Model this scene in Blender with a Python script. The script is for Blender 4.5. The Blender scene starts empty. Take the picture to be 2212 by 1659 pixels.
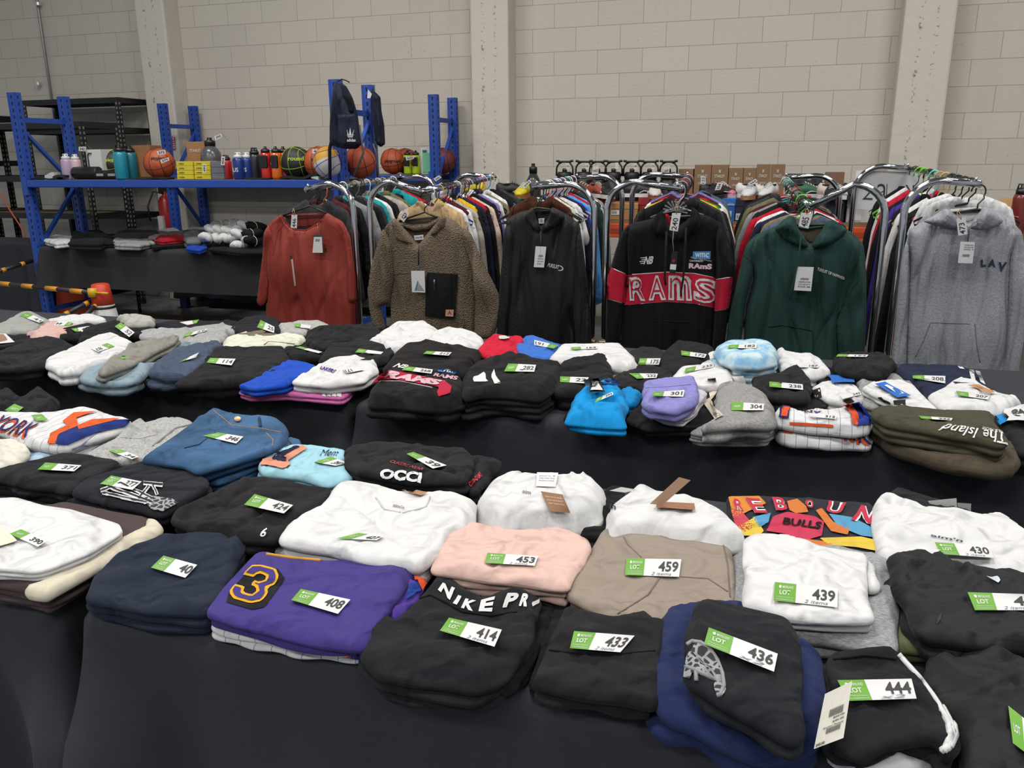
import bpy, bmesh, math, random
import numpy as np
from mathutils import Vector, Matrix, geometry
from mathutils.bvhtree import BVHTree
C = bpy.context.scene.collection
D = bpy.data
PI = math.pi
# ------------------------------------------------------------- camera
FPX, PIT, ROL, YAW, H = 1767.5, 0.27040, -0.0090, 0.3062, 1.49
cp, sp, cy, sy, cr, sr = math.cos(PIT), math.sin(PIT), math.cos(YAW), math.sin(YAW), math.cos(ROL), math.sin(ROL)
Rt = Vector((cy, sy, 0)); Up = Vector((-sy*sp, cy*sp, cp)); Fw = Vector((-sy*cp, cy*cp, -sp))
CR = Rt*cr + Up*sr; CU = -Rt*sr + Up*cr
cam = D.objects.new('camera', D.cameras.new('camera')); C.objects.link(cam)
cam.matrix_world = Matrix(((CR.x, CU.x, -Fw.x, 0), (CR.y, CU.y, -Fw.y, 0), (CR.z, CU.z, -Fw.z, H), (0, 0, 0, 1)))
cam.data.sensor_width = 36; cam.data.lens = FPX/2212*36; cam.data.clip_start = .05; cam.data.clip_end = 60
bpy.context.scene.camera = cam
CAM = Vector((0, 0, H))
# ------------------------------------------------------------- light
vs = bpy.context.scene.view_settings
vs.view_transform = 'Standard'; vs.look = 'None'; vs.gamma = 1; vs.exposure = 0.0; vs.use_curve_mapping = False
w = D.worlds.new('world'); bpy.context.scene.world = w; w.use_nodes = True
w.node_tree.nodes['Background'].inputs[0].default_value = (.86, .93, 1, 1)
w.node_tree.nodes['Background'].inputs[1].default_value = .42
def area(name, loc, sx, sy_, power, col=(1, .97, .93), rot=(0, 0, 0)):
    l = D.lights.new(name, 'AREA'); l.shape = 'RECTANGLE'; l.size = sx; l.size_y = sy_; l.energy = power; l.color = col
    o = D.objects.new(name, l); C.objects.link(o); o.location = loc; o.rotation_euler = rot
    return o
for i, (x, y) in enumerate([(-4.5, .6), (-1.2, .6), (2.4, .6), (-4.5, 4.1), (-1.2, 4.1), (2.4, 4.1), (-1.2, -3), (-4.5, -3), (2.4, -3)]):
    area('high_bay_light', (x, y, 4.95), 1.6, .5, 112 if y > 3 else 108)
# ------------------------------------------------------------- helpers
def ray(px, py):
    x = (px-1106)/FPX; y = -(py-829.5)/FPX
    return CR*x + CU*y + Fw
def PZ(px, py, z):
    r = ray(px, py); return CAM + r*((z-H)/r.z)
def PY(px, py, Y):
    r = ray(px, py); return CAM + r*(Y/r.y)
def lin(c):
    if isinstance(c, str):
        c = [int(c[i:i+2], 16)/255 for i in (0, 2, 4)]
    return tuple((v/12.92 if v <= .04045 else ((v+.055)/1.055)**2.4) for v in c) + (1,)
ALB = .66
def alb(c): return tuple(min(.5, v*ALB) for v in lin(c)[:3]) + (1,)     # paint and cloth reflectance for a given look under this light
MC = {}
def nodes(name):
    m = D.materials.new(name); m.use_nodes = True; nt = m.node_tree
    return m, nt, nt.nodes['Principled BSDF']
def bump(nt, b, scale, dist, detail=3, kind='NOISE', coord='Object', stretch=None):
    tc = nt.nodes.new('ShaderNodeTexCoord'); mp = nt.nodes.new('ShaderNodeMapping')
    if stretch: mp.inputs['Scale'].default_value = stretch
    nt.links.new(tc.outputs[coord], mp.inputs[0])
    if kind == 'NOISE':
        t = nt.nodes.new('ShaderNodeTexNoise'); t.inputs['Scale'].default_value = scale; t.inputs['Detail'].default_value = detail; out = t.outputs[0]
    else:
        t = nt.nodes.new('ShaderNodeTexVoronoi'); t.inputs['Scale'].default_value = scale; out = t.outputs[0]
    nt.links.new(mp.outputs[0], t.inputs['Vector'])
    bp = nt.nodes.new('ShaderNodeBump'); bp.inputs['Strength'].default_value = 1; bp.inputs['Distance'].default_value = dist
    nt.links.new(out, bp.inputs['Height']); nt.links.new(bp.outputs[0], b.inputs['Normal'])
    return mp, out
def mixc(nt, fac, a, c):
    mx = nt.nodes.new('ShaderNodeMix'); mx.data_type = 'RGBA'
    for s, v in ((6, a), (7, c)):
        if isinstance(v, tuple): mx.inputs[s].default_value = v
        else: nt.links.new(v, mx.inputs[s])
    nt.links.new(fac, mx.inputs[0]); return mx.outputs[2]
def ramp(nt, src, p0, p1):
    r = nt.nodes.new('ShaderNodeMapRange'); r.inputs[1].default_value = p0; r.inputs[2].default_value = p1; r.clamp = True
    nt.links.new(src, r.inputs[0]); return r.outputs[0]
def fab(col, kind='jersey', rough=.85):
    k = ('f', col, kind)
    if k in MC: return MC[k]
    m, nt, b = nodes(kind + '_fabric')
    c = alb(col); b.inputs['Base Color'].default_value = c; b.inputs['Roughness'].default_value = rough
    b.inputs['Specular IOR Level'].default_value = .15
    b.inputs['Sheen Weight'].default_value = .02; b.inputs['Sheen Roughness'].default_value = .5
    if kind == 'jersey': bump(nt, b, 60, .0014, 5)
    elif kind == 'satin':
        b.inputs['Roughness'].default_value = .62; b.inputs['Specular IOR Level'].default_value = .22; bump(nt, b, 25, .002, 4)
    elif kind == 'fleece':
        mp, o = bump(nt, b, 170, .012, 2, 'VOR')
        o2 = ramp(nt, o, .0, .6); nt.links.new(mixc(nt, o2, tuple(min(1, v*1.2) for v in c[:3])+(1,), tuple(v*.62 for v in c[:3])+(1,)), b.inputs['Base Color'])
    elif kind == 'heather':
        mp, o = bump(nt, b, 90, .0016, 4)
        t = nt.nodes.new('ShaderNodeTexNoise'); t.inputs['Scale'].default_value = 420; t.inputs['Detail'].default_value = 3
        mp.inputs['Scale'].default_value = (.35, 1, 1)
        nt.links.new(mp.outputs[0], t.inputs['Vector'])
        o2 = ramp(nt, t.outputs[0], .38, .62)
        nt.links.new(mixc(nt, o2, tuple(v*.72 for v in c[:3])+(1,), tuple(min(1, v*1.14) for v in c[:3])+(1,)), b.inputs['Base Color'])
    elif kind == 'denim':
        mp, o = bump(nt, b, 300, .0012, 3)
        t = nt.nodes.new('ShaderNodeTexNoise'); t.inputs['Scale'].default_value = 9; t.inputs['Detail'].default_value = 6
        nt.links.new(mp.outputs[0], t.inputs['Vector'])
        nt.links.new(mixc(nt, ramp(nt, t.outputs[0], .35, .7), c, tuple(min(1, v*1.9+.01) for v in c[:3])+(1,)), b.inputs['Base Color'])
    elif kind == 'pin':      # pinstripes along x
        mp, o = bump(nt, b, 60, .001, 4)
        wv = nt.nodes.new('ShaderNodeTexWave'); wv.inputs['Scale'].default_value = 11; wv.inputs['Distortion'].default_value = .3
        nt.links.new(mp.outputs[0], wv.inputs['Vector'])
        nt.links.new(mixc(nt, ramp(nt, wv.outputs[1], .985, .998), c, alb('8f93b8')), b.inputs['Base Color'])
    elif kind == 'tie':      # cloudy dyed cloth
        mp, o = bump(nt, b, 60, .001, 4)
        t = nt.nodes.new('ShaderNodeTexNoise'); t.inputs['Scale'].default_value = 28; t.inputs['Detail'].default_value = 3
        nt.links.new(mp.outputs[0], t.inputs['Vector'])
        nt.links.new(mixc(nt, ramp(nt, t.outputs[0], .4, .62), c, alb('cfe6f5')), b.inputs['Base Color'])
    elif kind == 'cloth': bump(nt, b, 35, .0012, 6)
    if kind in ('jersey', 'satin', 'heather', 'pin', 'denim'):      # soft creases of folded cloth
        bp0 = [n for n in nt.nodes if n.type == 'BUMP'][0]; mp0 = [n for n in nt.nodes if n.type == 'MAPPING'][0]
        t2 = nt.nodes.new('ShaderNodeTexNoise'); t2.inputs['Scale'].default_value = 11; t2.inputs['Detail'].default_value = 1.5; t2.inputs['Distortion'].default_value = .8
        mp2 = nt.nodes.new('ShaderNodeMapping'); mp2.inputs['Scale'].default_value = (1, 1, .16)
        nt.links.new(nt.nodes['Texture Coordinate'].outputs['Object'], mp2.inputs[0]); nt.links.new(mp2.outputs[0], t2.inputs['Vector'])
        bp = nt.nodes.new('ShaderNodeBump'); bp.inputs['Distance'].default_value = .055; bp.inputs['Strength'].default_value = .85
        nt.links.new(t2.outputs[0], bp.inputs['Height']); nt.links.new(bp0.outputs[0], bp.inputs['Normal']); nt.links.new(bp.outputs[0], b.inputs['Normal'])
    m.diffuse_color = c; MC[k] = m; return m
def mat(col, rough=.5, metal=0, spec=.5, trans=0, noise=0, alpha=1, coat=0):
    k = ('m', col, rough, metal, spec, trans, noise, alpha, coat)
    if k in MC: return MC[k]
    m, nt, b = nodes('surface')
    b.inputs['Base Color'].default_value = lin(col) if metal else alb(col); b.inputs['Roughness'].default_value = rough
    b.inputs['Metallic'].default_value = metal; b.inputs['Specular IOR Level'].default_value = spec
    b.inputs['Transmission Weight'].default_value = trans; b.inputs['Alpha'].default_value = alpha; b.inputs['Coat Weight'].default_value = coat
    if noise: bump(nt, b, noise, .002, 3)
    MC[k] = m; return m
def props(o, label=None, cat=None, group=None, kind=None):
    if label: o['label'] = label
    if cat: o['category'] = cat
    if group: o['group'] = group
    if kind: o['kind'] = kind
    return o
def org(v):
    v = np.asarray(v); return Vector(((v[:, 0].min()+v[:, 0].max())/2, (v[:, 1].min()+v[:, 1].max())/2, v[:, 2].min()))
def mk(name, V, F, m, parent=None, smooth=True, label=None, cat=None, group=None, kind=None, mi=None):
    """mesh object from world-space vertices; parents are never rotated"""
    V = np.asarray(V, float).reshape(-1, 3)
    o0 = org(V) if parent is None else wloc(parent)
    me = D.meshes.new(name); me.from_pydata([tuple(x) for x in (V-np.array(o0))], [], [tuple(int(i) for i in f) for f in F])
    for q in (m if isinstance(m, (list, tuple)) else [m]): me.materials.append(q)
    if mi is not None: me.polygons.foreach_set('material_index', mi)
    if smooth: me.polygons.foreach_set('use_smooth', [True]*len(me.polygons))
    me.validate(); me.update()
    o = D.objects.new(name, me); C.objects.link(o)
    if parent is None: o.location = o0
    else: o.parent = parent
    return props(o, label, cat, group, kind)
def wloc(o):
    p = Vector((0, 0, 0))
    while o is not None: p = p + o.location; o = o.parent
    return p
def empty(name, loc, label, cat, group=None, rz=0):
    o = D.objects.new(name, None); C.objects.link(o); o.location = loc; o.rotation_euler[2] = rz; o.empty_display_size = .05
    return props(o, label, cat, group)
def recurse(o, p=None):
    c = o.copy(); C.objects.link(c)
    if p is not None: c.parent = p
    for ch in list(o.children): recurse(ch, c)
    return c
# ---- solids collector
class MB:
    def __init__(s): s.V = []; s.F = []
    def add(s, V, F):
        n = len(s.V); s.V += [tuple(v) for v in V]; s.F += [tuple(i+n for i in f) for f in F]; return s
    def box(s, x0, x1, y0, y1, z0, z1, b=0):
        if b <= 0:
            V = [(x, y, z) for z in (z0, z1) for x, y in ((x0, y0), (x1, y0), (x1, y1), (x0, y1))]
            return s.add(V, [(0, 3, 2, 1), (4, 5, 6, 7), (0, 1, 5, 4), (1, 2, 6, 5), (2, 3, 7, 6), (3, 0, 4, 7)])
        bm = bmesh.new(); bmesh.ops.create_cube(bm, size=1)
        for v in bm.verts: v.co = Vector((x0+(v.co.x+.5)*(x1-x0), y0+(v.co.y+.5)*(y1-y0), z0+(v.co.z+.5)*(z1-z0)))
        bmesh.ops.bevel(bm, geom=bm.edges[:], offset=b, segments=2, affect='EDGES', profile=.5)
        bm.verts.index_update(); s.add([v.co[:] for v in bm.verts], [[v.index for v in f.verts] for f in bm.faces]); bm.free(); return s
    def tube(s, pts, r, n=8, cap=True):
        pts = [Vector(p) for p in pts]; k = len(pts); rs = r if isinstance(r, (list, tuple)) else [r]*k
        V = []; ref = None
        for i, p in enumerate(pts):
            t = (pts[min(i+1, k-1)]-pts[max(i-1, 0)]).normalized()
            if ref is None: ref = t.orthogonal().normalized()
            ref = (ref - t*ref.dot(t))
            if ref.length < 1e-5: ref = t.orthogonal()
            ref.normalize(); bi = t.cross(ref)
            for j in range(n):
                a = 2*PI*j/n; V.append(p + (ref*math.cos(a)+bi*math.sin(a))*rs[i])
        F = [(i*n+j, i*n+(j+1) % n, (i+1)*n+(j+1) % n, (i+1)*n+j) for i in range(k-1) for j in range(n)]
        if cap: F += [tuple(range(n-1, -1, -1)), tuple((k-1)*n+j for j in range(n))]
        return s.add(V, F)
    def lathe(s, prof, c=(0, 0, 0), n=20, sx=1, sy_=1):
        V = []; k = len(prof)
        for r, z in prof:
            for j in range(n): a = 2*PI*j/n; V.append((c[0]+r*math.cos(a)*sx, c[1]+r*math.sin(a)*sy_, c[2]+z))
        F = [(i*n+j, i*n+(j+1) % n, (i+1)*n+(j+1) % n, (i+1)*n+j) for i in range(k-1) for j in range(n)]
        F += [tuple(range(n-1, -1, -1)), tuple((k-1)*n+j for j in range(n))]
        return s.add(V, F)
    def xf(s, M):
        s.V = [tuple(M @ Vector(v)) for v in s.V]; return s
    def mk(s, name, m, parent=None, smooth=False, **k): return mk(name, s.V, s.F, m, parent, smooth, **k)
    def loc(s, name, m, parent=None, smooth=False, **k):
        """local-space mesh (for prototypes that get copied and turned)"""
        me = D.meshes.new(name); me.from_pydata(s.V, [], s.F)
        for q in (m if isinstance(m, (list, tuple)) else [m]): me.materials.append(q)
        if smooth: me.polygons.foreach_set('use_smooth', [True]*len(me.polygons))
        me.update(); o = D.objects.new(name, me); C.objects.link(o); o.parent = parent
        return props(o, **k)
# ---- soft cloth slabs
def chaikin(P, it=2, k=.22):
    Q = []; n = len(P)
    for i in range(n):          # first cut: limited corner radius
        a = P[i]; b = P[(i+1) % n]; L = math.dist(a, b)+1e-9; t = min(k, .006/L); Q.append(a*(1-t)+b*t); Q.append(a*t+b*(1-t))
    P = np.array(Q)
    for _ in range(it-1):
        Q = []
        n = len(P)
        for i in range(n):
            a = P[i]; b = P[(i+1) % n]; t = min(.25, .003/(math.dist(a, b)+1e-9)); Q.append(a*(1-t)+b*t); Q.append(a*t+b*(1-t))
        P = np.array(Q)
    return P
def resample(P, s):
    Q = np.vstack([P, P[:1]]); d = np.r_[0, np.cumsum(np.hypot(*(np.diff(Q, axis=0).T)))]
    n = max(12, int(d[-1]/s)); t = np.linspace(0, d[-1], n, endpoint=False)
    return np.c_[np.interp(t, d, Q[:, 0]), np.interp(t, d, Q[:, 1])]
def area2(P): return .5*np.sum(P[:, 0]*np.roll(P[:, 1], -1)-np.roll(P[:, 0], -1)*P[:, 1])
def dist(Pt, B):
    A = B; E_ = np.roll(B, -1, axis=0)-B; L2 = (E_**2).sum(1)+1e-12
    out = np.full(len(Pt), 1e9)
    for i in range(0, len(Pt), 400):
        q = Pt[i:i+400, None, :]-A[None]
        t = np.clip((q*E_[None]).sum(2)/L2, 0, 1)
        dd = ((q-t[..., None]*E_[None])**2).sum(2); out[i:i+400] = np.sqrt(dd.min(1))
    return out
def inside(Pt, B):
    x, y = Pt[:, 0][:, None], Pt[:, 1][:, None]; x1, y1 = B[:, 0], B[:, 1]; x2, y2 = np.roll(x1, -1), np.roll(y1, -1)
    c = ((y1 > y) != (y2 > y)) & (x < (x2-x1)*(y-y1)/(y2-y1+1e-15)+x1)
    return c.sum(1) % 2 == 1
def tri2d(P, s, corner=.22, it=2):
    P = np.array([tuple(p)[:2] for p in P], float)
    if area2(P) < 0: P = P[::-1]
    B = resample(chaikin(P, it, corner), s)
    mn, mxx = B.min(0), B.max(0)
    xs = np.arange(mn[0], mxx[0], s); ys = np.arange(mn[1], mxx[1], s*.87)
    g = np.array([(x+(s/2 if j % 2 else 0), y) for j, y in enumerate(ys) for x in xs])
    if len(g):
        g = g[inside(g, B)]
        if len(g): g = g[dist(g, B) > .45*s]
    allp = np.vstack([B, g]) if len(g) else B
    nb = len(B)
    ov, oe, of, mv, me_, mf = geometry.delaunay_2d_cdt([Vector(p) for p in allp], [(i, (i+1) % nb) for i in range(nb)], [], 1, 1e-7)
    V = np.array([tuple(v) for v in ov]); idx = {}
    for j, l in enumerate(mv):
        for q in l: idx[q] = j
    bi = [idx[i] for i in range(nb)]
    F = []
    for f in of:
        a, b, c = V[f[0]], V[f[1]], V[f[2]]
        if (b[0]-a[0])*(c[1]-a[1])-(b[1]-a[1])*(c[0]-a[0]) < 0: f = f[::-1]
        F.append(tuple(f))
    return V, F, bi
def wrink(V, rnd, amp, dirn=None, n=10, low=.5, size=None, spread=.6):
    mn, mxx = V.min(0), V.max(0); L = size or float(np.hypot(*(mxx-mn)))
    z = np.zeros(len(V))
    for _ in range(3):
        a = rnd.uniform(0, 2*PI); f = rnd.uniform(1.2, 2.6)*2*PI/L
        z += low*amp*.5*np.sin((V[:, 0]*math.cos(a)+V[:, 1]*math.sin(a))*f+rnd.uniform(0, 6))
    for _ in range(n):
        c = np.array([rnd.uniform(mn[0], mxx[0]), rnd.uniform(mn[1], mxx[1])])
        a = rnd.uniform(0, PI) if dirn is None else dirn+rnd.gauss(0, spread)
        d = V-c; u = d[:, 0]*math.cos(a)+d[:, 1]*math.sin(a); v = -d[:, 0]*math.sin(a)+d[:, 1]*math.cos(a)
        v = v+rnd.uniform(-.5, .5)*u*u/L
        wd = L*rnd.uniform(.009, .04); ln = L*rnd.uniform(.12, .45)
        z += amp*rnd.uniform(-1, .75)*np.exp(-(v/wd)**2)*np.exp(-(u/ln)**2)
    return z
TREE = {}
def reg(o, V, F): TREE[o.name] = BVHTree.FromPolygons([tuple(v) for v in V], [tuple(f) for f in F])
TT = .742
SEED = [1]
def flat(name, m, pts, zt, zb, parent=None, w=.004, L=2, edge=.86, s=None, n=10, dirn=None, corner=.22, R=None, puff=0, **lab):
    """folded garment lying on a level: pts are pixels of its top outline, zt/zb heights of top and base"""
    SEED[0] += 1; rnd = random.Random(SEED[0]*7+3)
    h = zt-zb; w = w*1.7 if w < .007 else w*1.25; n = int(n*1.8)
    P = [PZ(x, y, zb+h*.85) for x, y in pts]
    ext = max(max(p.x for p in P)-min(p.x for p in P), max(p.y for p in P)-min(p.y for p in P))
    s = s or max(.006, min(.014, ext/42))
    V, F, bi = tri2d(P, s, corner)
    B = V[bi]; d = dist(V, B); R = R or max(.012, h*.4)
    f = np.sqrt(np.clip(1-(1-np.clip(d/R, 0, 1))**2, 0, 1))
    z = zb+h*(edge+(1-edge)*f)
    if w: z = z+wrink(V, rnd, w, dirn, n)*np.clip(d/(R*.7), 0, 1)
    if puff: z = z+puff*(np.clip(d/(ext*.25), 0, 1)**.7)
    z = np.maximum(z, zb+.002)
    top = np.c_[V, z]; nb = len(bi)
    T = np.roll(B, -1, 0)-np.roll(B, 1, 0); T /= np.hypot(T[:, 0], T[:, 1])[:, None]+1e-9; Nn = np.c_[T[:, 1], -T[:, 0]]
    VV = [top]; FF = list(F); prev = list(bi); base = len(top); zt_b = z[bi]
    ar = np.arange(nb)/nb*2*PI
    hs = (zt_b-zb); t = h*edge/max(L, 1)
    for l in range(L):
        wob = sum(rnd.uniform(-1, 1)*t*.35*np.sin(ar*k+rnd.uniform(0, 6)) for k in (2, 3, 5, 8))
        if l: wob = wob-abs(rnd.gauss(0, t*.3))
        for fr, off in ((.25, .2), (.5, .28), (.78, .18), (1, -.14)):
            q = B+Nn*((off*min(t, .03)+ (wob if l else wob*.3)) if True else 0)[:, None] if isinstance(wob, np.ndarray) else B
            zz = zt_b-hs*(l+fr)/L
            VV.append(np.c_[q, zz]); cur = [base+i for i in range(nb)]; base += nb
            FF += [(prev[i], cur[i], cur[(i+1) % nb], prev[(i+1) % nb]) for i in range(nb)]
            prev = cur
    VV = np.vstack(VV); o = mk(name, VV, FF, m, parent, True, **lab); reg(o, VV, FF)
    return o
def hang(name, m, pts, Y, th=.03, parent=None, w=.012, n=10, R=None, s=None, corner=.2, dirn=PI/2, back=.5, spread=.12, low=.6, bulge=0, raw=False, **lab):
    """upright soft panel: pts are pixels on the plane y=Y (or (x,z) metres when raw)"""
    SEED[0] += 1; rnd = random.Random(SEED[0]*5+1)
    P = pts if raw else [(q.x, q.z) for q in (PY(x, y, Y) for x, y in pts)]
    P = [(p[0], p[1]) for p in P]
    ext = max(max(p[0] for p in P)-min(p[0] for p in P), max(p[1] for p in P)-min(p[1] for p in P))
    s = s or max(.006, min(.02, ext/45))
    V, F, bi = tri2d(P, s, corner); d = dist(V, V[bi]); R = R or .05
    f = np.sqrt(np.clip(1-(1-np.clip(d/R, 0, 1))**2, 0, 1))
    w = w*1.5; n = int(n*1.5)
    wz = wrink(V, rnd, w, dirn, n, low, spread=spread)*np.clip(d/(R*.6)+.15, 0, 1)
    n1 = th*f+wz
    n2 = -th*back*f
    y1 = Y-n1; y2 = Y-n2
    y2 = np.maximum(y2, y1+.0015)
    b = set(bi); VA = np.c_[V[:, 0], y1, V[:, 1]]
    m2 = {}; VB = []
    for i in range(len(V)):
        m2[i] = len(V)+len(VB); VB.append((V[i, 0], y2[i], V[i, 1]))
    FF = [tuple(f_) for f_ in F]+[tuple(m2[i] for i in f_[::-1]) for f_ in F]
    nb = len(bi); FF += [(bi[i], m2[bi[i]], m2[bi[(i+1) % nb]], bi[(i+1) % nb]) for i in range(nb)]
    VV = np.vstack([VA, np.array(VB)])
    # winding: front must look to -y
    o = mk(name, VV, FF, m, parent, True, **lab); reg(o, VV, FF)
    return o
# ---- lettering and decals laid on cloth
TXT = {}
def text2d(s, off=.012, shear=0, sub=0):
    k = (s, off, shear, sub)
    if k in TXT: return TXT[k]
    cu = D.curves.new('t', 'FONT'); cu.body = s; cu.offset = off; cu.shear = shear; cu.resolution_u = 3; cu.fill_mode = 'FRONT' if False else 'BOTH'
    ob = D.objects.new('t', cu); me = ob.to_mesh()
    bm = bmesh.new(); bm.from_mesh(me); bmesh.ops.triangulate(bm, faces=bm.faces[:]); bmesh.ops.remove_doubles(bm, verts=bm.verts[:], dist=1e-5)
    xs = [v.co.x for v in bm.verts]; ys = [v.co.y for v in bm.verts]; x0, x1, y0, y1 = min(xs), max(xs), min(ys), max(ys)
    if sub:
        for _ in range(5):
            es = [e for e in bm.edges if e.calc_length() > sub]
            if not es: break
            bmesh.ops.subdivide_edges(bm, edges=es, cuts=1); bmesh.ops.triangulate(bm, faces=bm.faces[:])
    bm.verts.index_update()
    V = np.array([((v.co.x-x0)/(x1-x0), (v.co.y-y0)/(y1-y0)) for v in bm.verts]); F = [[v.index for v in f.verts] for f in bm.faces]
    bm.free(); ob.to_mesh_clear(); D.objects.remove(ob); D.curves.remove(cu)
    TXT[k] = (V, F); return TXT[k]
def grid2d(nx=8, ny=3):
    V = np.array([(i/nx, j/ny) for j in range(ny+1) for i in range(nx+1)])
    F = [(j*(nx+1)+i, j*(nx+1)+i+1, (j+1)*(nx+1)+i+1, (j+1)*(nx+1)+i) for j in range(ny) for i in range(nx)]
    return V, F
def poly2d(pts, s=.06):
    V, F, bi = tri2d(pts, s, .02, 0); return V, F
def bil(q, u, v):
    TL, TR, BR, BL = q
    return (TL[0]*(1-u)*v+TR[0]*u*v+BR[0]*u*(1-v)+BL[0]*(1-u)*(1-v), TL[1]*(1-u)*v+TR[1]*u*v+BR[1]*u*(1-v)+BL[1]*(1-u)*(1-v))
def decal(name, g2, quad, on, m, lift=.0012, parent='on', zf=None, Yf=None, flip=False, bend=None, **lab):
    """geometry of the unit square laid on the surface of `on` where the pixel quad TL,TR,BR,BL sees it"""
    ons = on if isinstance(on, (list, tuple)) else [on]
    V2, F = g2; V = []; last = None
    for u, v in V2:
        px, py = bil(quad, u, v)
        if bend: py += bend*4*u*(1-u)
        d = ray(px, py).normalized(); best = None
        for o in ons:
            h_ = TREE[o.name].ray_cast(CAM, d)
            if h_[0] is not None and (best is None or h_[3] < best[3]): best = h_
        if best is not None:
            nrm = best[1]
            if nrm.dot(d) > 0: nrm = -nrm
            p = best[0]+nrm*lift-d*lift*.5; last = best[3]
        else: p = None
        V.append((p, px, py, d))
    ds = [((v[0]-CAM).length) for v in V if v[0] is not None]
    md = (sum(ds)/len(ds)) if ds else None
    out = []
    for p, px, py, d in V:
        if p is None:
            p = PZ(px, py, zf) if zf else (PY(px, py, Yf) if Yf else (CAM+d*(md or 3)))
        out.append(tuple(p))
    par = ons[0] if parent == 'on' else parent
    return mk(name, out, F, m, par, True, **lab)
WHITE = mat('f2f2f0', .7); INK = mat('3a3a3c', .7); GREEN = mat('6aa832', .6); PAPER = fab('f0efec', 'paper', .8)
RA = [(0, 0), (1, 0), (1, 1), (0, 1)]
def inner(q, u0, u1, v0, v1): return [bil(q, u0, v1), bil(q, u1, v1), bil(q, u1, v0), bil(q, u0, v0)]
def stiff(quad, on, curl=0, gap=.0042):
    """a stiff sheet fitted to the cloth seen inside the pixel quad; returns S(u, v, lift)"""
    A = []; B_ = []
    for v in np.linspace(0, 1, 6):
        for u in np.linspace(0, 1, 11):
            px, py = bil(quad, u, v); d = ray(px, py).normalized(); best = None
            for o in (on if isinstance(on, (list, tuple)) else [on]):
                h_ = TREE[o.name].ray_cast(CAM, d)
                if h_[0] is not None and (best is None or h_[3] < best): best = h_[3]
            if best: A.append([1, u, v, u*u, u*v, v*v]); B_.append(best)
    if not B_:
        o = on[0] if isinstance(on, (list, tuple)) else on; A = [[1, 0, 0, 0, 0, 0]]; B_ = [(wloc(o)+Vector((0, .03, .06))-CAM).length]
    A = np.array(A); B_ = np.array(B_)
    co = np.linalg.lstsq(A, B_, rcond=None)[0] if len(B_) > 30 else np.array([B_.mean(), 0, 0, 0, 0, 0])
    res = min(.02, max(0, float((A@co-B_).max())))
    def S(u, v, lift):
        px, py = bil(quad, u, v); d = ray(px, py).normalized()
        return tuple(CAM+d*(float(np.dot(co, [1, u, v, u*u, u*v, v*v]))-res-gap-lift-curl*max(0, u-.6)**2))
    return S
def sput(S, name, g2, box, m, lift, parent=None):
    u0, u1, v0, v1 = box
    return mk(name, [S(u0+(u1-u0)*u, v0+(v1-v0)*v, lift) for u, v in g2[0]], g2[1], m, parent, True)
def ticket(num, quad, on, where, green=.36, big=0, note=None, bend=0, lab=None, numbox=None, curl=0):
    """paper lot ticket lying on clothing: a stiff sheet fitted to the cloth under it"""
    S = stiff(quad, on, curl)
    if S is None: return None
    put = lambda *a: sput(S, *a)
    T = put('lot_ticket', grid2d(14, 5), (0, 1, 0, 1), mat('f4f4f2', .65), 0)
    props(T, lab or f'lot ticket {num} on the {where}', 'ticket', 'paper lot tickets')
    if green: put('green_panel', grid2d(8, 5), (0, green, 0, 1), GREEN, .0008, T)
    if green and big >= 0: put('lot_lettering', text2d('LOT', .02), (green*.25, green*.75, .38, .62), WHITE, .0016, T)
    if big > 0:
        put('auction_lettering', text2d('MAINLAND', .005), (green*.38, green*.88, .72, .86), WHITE, .0016, T)
        put('round_emblem', poly2d([(.5+.5*math.cos(a), .5+.5*math.sin(a)) for a in np.linspace(0, 2*PI, 10, endpoint=False)], .4), (green*.2, green*.33, .7, .88), WHITE, .0016, T)
        for k, t in enumerate(('23 Wrigley St, Christchurch', 'www.mainlandauctions.co.nz')): put('address_lettering', text2d(t, 0), (green*.12, green*.9, .2-.11*k, .27-.11*k), WHITE, .0016, T)
    if num: put('lot_number', text2d(num, .022, 0, .25), numbox or ((.58, .95, .25, .8) if not big else (.6, .96, .28, .86)), INK, .0016, T)
    if note: put('handwriting', text2d(note, -.002, .25), (.48, .85, .06, .24), mat('7d7f8c', .6), .0016, T)
    return T
def walb(c): return tuple(v*.98 for v in lin(c)[:3]) + (1,)
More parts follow.
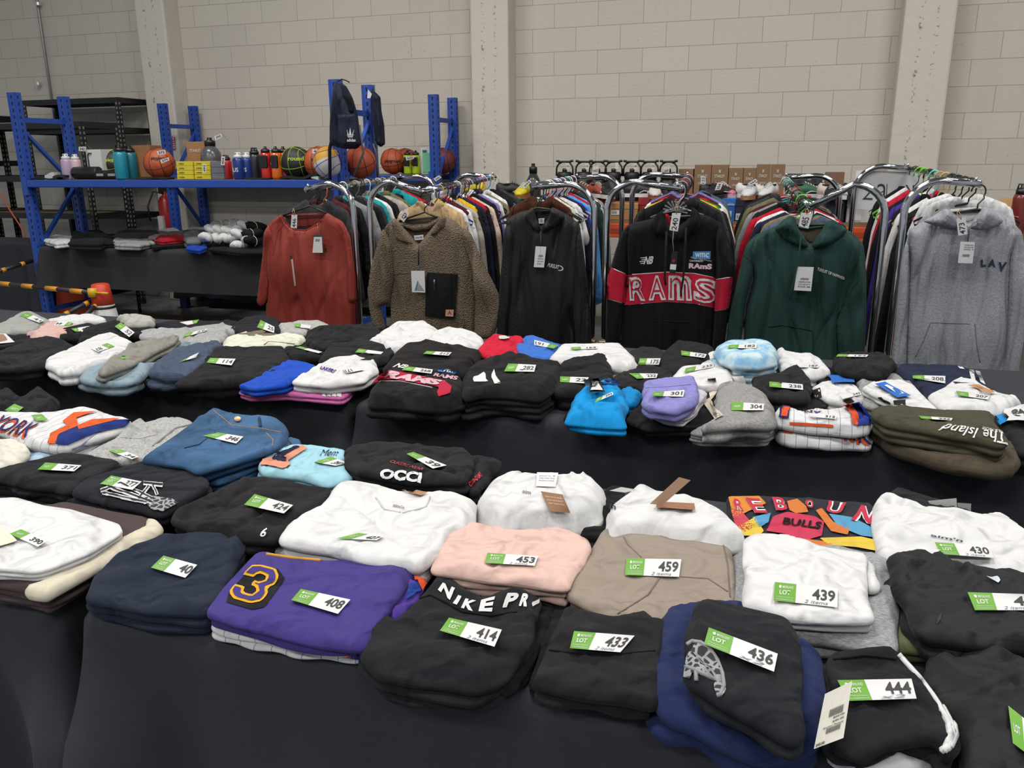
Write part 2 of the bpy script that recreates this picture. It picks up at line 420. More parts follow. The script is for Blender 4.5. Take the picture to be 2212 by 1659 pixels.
# ------------------------------------------------------------- room
def wallmat():
    m, nt, b = nodes('painted_block')
    tc = nt.nodes.new('ShaderNodeTexCoord'); sx = nt.nodes.new('ShaderNodeSeparateXYZ'); cb = nt.nodes.new('ShaderNodeCombineXYZ')
    nt.links.new(tc.outputs['Object'], sx.inputs[0]); nt.links.new(sx.outputs[0], cb.inputs[0]); nt.links.new(sx.outputs[2], cb.inputs[1])
    br = nt.nodes.new('ShaderNodeTexBrick'); nt.links.new(cb.outputs[0], br.inputs['Vector'])
    br.inputs['Scale'].default_value = 1; br.inputs['Brick Width'].default_value = .4; br.inputs['Row Height'].default_value = .2
    br.inputs['Mortar Size'].default_value = .0028; br.inputs['Mortar Smooth'].default_value = .6; br.offset = .5
    br.inputs['Color1'].default_value = walb('bbb5aa'); br.inputs['Color2'].default_value = walb('b5afa5'); br.inputs['Mortar'].default_value = walb('948d83')
    n = nt.nodes.new('ShaderNodeTexNoise'); n.inputs['Scale'].default_value = 55; n.inputs['Detail'].default_value = 5; nt.links.new(cb.outputs[0], n.inputs['Vector'])
    n2 = nt.nodes.new('ShaderNodeTexNoise'); n2.inputs['Scale'].default_value = 1.3; n2.inputs['Detail'].default_value = 3; nt.links.new(cb.outputs[0], n2.inputs['Vector'])
    pit_ = ramp(nt, n.outputs[0], .63, .72)
    mk_ = nt.nodes.new('ShaderNodeMath'); mk_.operation = 'MULTIPLY'; nt.links.new(pit_, mk_.inputs[0]); nt.links.new(ramp(nt, n2.outputs[0], .42, .62), mk_.inputs[1])
    nt.links.new(mixc(nt, mk_.outputs[0], br.outputs[0], walb('a09a90')), b.inputs['Base Color'])
    h1 = nt.nodes.new('ShaderNodeMath'); h1.operation = 'MULTIPLY_ADD'; nt.links.new(br.outputs[1], h1.inputs[0]); h1.inputs[1].default_value = -1.0; nt.links.new(n.outputs[0], h1.inputs[2])
    h2 = nt.nodes.new('ShaderNodeMath'); h2.operation = 'MULTIPLY_ADD'; nt.links.new(mk_.outputs[0], h2.inputs[0]); h2.inputs[1].default_value = -.6; nt.links.new(h1.outputs[0], h2.inputs[2])
    bp = nt.nodes.new('ShaderNodeBump'); bp.inputs['Distance'].default_value = .006; bp.inputs['Strength'].default_value = .5
    nt.links.new(h2.outputs[0], bp.inputs['Height']); nt.links.new(bp.outputs[0], b.inputs['Normal'])
    b.inputs['Roughness'].default_value = .75; return m
def wallobj(name, V, F, m, kind='structure'):
    me = D.meshes.new(name); me.from_pydata(V, [], F); me.materials.append(m); me.update()
    o = D.objects.new(name, me); C.objects.link(o); o['kind'] = kind; return o
WY = 7.6735
def slabbox(name, x0, x1, y0, y1, z0, z1, m):
    b = MB().box(x0, x1, y0, y1, z0, z1); return wallobj(name, b.V, b.F, m)
slabbox('wall_back', -11, 7, WY, WY+.2, 0, 5.2, wallmat())
conc, nt, b = nodes('concrete_floor')
b.inputs['Roughness'].default_value = .35
mp, o_ = bump(nt, b, 6, .001, 6); nt.links.new(mixc(nt, ramp(nt, o_, .3, .7), walb('6a6a6b'), walb('848485')), b.inputs['Base Color'])
slabbox('floor', -11, 7, -5, WY, -.1, 0, conc)
slabbox('ceiling', -11, 7, -5, WY+.2, 5.2, 5.3, mat('b9bcbf', .8))
def colmat():
    m, nt, b = nodes('painted_concrete')
    mp, o = bump(nt, b, 9, .008, 8)
    t = nt.nodes.new('ShaderNodeTexNoise'); t.inputs['Scale'].default_value = 45; t.inputs['Detail'].default_value = 4; nt.links.new(mp.outputs[0], t.inputs['Vector'])
    sx = nt.nodes.new('ShaderNodeSeparateXYZ'); nt.links.new(mp.outputs[0], sx.inputs[0])
    # two vertical lines of air holes left by the formwork
    ms = []
    for cx in (-.06, .055):
        a = nt.nodes.new('ShaderNodeMath'); a.operation = 'SUBTRACT'; nt.links.new(sx.outputs[0], a.inputs[0]); a.inputs[1].default_value = cx
        c = nt.nodes.new('ShaderNodeMath'); c.operation = 'ABSOLUTE'; nt.links.new(a.outputs[0], c.inputs[0]); ms.append(ramp(nt, c.outputs[0], .022, .004))
    mx = nt.nodes.new('ShaderNodeMath'); mx.operation = 'MAXIMUM'; nt.links.new(ms[0], mx.inputs[0]); nt.links.new(ms[1], mx.inputs[1])
    mu = nt.nodes.new('ShaderNodeMath'); mu.operation = 'MULTIPLY'; nt.links.new(mx.outputs[0], mu.inputs[0]); nt.links.new(ramp(nt, t.outputs[0], .58, .66), mu.inputs[1])
    nt.links.new(mixc(nt, mu.outputs[0], walb('bcb7ad'), walb('6d675f')), b.inputs['Base Color']); b.inputs['Roughness'].default_value = .8
    return m
CM = colmat()
for i, (a, c) in enumerate([(-6.33, -5.98), (-2.72, -2.36), (.85, 1.22)]):
    bb = MB().box(-(c-a)/2, (c-a)/2, -.12, .12, 0, 5.2, .018)
    o = wallobj('trim_%d' % (i+1), bb.V, bb.F, CM); o.location = ((a+c)/2, WY-.11, 0)
GALV = mat('8d8d8c', .45, .8)
p0 = PY(79, 0, 7.64); p1 = PY(119, 268, 7.64)
q = MB().tube([(p1.x, 7.645, .5), (p1.x, 7.645, 5.1)], .014, 8)
cd = q.mk('conduit_pipe', GALV, None, True, label='thin grey conduit pipe running down the block wall at far left', cat='pipe')
for py in (12, 184):
    c = PY(85, py, 7.63); MB().lathe([(.0, 0), (.026, .0), (.026, .03), (0, .03)], (c.x+.0, 7.62, c.z), 10).mk('pipe_clip', mat('c9c9c9', .3, .7), cd)
# ------------------------------------------------------------- blue racking
BLUE = mat('2650ae', .4, 0, .5); BLUE2 = mat('20429a', .45); HOLE = mat('0a1230', .8); DECK = mat('7a6a55', .8, noise=30)
def upright(x, y, face, parent):
    """slotted post, x,y centre; face -1 slots look to the front"""
    m = MB().box(x-.042, x+.042, y-.03, y+.03, 0, 2.03)
    n0 = len(m.F)
    for k in range(38):
        z = .06+k*.052
        m.box(x-.010+.004, x+.004+.004, y-.0315, y-.0295, z, z+.026)
        m.box(x+.041, x+.0435, y-.012, y+.0, z, z+.02)
    for dx in (-.03, .03): m.box(x+dx-.003, x+dx+.003, y-.033, y-.029, 0, 2.03)
    n1 = n0+38*12
    mi = [0]*n0+[1]*(38*12)+[0]*(len(m.F)-n1)
    p = m.mk('upright_post', [BLUE, HOLE if y > 6.5 else HOLE], parent, mi=mi)
    MB().box(x-.06, x+.06, y-.05, y+.05, 0, .006).mk('foot_plate', BLUE2, p)
    return p
def racking(xs, yf, yb, beams, label, deckz):
    r = empty('pallet_rack', ((xs[0]+xs[1])/2, (yf+yb)/2, 0), label, 'rack', 'blue steel racks along the wall')
    for x in xs:
        upright(x, yf, -1, r); upright(x, yb, -1, r)
        for z in (.25, 1.82): MB().box(x-.012, x+.012, yf, yb, z-.02, z+.02).mk('cross_brace', BLUE, r)
        for za, zb_, fl in ((1.74, 1.3, 0), (1.25, .8, 1), (.75, .3, 0)):
            a, b_ = (yf+.03, yb-.03); pts = [(x, a, za if not fl else zb_), (x, b_, zb_ if not fl else za)] if xs[0] == x and yf < 6 else [(x, a, zb_ if not fl else za), (x, b_, za if not fl else zb_)]
            MB().tube(pts, .02, 4).mk('diagonal_brace', BLUE, r)
    for z in beams:
        for y in (yf-.035, yb+.035):
            MB().box(xs[0]+.04, xs[1]-.04, y-.022, y+.022, z-.058, z, .006).mk('beam', BLUE, r)
        for x in xs: MB().box(x-.045 if x == xs[1] else x+.0, x+.0 if x == xs[1] else x+.045, yf-.06, yf-.03, z-.12, z+.03).mk('beam_connector', BLUE, r)
    for z in deckz:
        MB().box(xs[0]+.05, xs[1]-.05, yf-.01, yb+.01, z-.016, z-.002).mk('shelf_deck', DECK, r)
    return r
RA_ = racking((-5.96, -3.03), 5.5, 6.0, (1.342, .78), 'blue steel rack with goods on its shelf, nearest the camera at left', (1.346, .782))
RB_ = racking((-5.84, -2.95), 7.1, 7.56, (1.342, .78), 'blue steel rack standing against the block wall behind the front blue rack', (1.346, .782))
# ------------------------------------------------------------- black rivet shelving
BLK = mat('141415', .5); 
def rivet(x0, x1, y0, y1, zt, zs, label, n=20, boards=()):
    r = empty('rivet_shelving', ((x0+x1)/2, (y0+y1)/2, 0), label, 'shelving', 'black rivet shelving by the wall')
    for x, sxn in ((x0, 1), (x1, -1)):
        for y, syn in ((y0, 1), (y1, -1)):
            m = MB().box(min(x, x+sxn*.04), max(x, x+sxn*.04), y-.001, y+.001, 0, zt).box(x-.001, x+.001, min(y, y+syn*.04), max(y, y+syn*.04), 0, zt)
            n0 = len(m.F)
            k = 0
            z = .06
            while z < zt-.06:
                cx = x+sxn*.02; cy_ = y+syn*.02
                m.box(cx-.008, cx+.008, y-.0022, y+.0022, z, z+.022); m.box(x-.0022, x+.0022, cy_-.008, cy_+.008, z, z+.022); z += .045
            m.mk('slotted_post', [BLK, mat('8f8a80', .8)], r, mi=[0]*n0+[1]*(len(m.F)-n0))
    for z in zs:
        b_ = MB().box(x0, x1, y0, y0+.004, z-.055, z).box(x0, x1, y1-.004, y1, z-.055, z).box(x0, x0+.004, y0, y1, z-.055, z).box(x1-.004, x1, y0, y1, z-.055, z)
        s_ = b_.mk('shelf_frame', BLK, r)
        MB().box(x0+.006, x1-.006, y0+.006, y1-.006, z-.022, z-.01).mk('shelf_board', mat('a2865f', .8) if z in boards else BLK, s_)
    return r
rivet(-7.65, -6.42, 7.15, 7.6, 2.11, (2.11, 1.82, 1.34, .95, .45), 'tall black boltless shelving unit against the wall, top shelf highest')
rivet(-7.45, -6.02, 6.22, 6.66, 1.835, (1.835, 1.36, 1.02, .3), 'lower black boltless shelving unit behind the front blue rack post', boards=(1.02,))
rivet(-8.3, -7.75, 6.4, 7.2, 1.95, (1.95, 1.5, 1.0), 'black slotted shelving unit cut off by the left edge')
# ------------------------------------------------------------- draped tables and shelf cloths
CLOTH = fab('393b41', 'cloth', .8)
def drape(name, x0, x1, y0, y1, zt, zb, label, seed=1, amp=.012, m=CLOTH, r=.03, corner=.03, kind=None):
    rnd = random.Random(seed); B = []
    n = 10
    def arc(cx, cy_, a0):
        for i in range(n): a = a0+PI/2*i/(n-1); B.append((cx+corner*math.cos(a), cy_+corner*math.sin(a)))
    def line(p, q):
        k = max(2, int(math.dist(p, q)/.022))
        for i in range(1, k): B.append((p[0]+(q[0]-p[0])*i/k, p[1]+(q[1]-p[1])*i/k))
    c = corner
    line((x0+c, y0), (x1-c, y0)); arc(x1-c, y0+c, -PI/2); line((x1, y0+c), (x1, y1-c)); arc(x1-c, y1-c, 0)
    line((x1-c, y1), (x0+c, y1)); arc(x0+c, y1-c, PI/2); line((x0, y1-c), (x0, y0+c)); arc(x0+c, y0+c, PI)
    B = np.array(B); nb = len(B); T = np.roll(B, -1, 0)-np.roll(B, 1, 0); T /= np.hypot(T[:, 0], T[:, 1])[:, None]; N = np.c_[T[:, 1], -T[:, 0]]
    s = np.r_[0, np.cumsum(np.hypot(*(np.diff(np.vstack([B, B[:1]]), axis=0).T)))][:nb]
    wave = sum(rnd.uniform(.4, 1)*np.sin(2*PI*s/rnd.uniform(.16, .9)+rnd.uniform(0, 6)) for _ in range(7))/4
    cd_ = np.min([np.hypot(B[:, 0]-a, B[:, 1]-b_) for a in (x0, x1) for b_ in (y0, y1)], axis=0)
    cone = np.exp(-(cd_/.07)**2)-.55*np.exp(-((cd_-.17)/.06)**2)
    V = []; F = []
    rings = [(-r+r*math.sin(a), -r+r*math.cos(a), 0) for a in np.linspace(0, PI/2, 5)]
    hgt = zt-zb
    for t in np.linspace(.05, 1, 26): rings.append((0, -r-(hgt-r)*t, t))
    for off, dz, t in rings:
        o_ = off + amp*wave*t**.8*2.2 + cone*(.03+.11*t)*(1 if t > 0 else 0)*min(1, t*3)*(hgt/.74)
        Q = B+N*np.broadcast_to(o_, (nb,))[:, None]
        V.append(np.c_[Q, np.full(nb, zt+dz)])
    k = len(V)
    F = [(i*nb+j, (i+1)*nb+j, (i+1)*nb+(j+1) % nb, i*nb+(j+1) % nb) for i in range(k-1) for j in range(nb)]
    F.append(tuple(range(nb)))
    o = mk(name, np.vstack(V), F, m, None, True, label=label, cat='tablecloth', group='black cloths over tables and shelves')
    o.data.polygons[len(o.data.polygons)-1].use_smooth = False; reg(o, np.vstack(V), F); return o
TABLES = [drape('tablecloth', -1.10, 1.35, .965, 1.78, TT, .0, 'black cloth over the nearest table, carrying the purple jersey and lot 433', 1),
 drape('tablecloth', -3.2, -1.165, .975, 1.78, TT, .02, 'black cloth over the near table at lower left, under the brown striped blanket', 2),
 drape('tablecloth', -1.235, 1.5, 2.22, 3.25, TT, .0, 'black cloth over the second row table in the middle, carrying the bright blue top', 3),
 drape('tablecloth', -4.2, -1.27, 2.24, 3.27, TT, .0, 'black cloth over the second row table at left, carrying the white bag of lot 87', 4),
 drape('shelf_cloth', -5.90, -3.05, 5.43, 5.98, .80, .465, 'black cloth hanging over the lower shelf of the front blue rack', 5, .004, fab('3a3b3d', 'cloth')),
 drape('shelf_cloth', -5.78, -3.0, 7.03, 7.5, .80, .12, 'black cloth hanging low from the rear blue rack, seen under the front one', 6, .004),
 drape('tablecloth', -7.7, -6.25, 5.7, 6.1, .80, .18, 'black cloth over a table at far left behind the striped barrier bars', 7)]
# ------------------------------------------------------------- chrome garment racks
CHR = mat('c9c9cc', .09, 1); CAST = mat('a39574', .45, .8); KNOB = mat('18181a', .5)
def cane(x0, xt, y, zp, zt_, s, r=.0155):
    """post at x0 rising and bending over to the tip at xt"""
    R_ = .135; sg = 1 if xt > x0 else -1; pts = [(x0, y, .1), (x0, y, .6), (x0, y, zp-R_)]
    for a in np.linspace(0, PI/2, 9)[1:]: pts.append((x0+sg*R_*(1-math.cos(a)), y, zp-R_+R_*math.sin(a)))
    pts.append((xt, y, zt_)); return pts
RAILS = []
def double_rack(pA, pB, tA, tB, zA, zB, dxb, label, yf=3.9, yb=5.05, zAb=1.36, zBb=1.37):
    R = empty('garment_rack', ((pA+pB)/2, (yf+yb)/2, 0), label, 'clothes rack', 'chrome double garment racks')
    for y, dx in ((yf, 0), (yb, dxb)):
        for p, t, zt_, zp in ((pA, tA, zA if y == yf else zAb, 1.365), (pB, tB, zB if y == yf else zBb, 1.375)):
            fr = MB().tube(cane(p+dx, t+dx, y, max(zp, zt_+.015), zt_, 1), .0155, 12).mk('bent_post', CHR, R, True)
            e = t+dx
            MB().lathe([(0, 0), (.006, .001), (.008, .008), (.005, .014), (0, .016)], (e-(.012 if t > p else -.012), y, zt_+.014), 8).mk('stop_knob', CHR, fr, True)
        MB().box(pA+dx-.04, pB+dx+.04, y-.03, y+.02, .575, .605, .008).box(pA+dx-.022, pA+dx+.022, y-.036, y+.022, .56, .62, .006).box(pB+dx-.022, pB+dx+.022, y-.036, y+.022, .56, .62, .006).mk('post_clamp', CAST, R)
        for sg, p in ((-1, pA), (1, pB)):
            xk = p+dx+sg*.055
            m = MB().tube([(p+dx, y-.01, .59), (xk, y-.02, .592)], .006, 6)
            m.tube([(xk, y-.02, .592), (xk+sg*.02, y-.025, .625), (xk+sg*.05, y-.028, .618)], [.011, .009, .006], 8).tube([(xk, y-.02, .592), (xk+sg*.03, y-.02, .565)], [.011, .006], 8)
            m.mk('clamp_knob', KNOB, R, True)
        MB().tube([(tA+dx, y, .1), (tB+dx, y, .1)], .0155, 10).mk('base_bar', CHR, R, True)
        for t in (tA, tB): MB().lathe([(0, 0), (.03, 0), (.035, .03), (.03, .06), (.01, .085), (0, .085)], (t+dx, y, 0), 12).mk('caster', KNOB, R, True)
    for p, t, z0, z1, nm in ((pA, tA, zA, zAb, 'A'), (pB, tB, zB, zBb, 'B')):
        MB().tube([(t, yf, z0), (t+dxb, yb, z1)], .0155, 12).mk('hanging_rail', CHR, R, True)
        MB().tube([(t, yf, .1), (t+dxb, yb, .1)], .0155, 10).mk('base_bar', CHR, R, True)
        RAILS.append((Vector((t, yf, z0+.0155)), Vector((t+dxb, yb, z1+.0155))))
    return R
double_rack(-2.09, -1.995, -2.36, -1.70, 1.335, 1.325, -.0, 'chrome double garment rack carrying the rust red top and the brown fleece')
double_rack(-.815, -.755, -1.11, -.42, 1.35, 1.345, -.07, 'chrome double garment rack carrying the black jacket and the red banded hoodie')
double_rack(.455, .53, .15, .80, 1.265, 1.365, -.11, 'chrome double garment rack carrying the green hoodie and the grey hoodie', zAb=1.36, zBb=1.41)
# ------------------------------------------------------------- clothes on the rails
def poly_raw(pts): return pts
def proto(kind):
    """a garment hanging from a rail, origin where the hanger hook meets the rail"""
    r = D.objects.new('hanging_' + kind, None); C.objects.link(r)
    m0 = fab('808080')
    if kind == 'tshirt':
        body = [(-.09, -.1), (-.05, -.125), (.05, -.125), (.09, -.1), (.23, -.15), (.255, -.2), (.25, -.8), (-.25, -.8), (-.255, -.2), (-.23, -.15)]
        sl = [(.22, -.15), (.255, -.17), (.325, -.36), (.31, -.4), (.24, -.41), (.235, -.28)]
    elif kind == 'vest':
        body = [(-.1, -.1), (-.06, -.15), (.06, -.15), (.1, -.1), (.16, -.115), (.2, -.3), (.26, -.42), (.26, -.82), (-.26, -.82), (-.26, -.42), (-.2, -.3), (-.16, -.115)]
        sl = None
    else:
        body = [(-.09, -.09), (-.05, -.12), (.05, -.12), (.09, -.09), (.24, -.155), (.27, -.22), (.27, -.76), (-.27, -.76), (-.27, -.22), (-.24, -.155)]
        sl = [(.22, -.14), (.26, -.165), (.31, -.3), (.355, -.7), (.345, -.74), (.285, -.74), (.27, -.5), (.235, -.3)]
    th = {'tshirt': .014, 'vest': .012, 'sweatshirt': .022, 'jacket': .032, 'hoodie': .026}[kind]
    b = hang('body', m0, body, 0, th, r, .012, 12, raw=True, s=.028); b.parent = r
    if sl:
        for sg in (1, -1):
            o = hang('sleeve', m0, [(sg*x, z) for x, z in sl], -.004, th*.9, r, .01, 9, R=.035, raw=True, s=.026)
    if kind == 'hoodie':
        for sg in (1, -1):
            hang('hood', m0, [(sg*.005, -.16), (sg*.04, -.1), (sg*.09, -.085), (sg*.13, -.115), (sg*.11, -.165), (sg*.04, -.2)], -.01, .016, r, .008, 6, R=.03, raw=True, s=.02)
    if kind == 'jacket':
        for sg in (1, -1):
            hang('collar', m0, [(sg*.005, -.16), (sg*.05, -.09), (sg*.1, -.085), (sg*.12, -.11), (sg*.09, -.155), (sg*.03, -.2)], -.01, .012, r, .006, 6, R=.02, raw=True, s=.02)
    return r
def hanger_proto(kind):
    m0 = mat('18181a', .35)
    b = MB()
    hook = [(0, 0, -.105), (0, 0, -.085), (.022, 0, -.06)]+[(.027*math.cos(a), 0, -.03+.03*math.sin(a)) for a in np.linspace(-.6, PI*1.05, 10)]
    b.tube(hook, .0032 if kind else .0022, 6)
    k = .0045 if kind else .0022
    b.tube([(0, 0, -.105), (.12, 0, -.135), (.205, 0, -.185), (.2, 0, -.2), (-.2, 0, -.2), (-.205, 0, -.185), (-.12, 0, -.135), (0, 0, -.105)], k, 6)
    return b.loc('clothes_hanger', m0, None, True)
PR = {k: proto(k) for k in ('tshirt', 'vest', 'sweatshirt', 'jacket', 'hoodie')}
HG = [hanger_proto(0), hanger_proto(1)]
PUSED = set()
def place(kind, loc, rz, cols, sc, label, cat, group, zs=1, sx=.88):
    src = PR[kind]
    r = recurse(src) if kind in PUSED else src
    PUSED.add(kind); r.location = loc; r.rotation_euler[2] = rz; r.scale = (sc*(.78 if zs > 1 else sx), 1, sc*zs)
    cm, c2 = cols
    for ch in r.children:
        ch.material_slots[0].link = 'OBJECT'
        ch.material_slots[0].material = c2 if ch.name.split('.')[0] == 'sleeve' else cm
    return props(r, label, cat, group)
HUSED = set()
def place_hanger(k, loc, rz, m, label):
    o = HG[k]
    if k in HUSED: o = o.copy(); C.objects.link(o)
    HUSED.add(k); o.location = loc; o.rotation_euler[2] = rz
    o.material_slots[0].link = 'OBJECT'; o.material_slots[0].material = m
    return props(o, label, 'clothes hanger', 'clothes hangers on the rails')
CN = {'black': '17171a', 'white': 'ebe9e6', 'navy': '1b2138', 'grey': '8c8d90', 'maroon': '4f1c22', 'beige': 'c4a77e', 'yellow': 'e6b414', 'red': 'b51a2c', 'blush pink': 'd9bfae', 'lilac': '7f76b8',
      'olive': '6b6a4a', 'teal': '1f9aa0', 'brown': '4a2515', 'royal blue': '2439a8', 'sky blue': '5aa0e0', 'dark green': '1d3a33', 'green': '128a3c', 'charcoal': '3a3a3e', 'cream': 'e5dcc4', 'purple': '43308c',
      'coral': 'e0765a', 'slate blue': '555d78', 'khaki': '7d7558', 'stone': 'b3aaa0', 'sea green': '2e7a5a', 'lime': '7ed03a', 'silver': 'b0b0b4', 'tan': 'd2b06a', 'mint': '7fd4c6', 'crimson': 'c4203a'}
ORD = ['first', 'second', 'third', 'fourth', 'fifth', 'sixth', 'seventh', 'eighth', 'ninth', 'tenth', 'eleventh', 'twelfth', 'thirteenth', 'fourteenth', 'fifteenth', 'sixteenth', 'seventeenth', 'eighteenth']
RG = [
 ('rust red top', [('s', 'charcoal', 'black'), ('t', 'maroon', 'coral'), ('j', 'black', 'royal blue'), ('s', 'grey', 'black'), ('s', 'black', 'white'), ('j', 'charcoal', 'black'), ('t', 'teal', 'silver'), ('t', 'white', 'black'), ('j', 'black', 'white'), ('t', 'stone', 'black'), ('j', 'olive', 'white'), ('v', 'black', 'silver'), ('j', 'teal', 'black'), ('j', 'red', 'white')]),
 ('brown fleece', [('j', 'beige', 'white'), ('t', 'white', 'royal blue'), ('s', 'maroon', 'tan'), ('s', 'stone', 'black'), ('s', 'yellow', 'black'), ('s', 'navy', 'black'), ('s', 'red', 'white'), ('s', 'blush pink', 'black'), ('j', 'black', 'maroon'), ('s', 'lilac', 'white'), ('t', 'white', 'black'), ('s', 'khaki', 'royal blue'), ('j', 'white', 'crimson'), ('j', 'black', 'white'), ('s', 'black', 'sky blue'), ('s', 'charcoal', 'white')]),
 ('black hooded jacket', [('s', 'brown', 'charcoal'), ('h', 'brown', 'charcoal'), ('s', 'cream', 'black'), ('s', 'maroon', 'white'), ('t', 'white', 'white'), ('s', 'navy', 'purple'), ('t', 'royal blue', 'white'), ('s', 'sky blue', 'white'), ('s', 'red', 'purple'), ('t', 'sky blue', 'white'), ('j', 'black', 'black'), ('h', 'dark green', 'mint'), ('s', 'charcoal', 'white'), ('t', 'white', 'black'), ('s', 'grey', 'white')]),
 ('red banded hoodie', [('h', 'black', 'black'), ('s', 'charcoal', 'black'), ('j', 'black', 'silver'), ('t', 'yellow', 'black'), ('t', 'green', 'crimson'), ('v', 'red', 'black'), ('s', 'maroon', 'silver'), ('t', 'cream', 'black'), ('s', 'lilac', 'black'), ('t', 'sea green', 'black'), ('v', 'black', 'silver'), ('s', 'slate blue', 'crimson')]),
 ('green hoodie', [('s', 'slate blue', 'green'), ('t', 'khaki', 'black'), ('s', 'navy', 'lime'), ('t', 'white', 'green'), ('s', 'red', 'black'), ('j', 'black', 'crimson'), ('s', 'grey', 'black'), ('t', 'maroon', 'maroon'), ('s', 'olive', 'teal'), ('j', 'charcoal', 'mint'), ('s', 'black', 'white')]),
 ('light grey hoodie', [('t', 'white', 'black'), ('t', 'white', 'black'), ('s', 'red', 'black'), ('j', 'black', 'black'), ('s', 'white', 'tan'), ('j', 'black', 'tan'), ('s', 'purple', 'mint'), ('h', 'black', 'black'), ('s', 'crimson', 'lime'), ('s', 'white', 'lime'), ('j', 'black', 'black')])]
KN = {'s': ('sweatshirt', 'sweatshirt'), 't': ('tshirt', 't-shirt'), 'j': ('jacket', 'jacket'), 'v': ('vest', 'vest'), 'h': ('hoodie', 'hoodie')}
CL = {'olive': 'satin'}
rr = random.Random(11)
for ri, (front, lst) in enumerate(RG):
    A, B_ = RAILS[ri]; n = len(lst)
    for i, (k, c, hc) in enumerate(lst):
        t = (.1+i*(1.03/n))/1.15
        p = A.lerp(B_, t)+Vector((0, 0, .004)); rz = rr.gauss(0, .07)
        kn, word = KN[k]
        m1 = fab(CN[c], CL.get(c, 'jersey'))
        c2 = 'white' if (c, k) in (('maroon', 's'), ('green', 't')) else ('black' if c in ('yellow', 'red') and k != 'v' and ri in (1, 5) else c)
        lab = f'{c} {word} hanging {ORD[i]} behind the {front}'
        zs = 1.3 if ri == 5 and i > 1 else 1
        place(kn, p, rz, (m1, fab(CN[c2])), rr.uniform(.86, 1.0)*((.76 if ri == 5 else .86) if i < 2 else .97), lab, word, 'clothes packed along the chrome rails', zs, .72 if ri == 2 and i < 4 else (.8 if ri in (1, 2) else .9))
        hk = rr.random() > .25
        ho = place_hanger(1 if hk else 0, p, rz+rr.gauss(0, .03), mat(CN[hc], .35) if hc not in ('silver',) else GALV, f'{hc} hanger of the {ORD[i]} garment behind the {front}')
        if zs > 1: ho.scale = (1, 1, 1.3)
# ------------------------------------------------------------- six garments facing the camera
YF = 3.86
def card(name, quad, Y, m, parent, th=.0012, label=None):
    V2, F = grid2d(2, 2); V = [tuple(PY(*bil(quad, u, v), Y)) for u, v in V2]
    n = len(V); V2_ = V+[(x, y+th, z) for x, y, z in V]; FF = list(F)+[tuple(n+i for i in f[::-1]) for f in F]
    e = [0, 1, 2, 5, 8, 7, 6, 3]
    FF += [(e[i], e[(i+1) % 8], n+e[(i+1) % 8], n+e[i]) for i in range(8)]
    o = mk(name, V2_, FF, m, parent, False, label=label); reg(o, V2_, FF); return o
def flattext(name, s, quad, Y, m, parent, off=.01, shear=0):
    V2, F = text2d(s, off, shear); return mk(name, [tuple(PY(*bil(quad, u, v), Y)) for u, v in V2], F, m, parent, False)
def flatpoly(name, pts, Y, m, parent): 
    return mk(name, [tuple(PY(x, y, Y)) for x, y in pts], [tuple(range(len(pts)))], m, parent, False)
def barcode(quad, Y, parent, n=14):
    rnd = random.Random(3); m = MB(); u = 0
    while u < 1:
        w_ = rnd.uniform(.02, .06); q = [PY(*bil(quad, a, b), Y) for a, b in ((u, 0), (min(1, u+w_*.6), 0), (min(1, u+w_*.6), 1), (u, 1))]
        m.add(q, [(0, 1, 2, 3)]); u += w_+rnd.uniform(.01, .03)
    return m.mk('barcode', INK, parent)
STRING = mat('b59a6a', .8)
def numtag(num, quad, Y, knot, label):
    o = card('number_tag', quad, Y, mat('f0eee8', .6), None); props(o, label, 'tag', 'numbered tags on strings')
    q = [quad[1], quad[2], quad[3], quad[0]]   # the number reads upward
    tq = [bil(quad, .2, .05), bil(quad, .2, .72), bil(quad, .82, .72), bil(quad, .82, .05)]
    flattext('number', num, tq, Y-.0008, INK, o, .015)
    a = PY(*bil(quad, .5, .93), Y-.001); b_ = PY(*knot, Y+.01)
    MB().tube([a, (a+b_)/2+Vector((.006, -.004, 0)), b_], .0012, 5).mk('string', STRING, o, True)
    MB().tube([a, (a+b_)/2+Vector((-.008, -.002, 0)), b_], .0012, 5).mk('string', STRING, o, True)
    return o
def cord(name, pts, Y, r, m, parent, **k): return MB().tube([PY(x, y, Y) for x, y in pts], r, 7).mk(name, m, parent, True, **k)
def hero_hanger(tip, sh, Y, m, label, kind=1):
    """tip: hook top px, sh: px of the two shoulders"""
    t = PY(*tip, Y+.03); a = PY(*sh[0], Y+.01); b_ = PY(*sh[1], Y+.01); mid = Vector((t.x, Y+.01, t.z-.1))
    m_ = MB().tube([mid, mid+Vector((0, 0, .02)), (t.x+.022, Y+.02, t.z-.055)]+[(t.x+.027*math.cos(q), Y+.03, t.z-.03+.03*math.sin(q)) for q in np.linspace(-.6, PI, 9)], .0032, 8)
    m_.tube([a, mid, b_], .0045, 8).tube([a, b_], .0035, 6)
    return m_.mk('clothes_hanger', m, None, True, label=label, cat='clothes hanger', group='clothes hangers on the rails')
BP = mat('151517', .35)
def pad(name, on, pts, m, lift=.002, s=.06, **k):
    """patch whose pixel outline follows the garment under it"""
    xs = [p[0] for p in pts]; ys = [p[1] for p in pts]; x0, x1, y0, y1 = min(xs), max(xs), min(ys), max(ys)
    V2, F = poly2d([((x-x0)/(x1-x0), (y1-y)/(y1-y0)) for x, y in pts], s)
    o = decal(name, (V2, F), [(x0, y0), (x1, y0), (x1, y1), (x0, y1)], on, m, lift, **k); return o
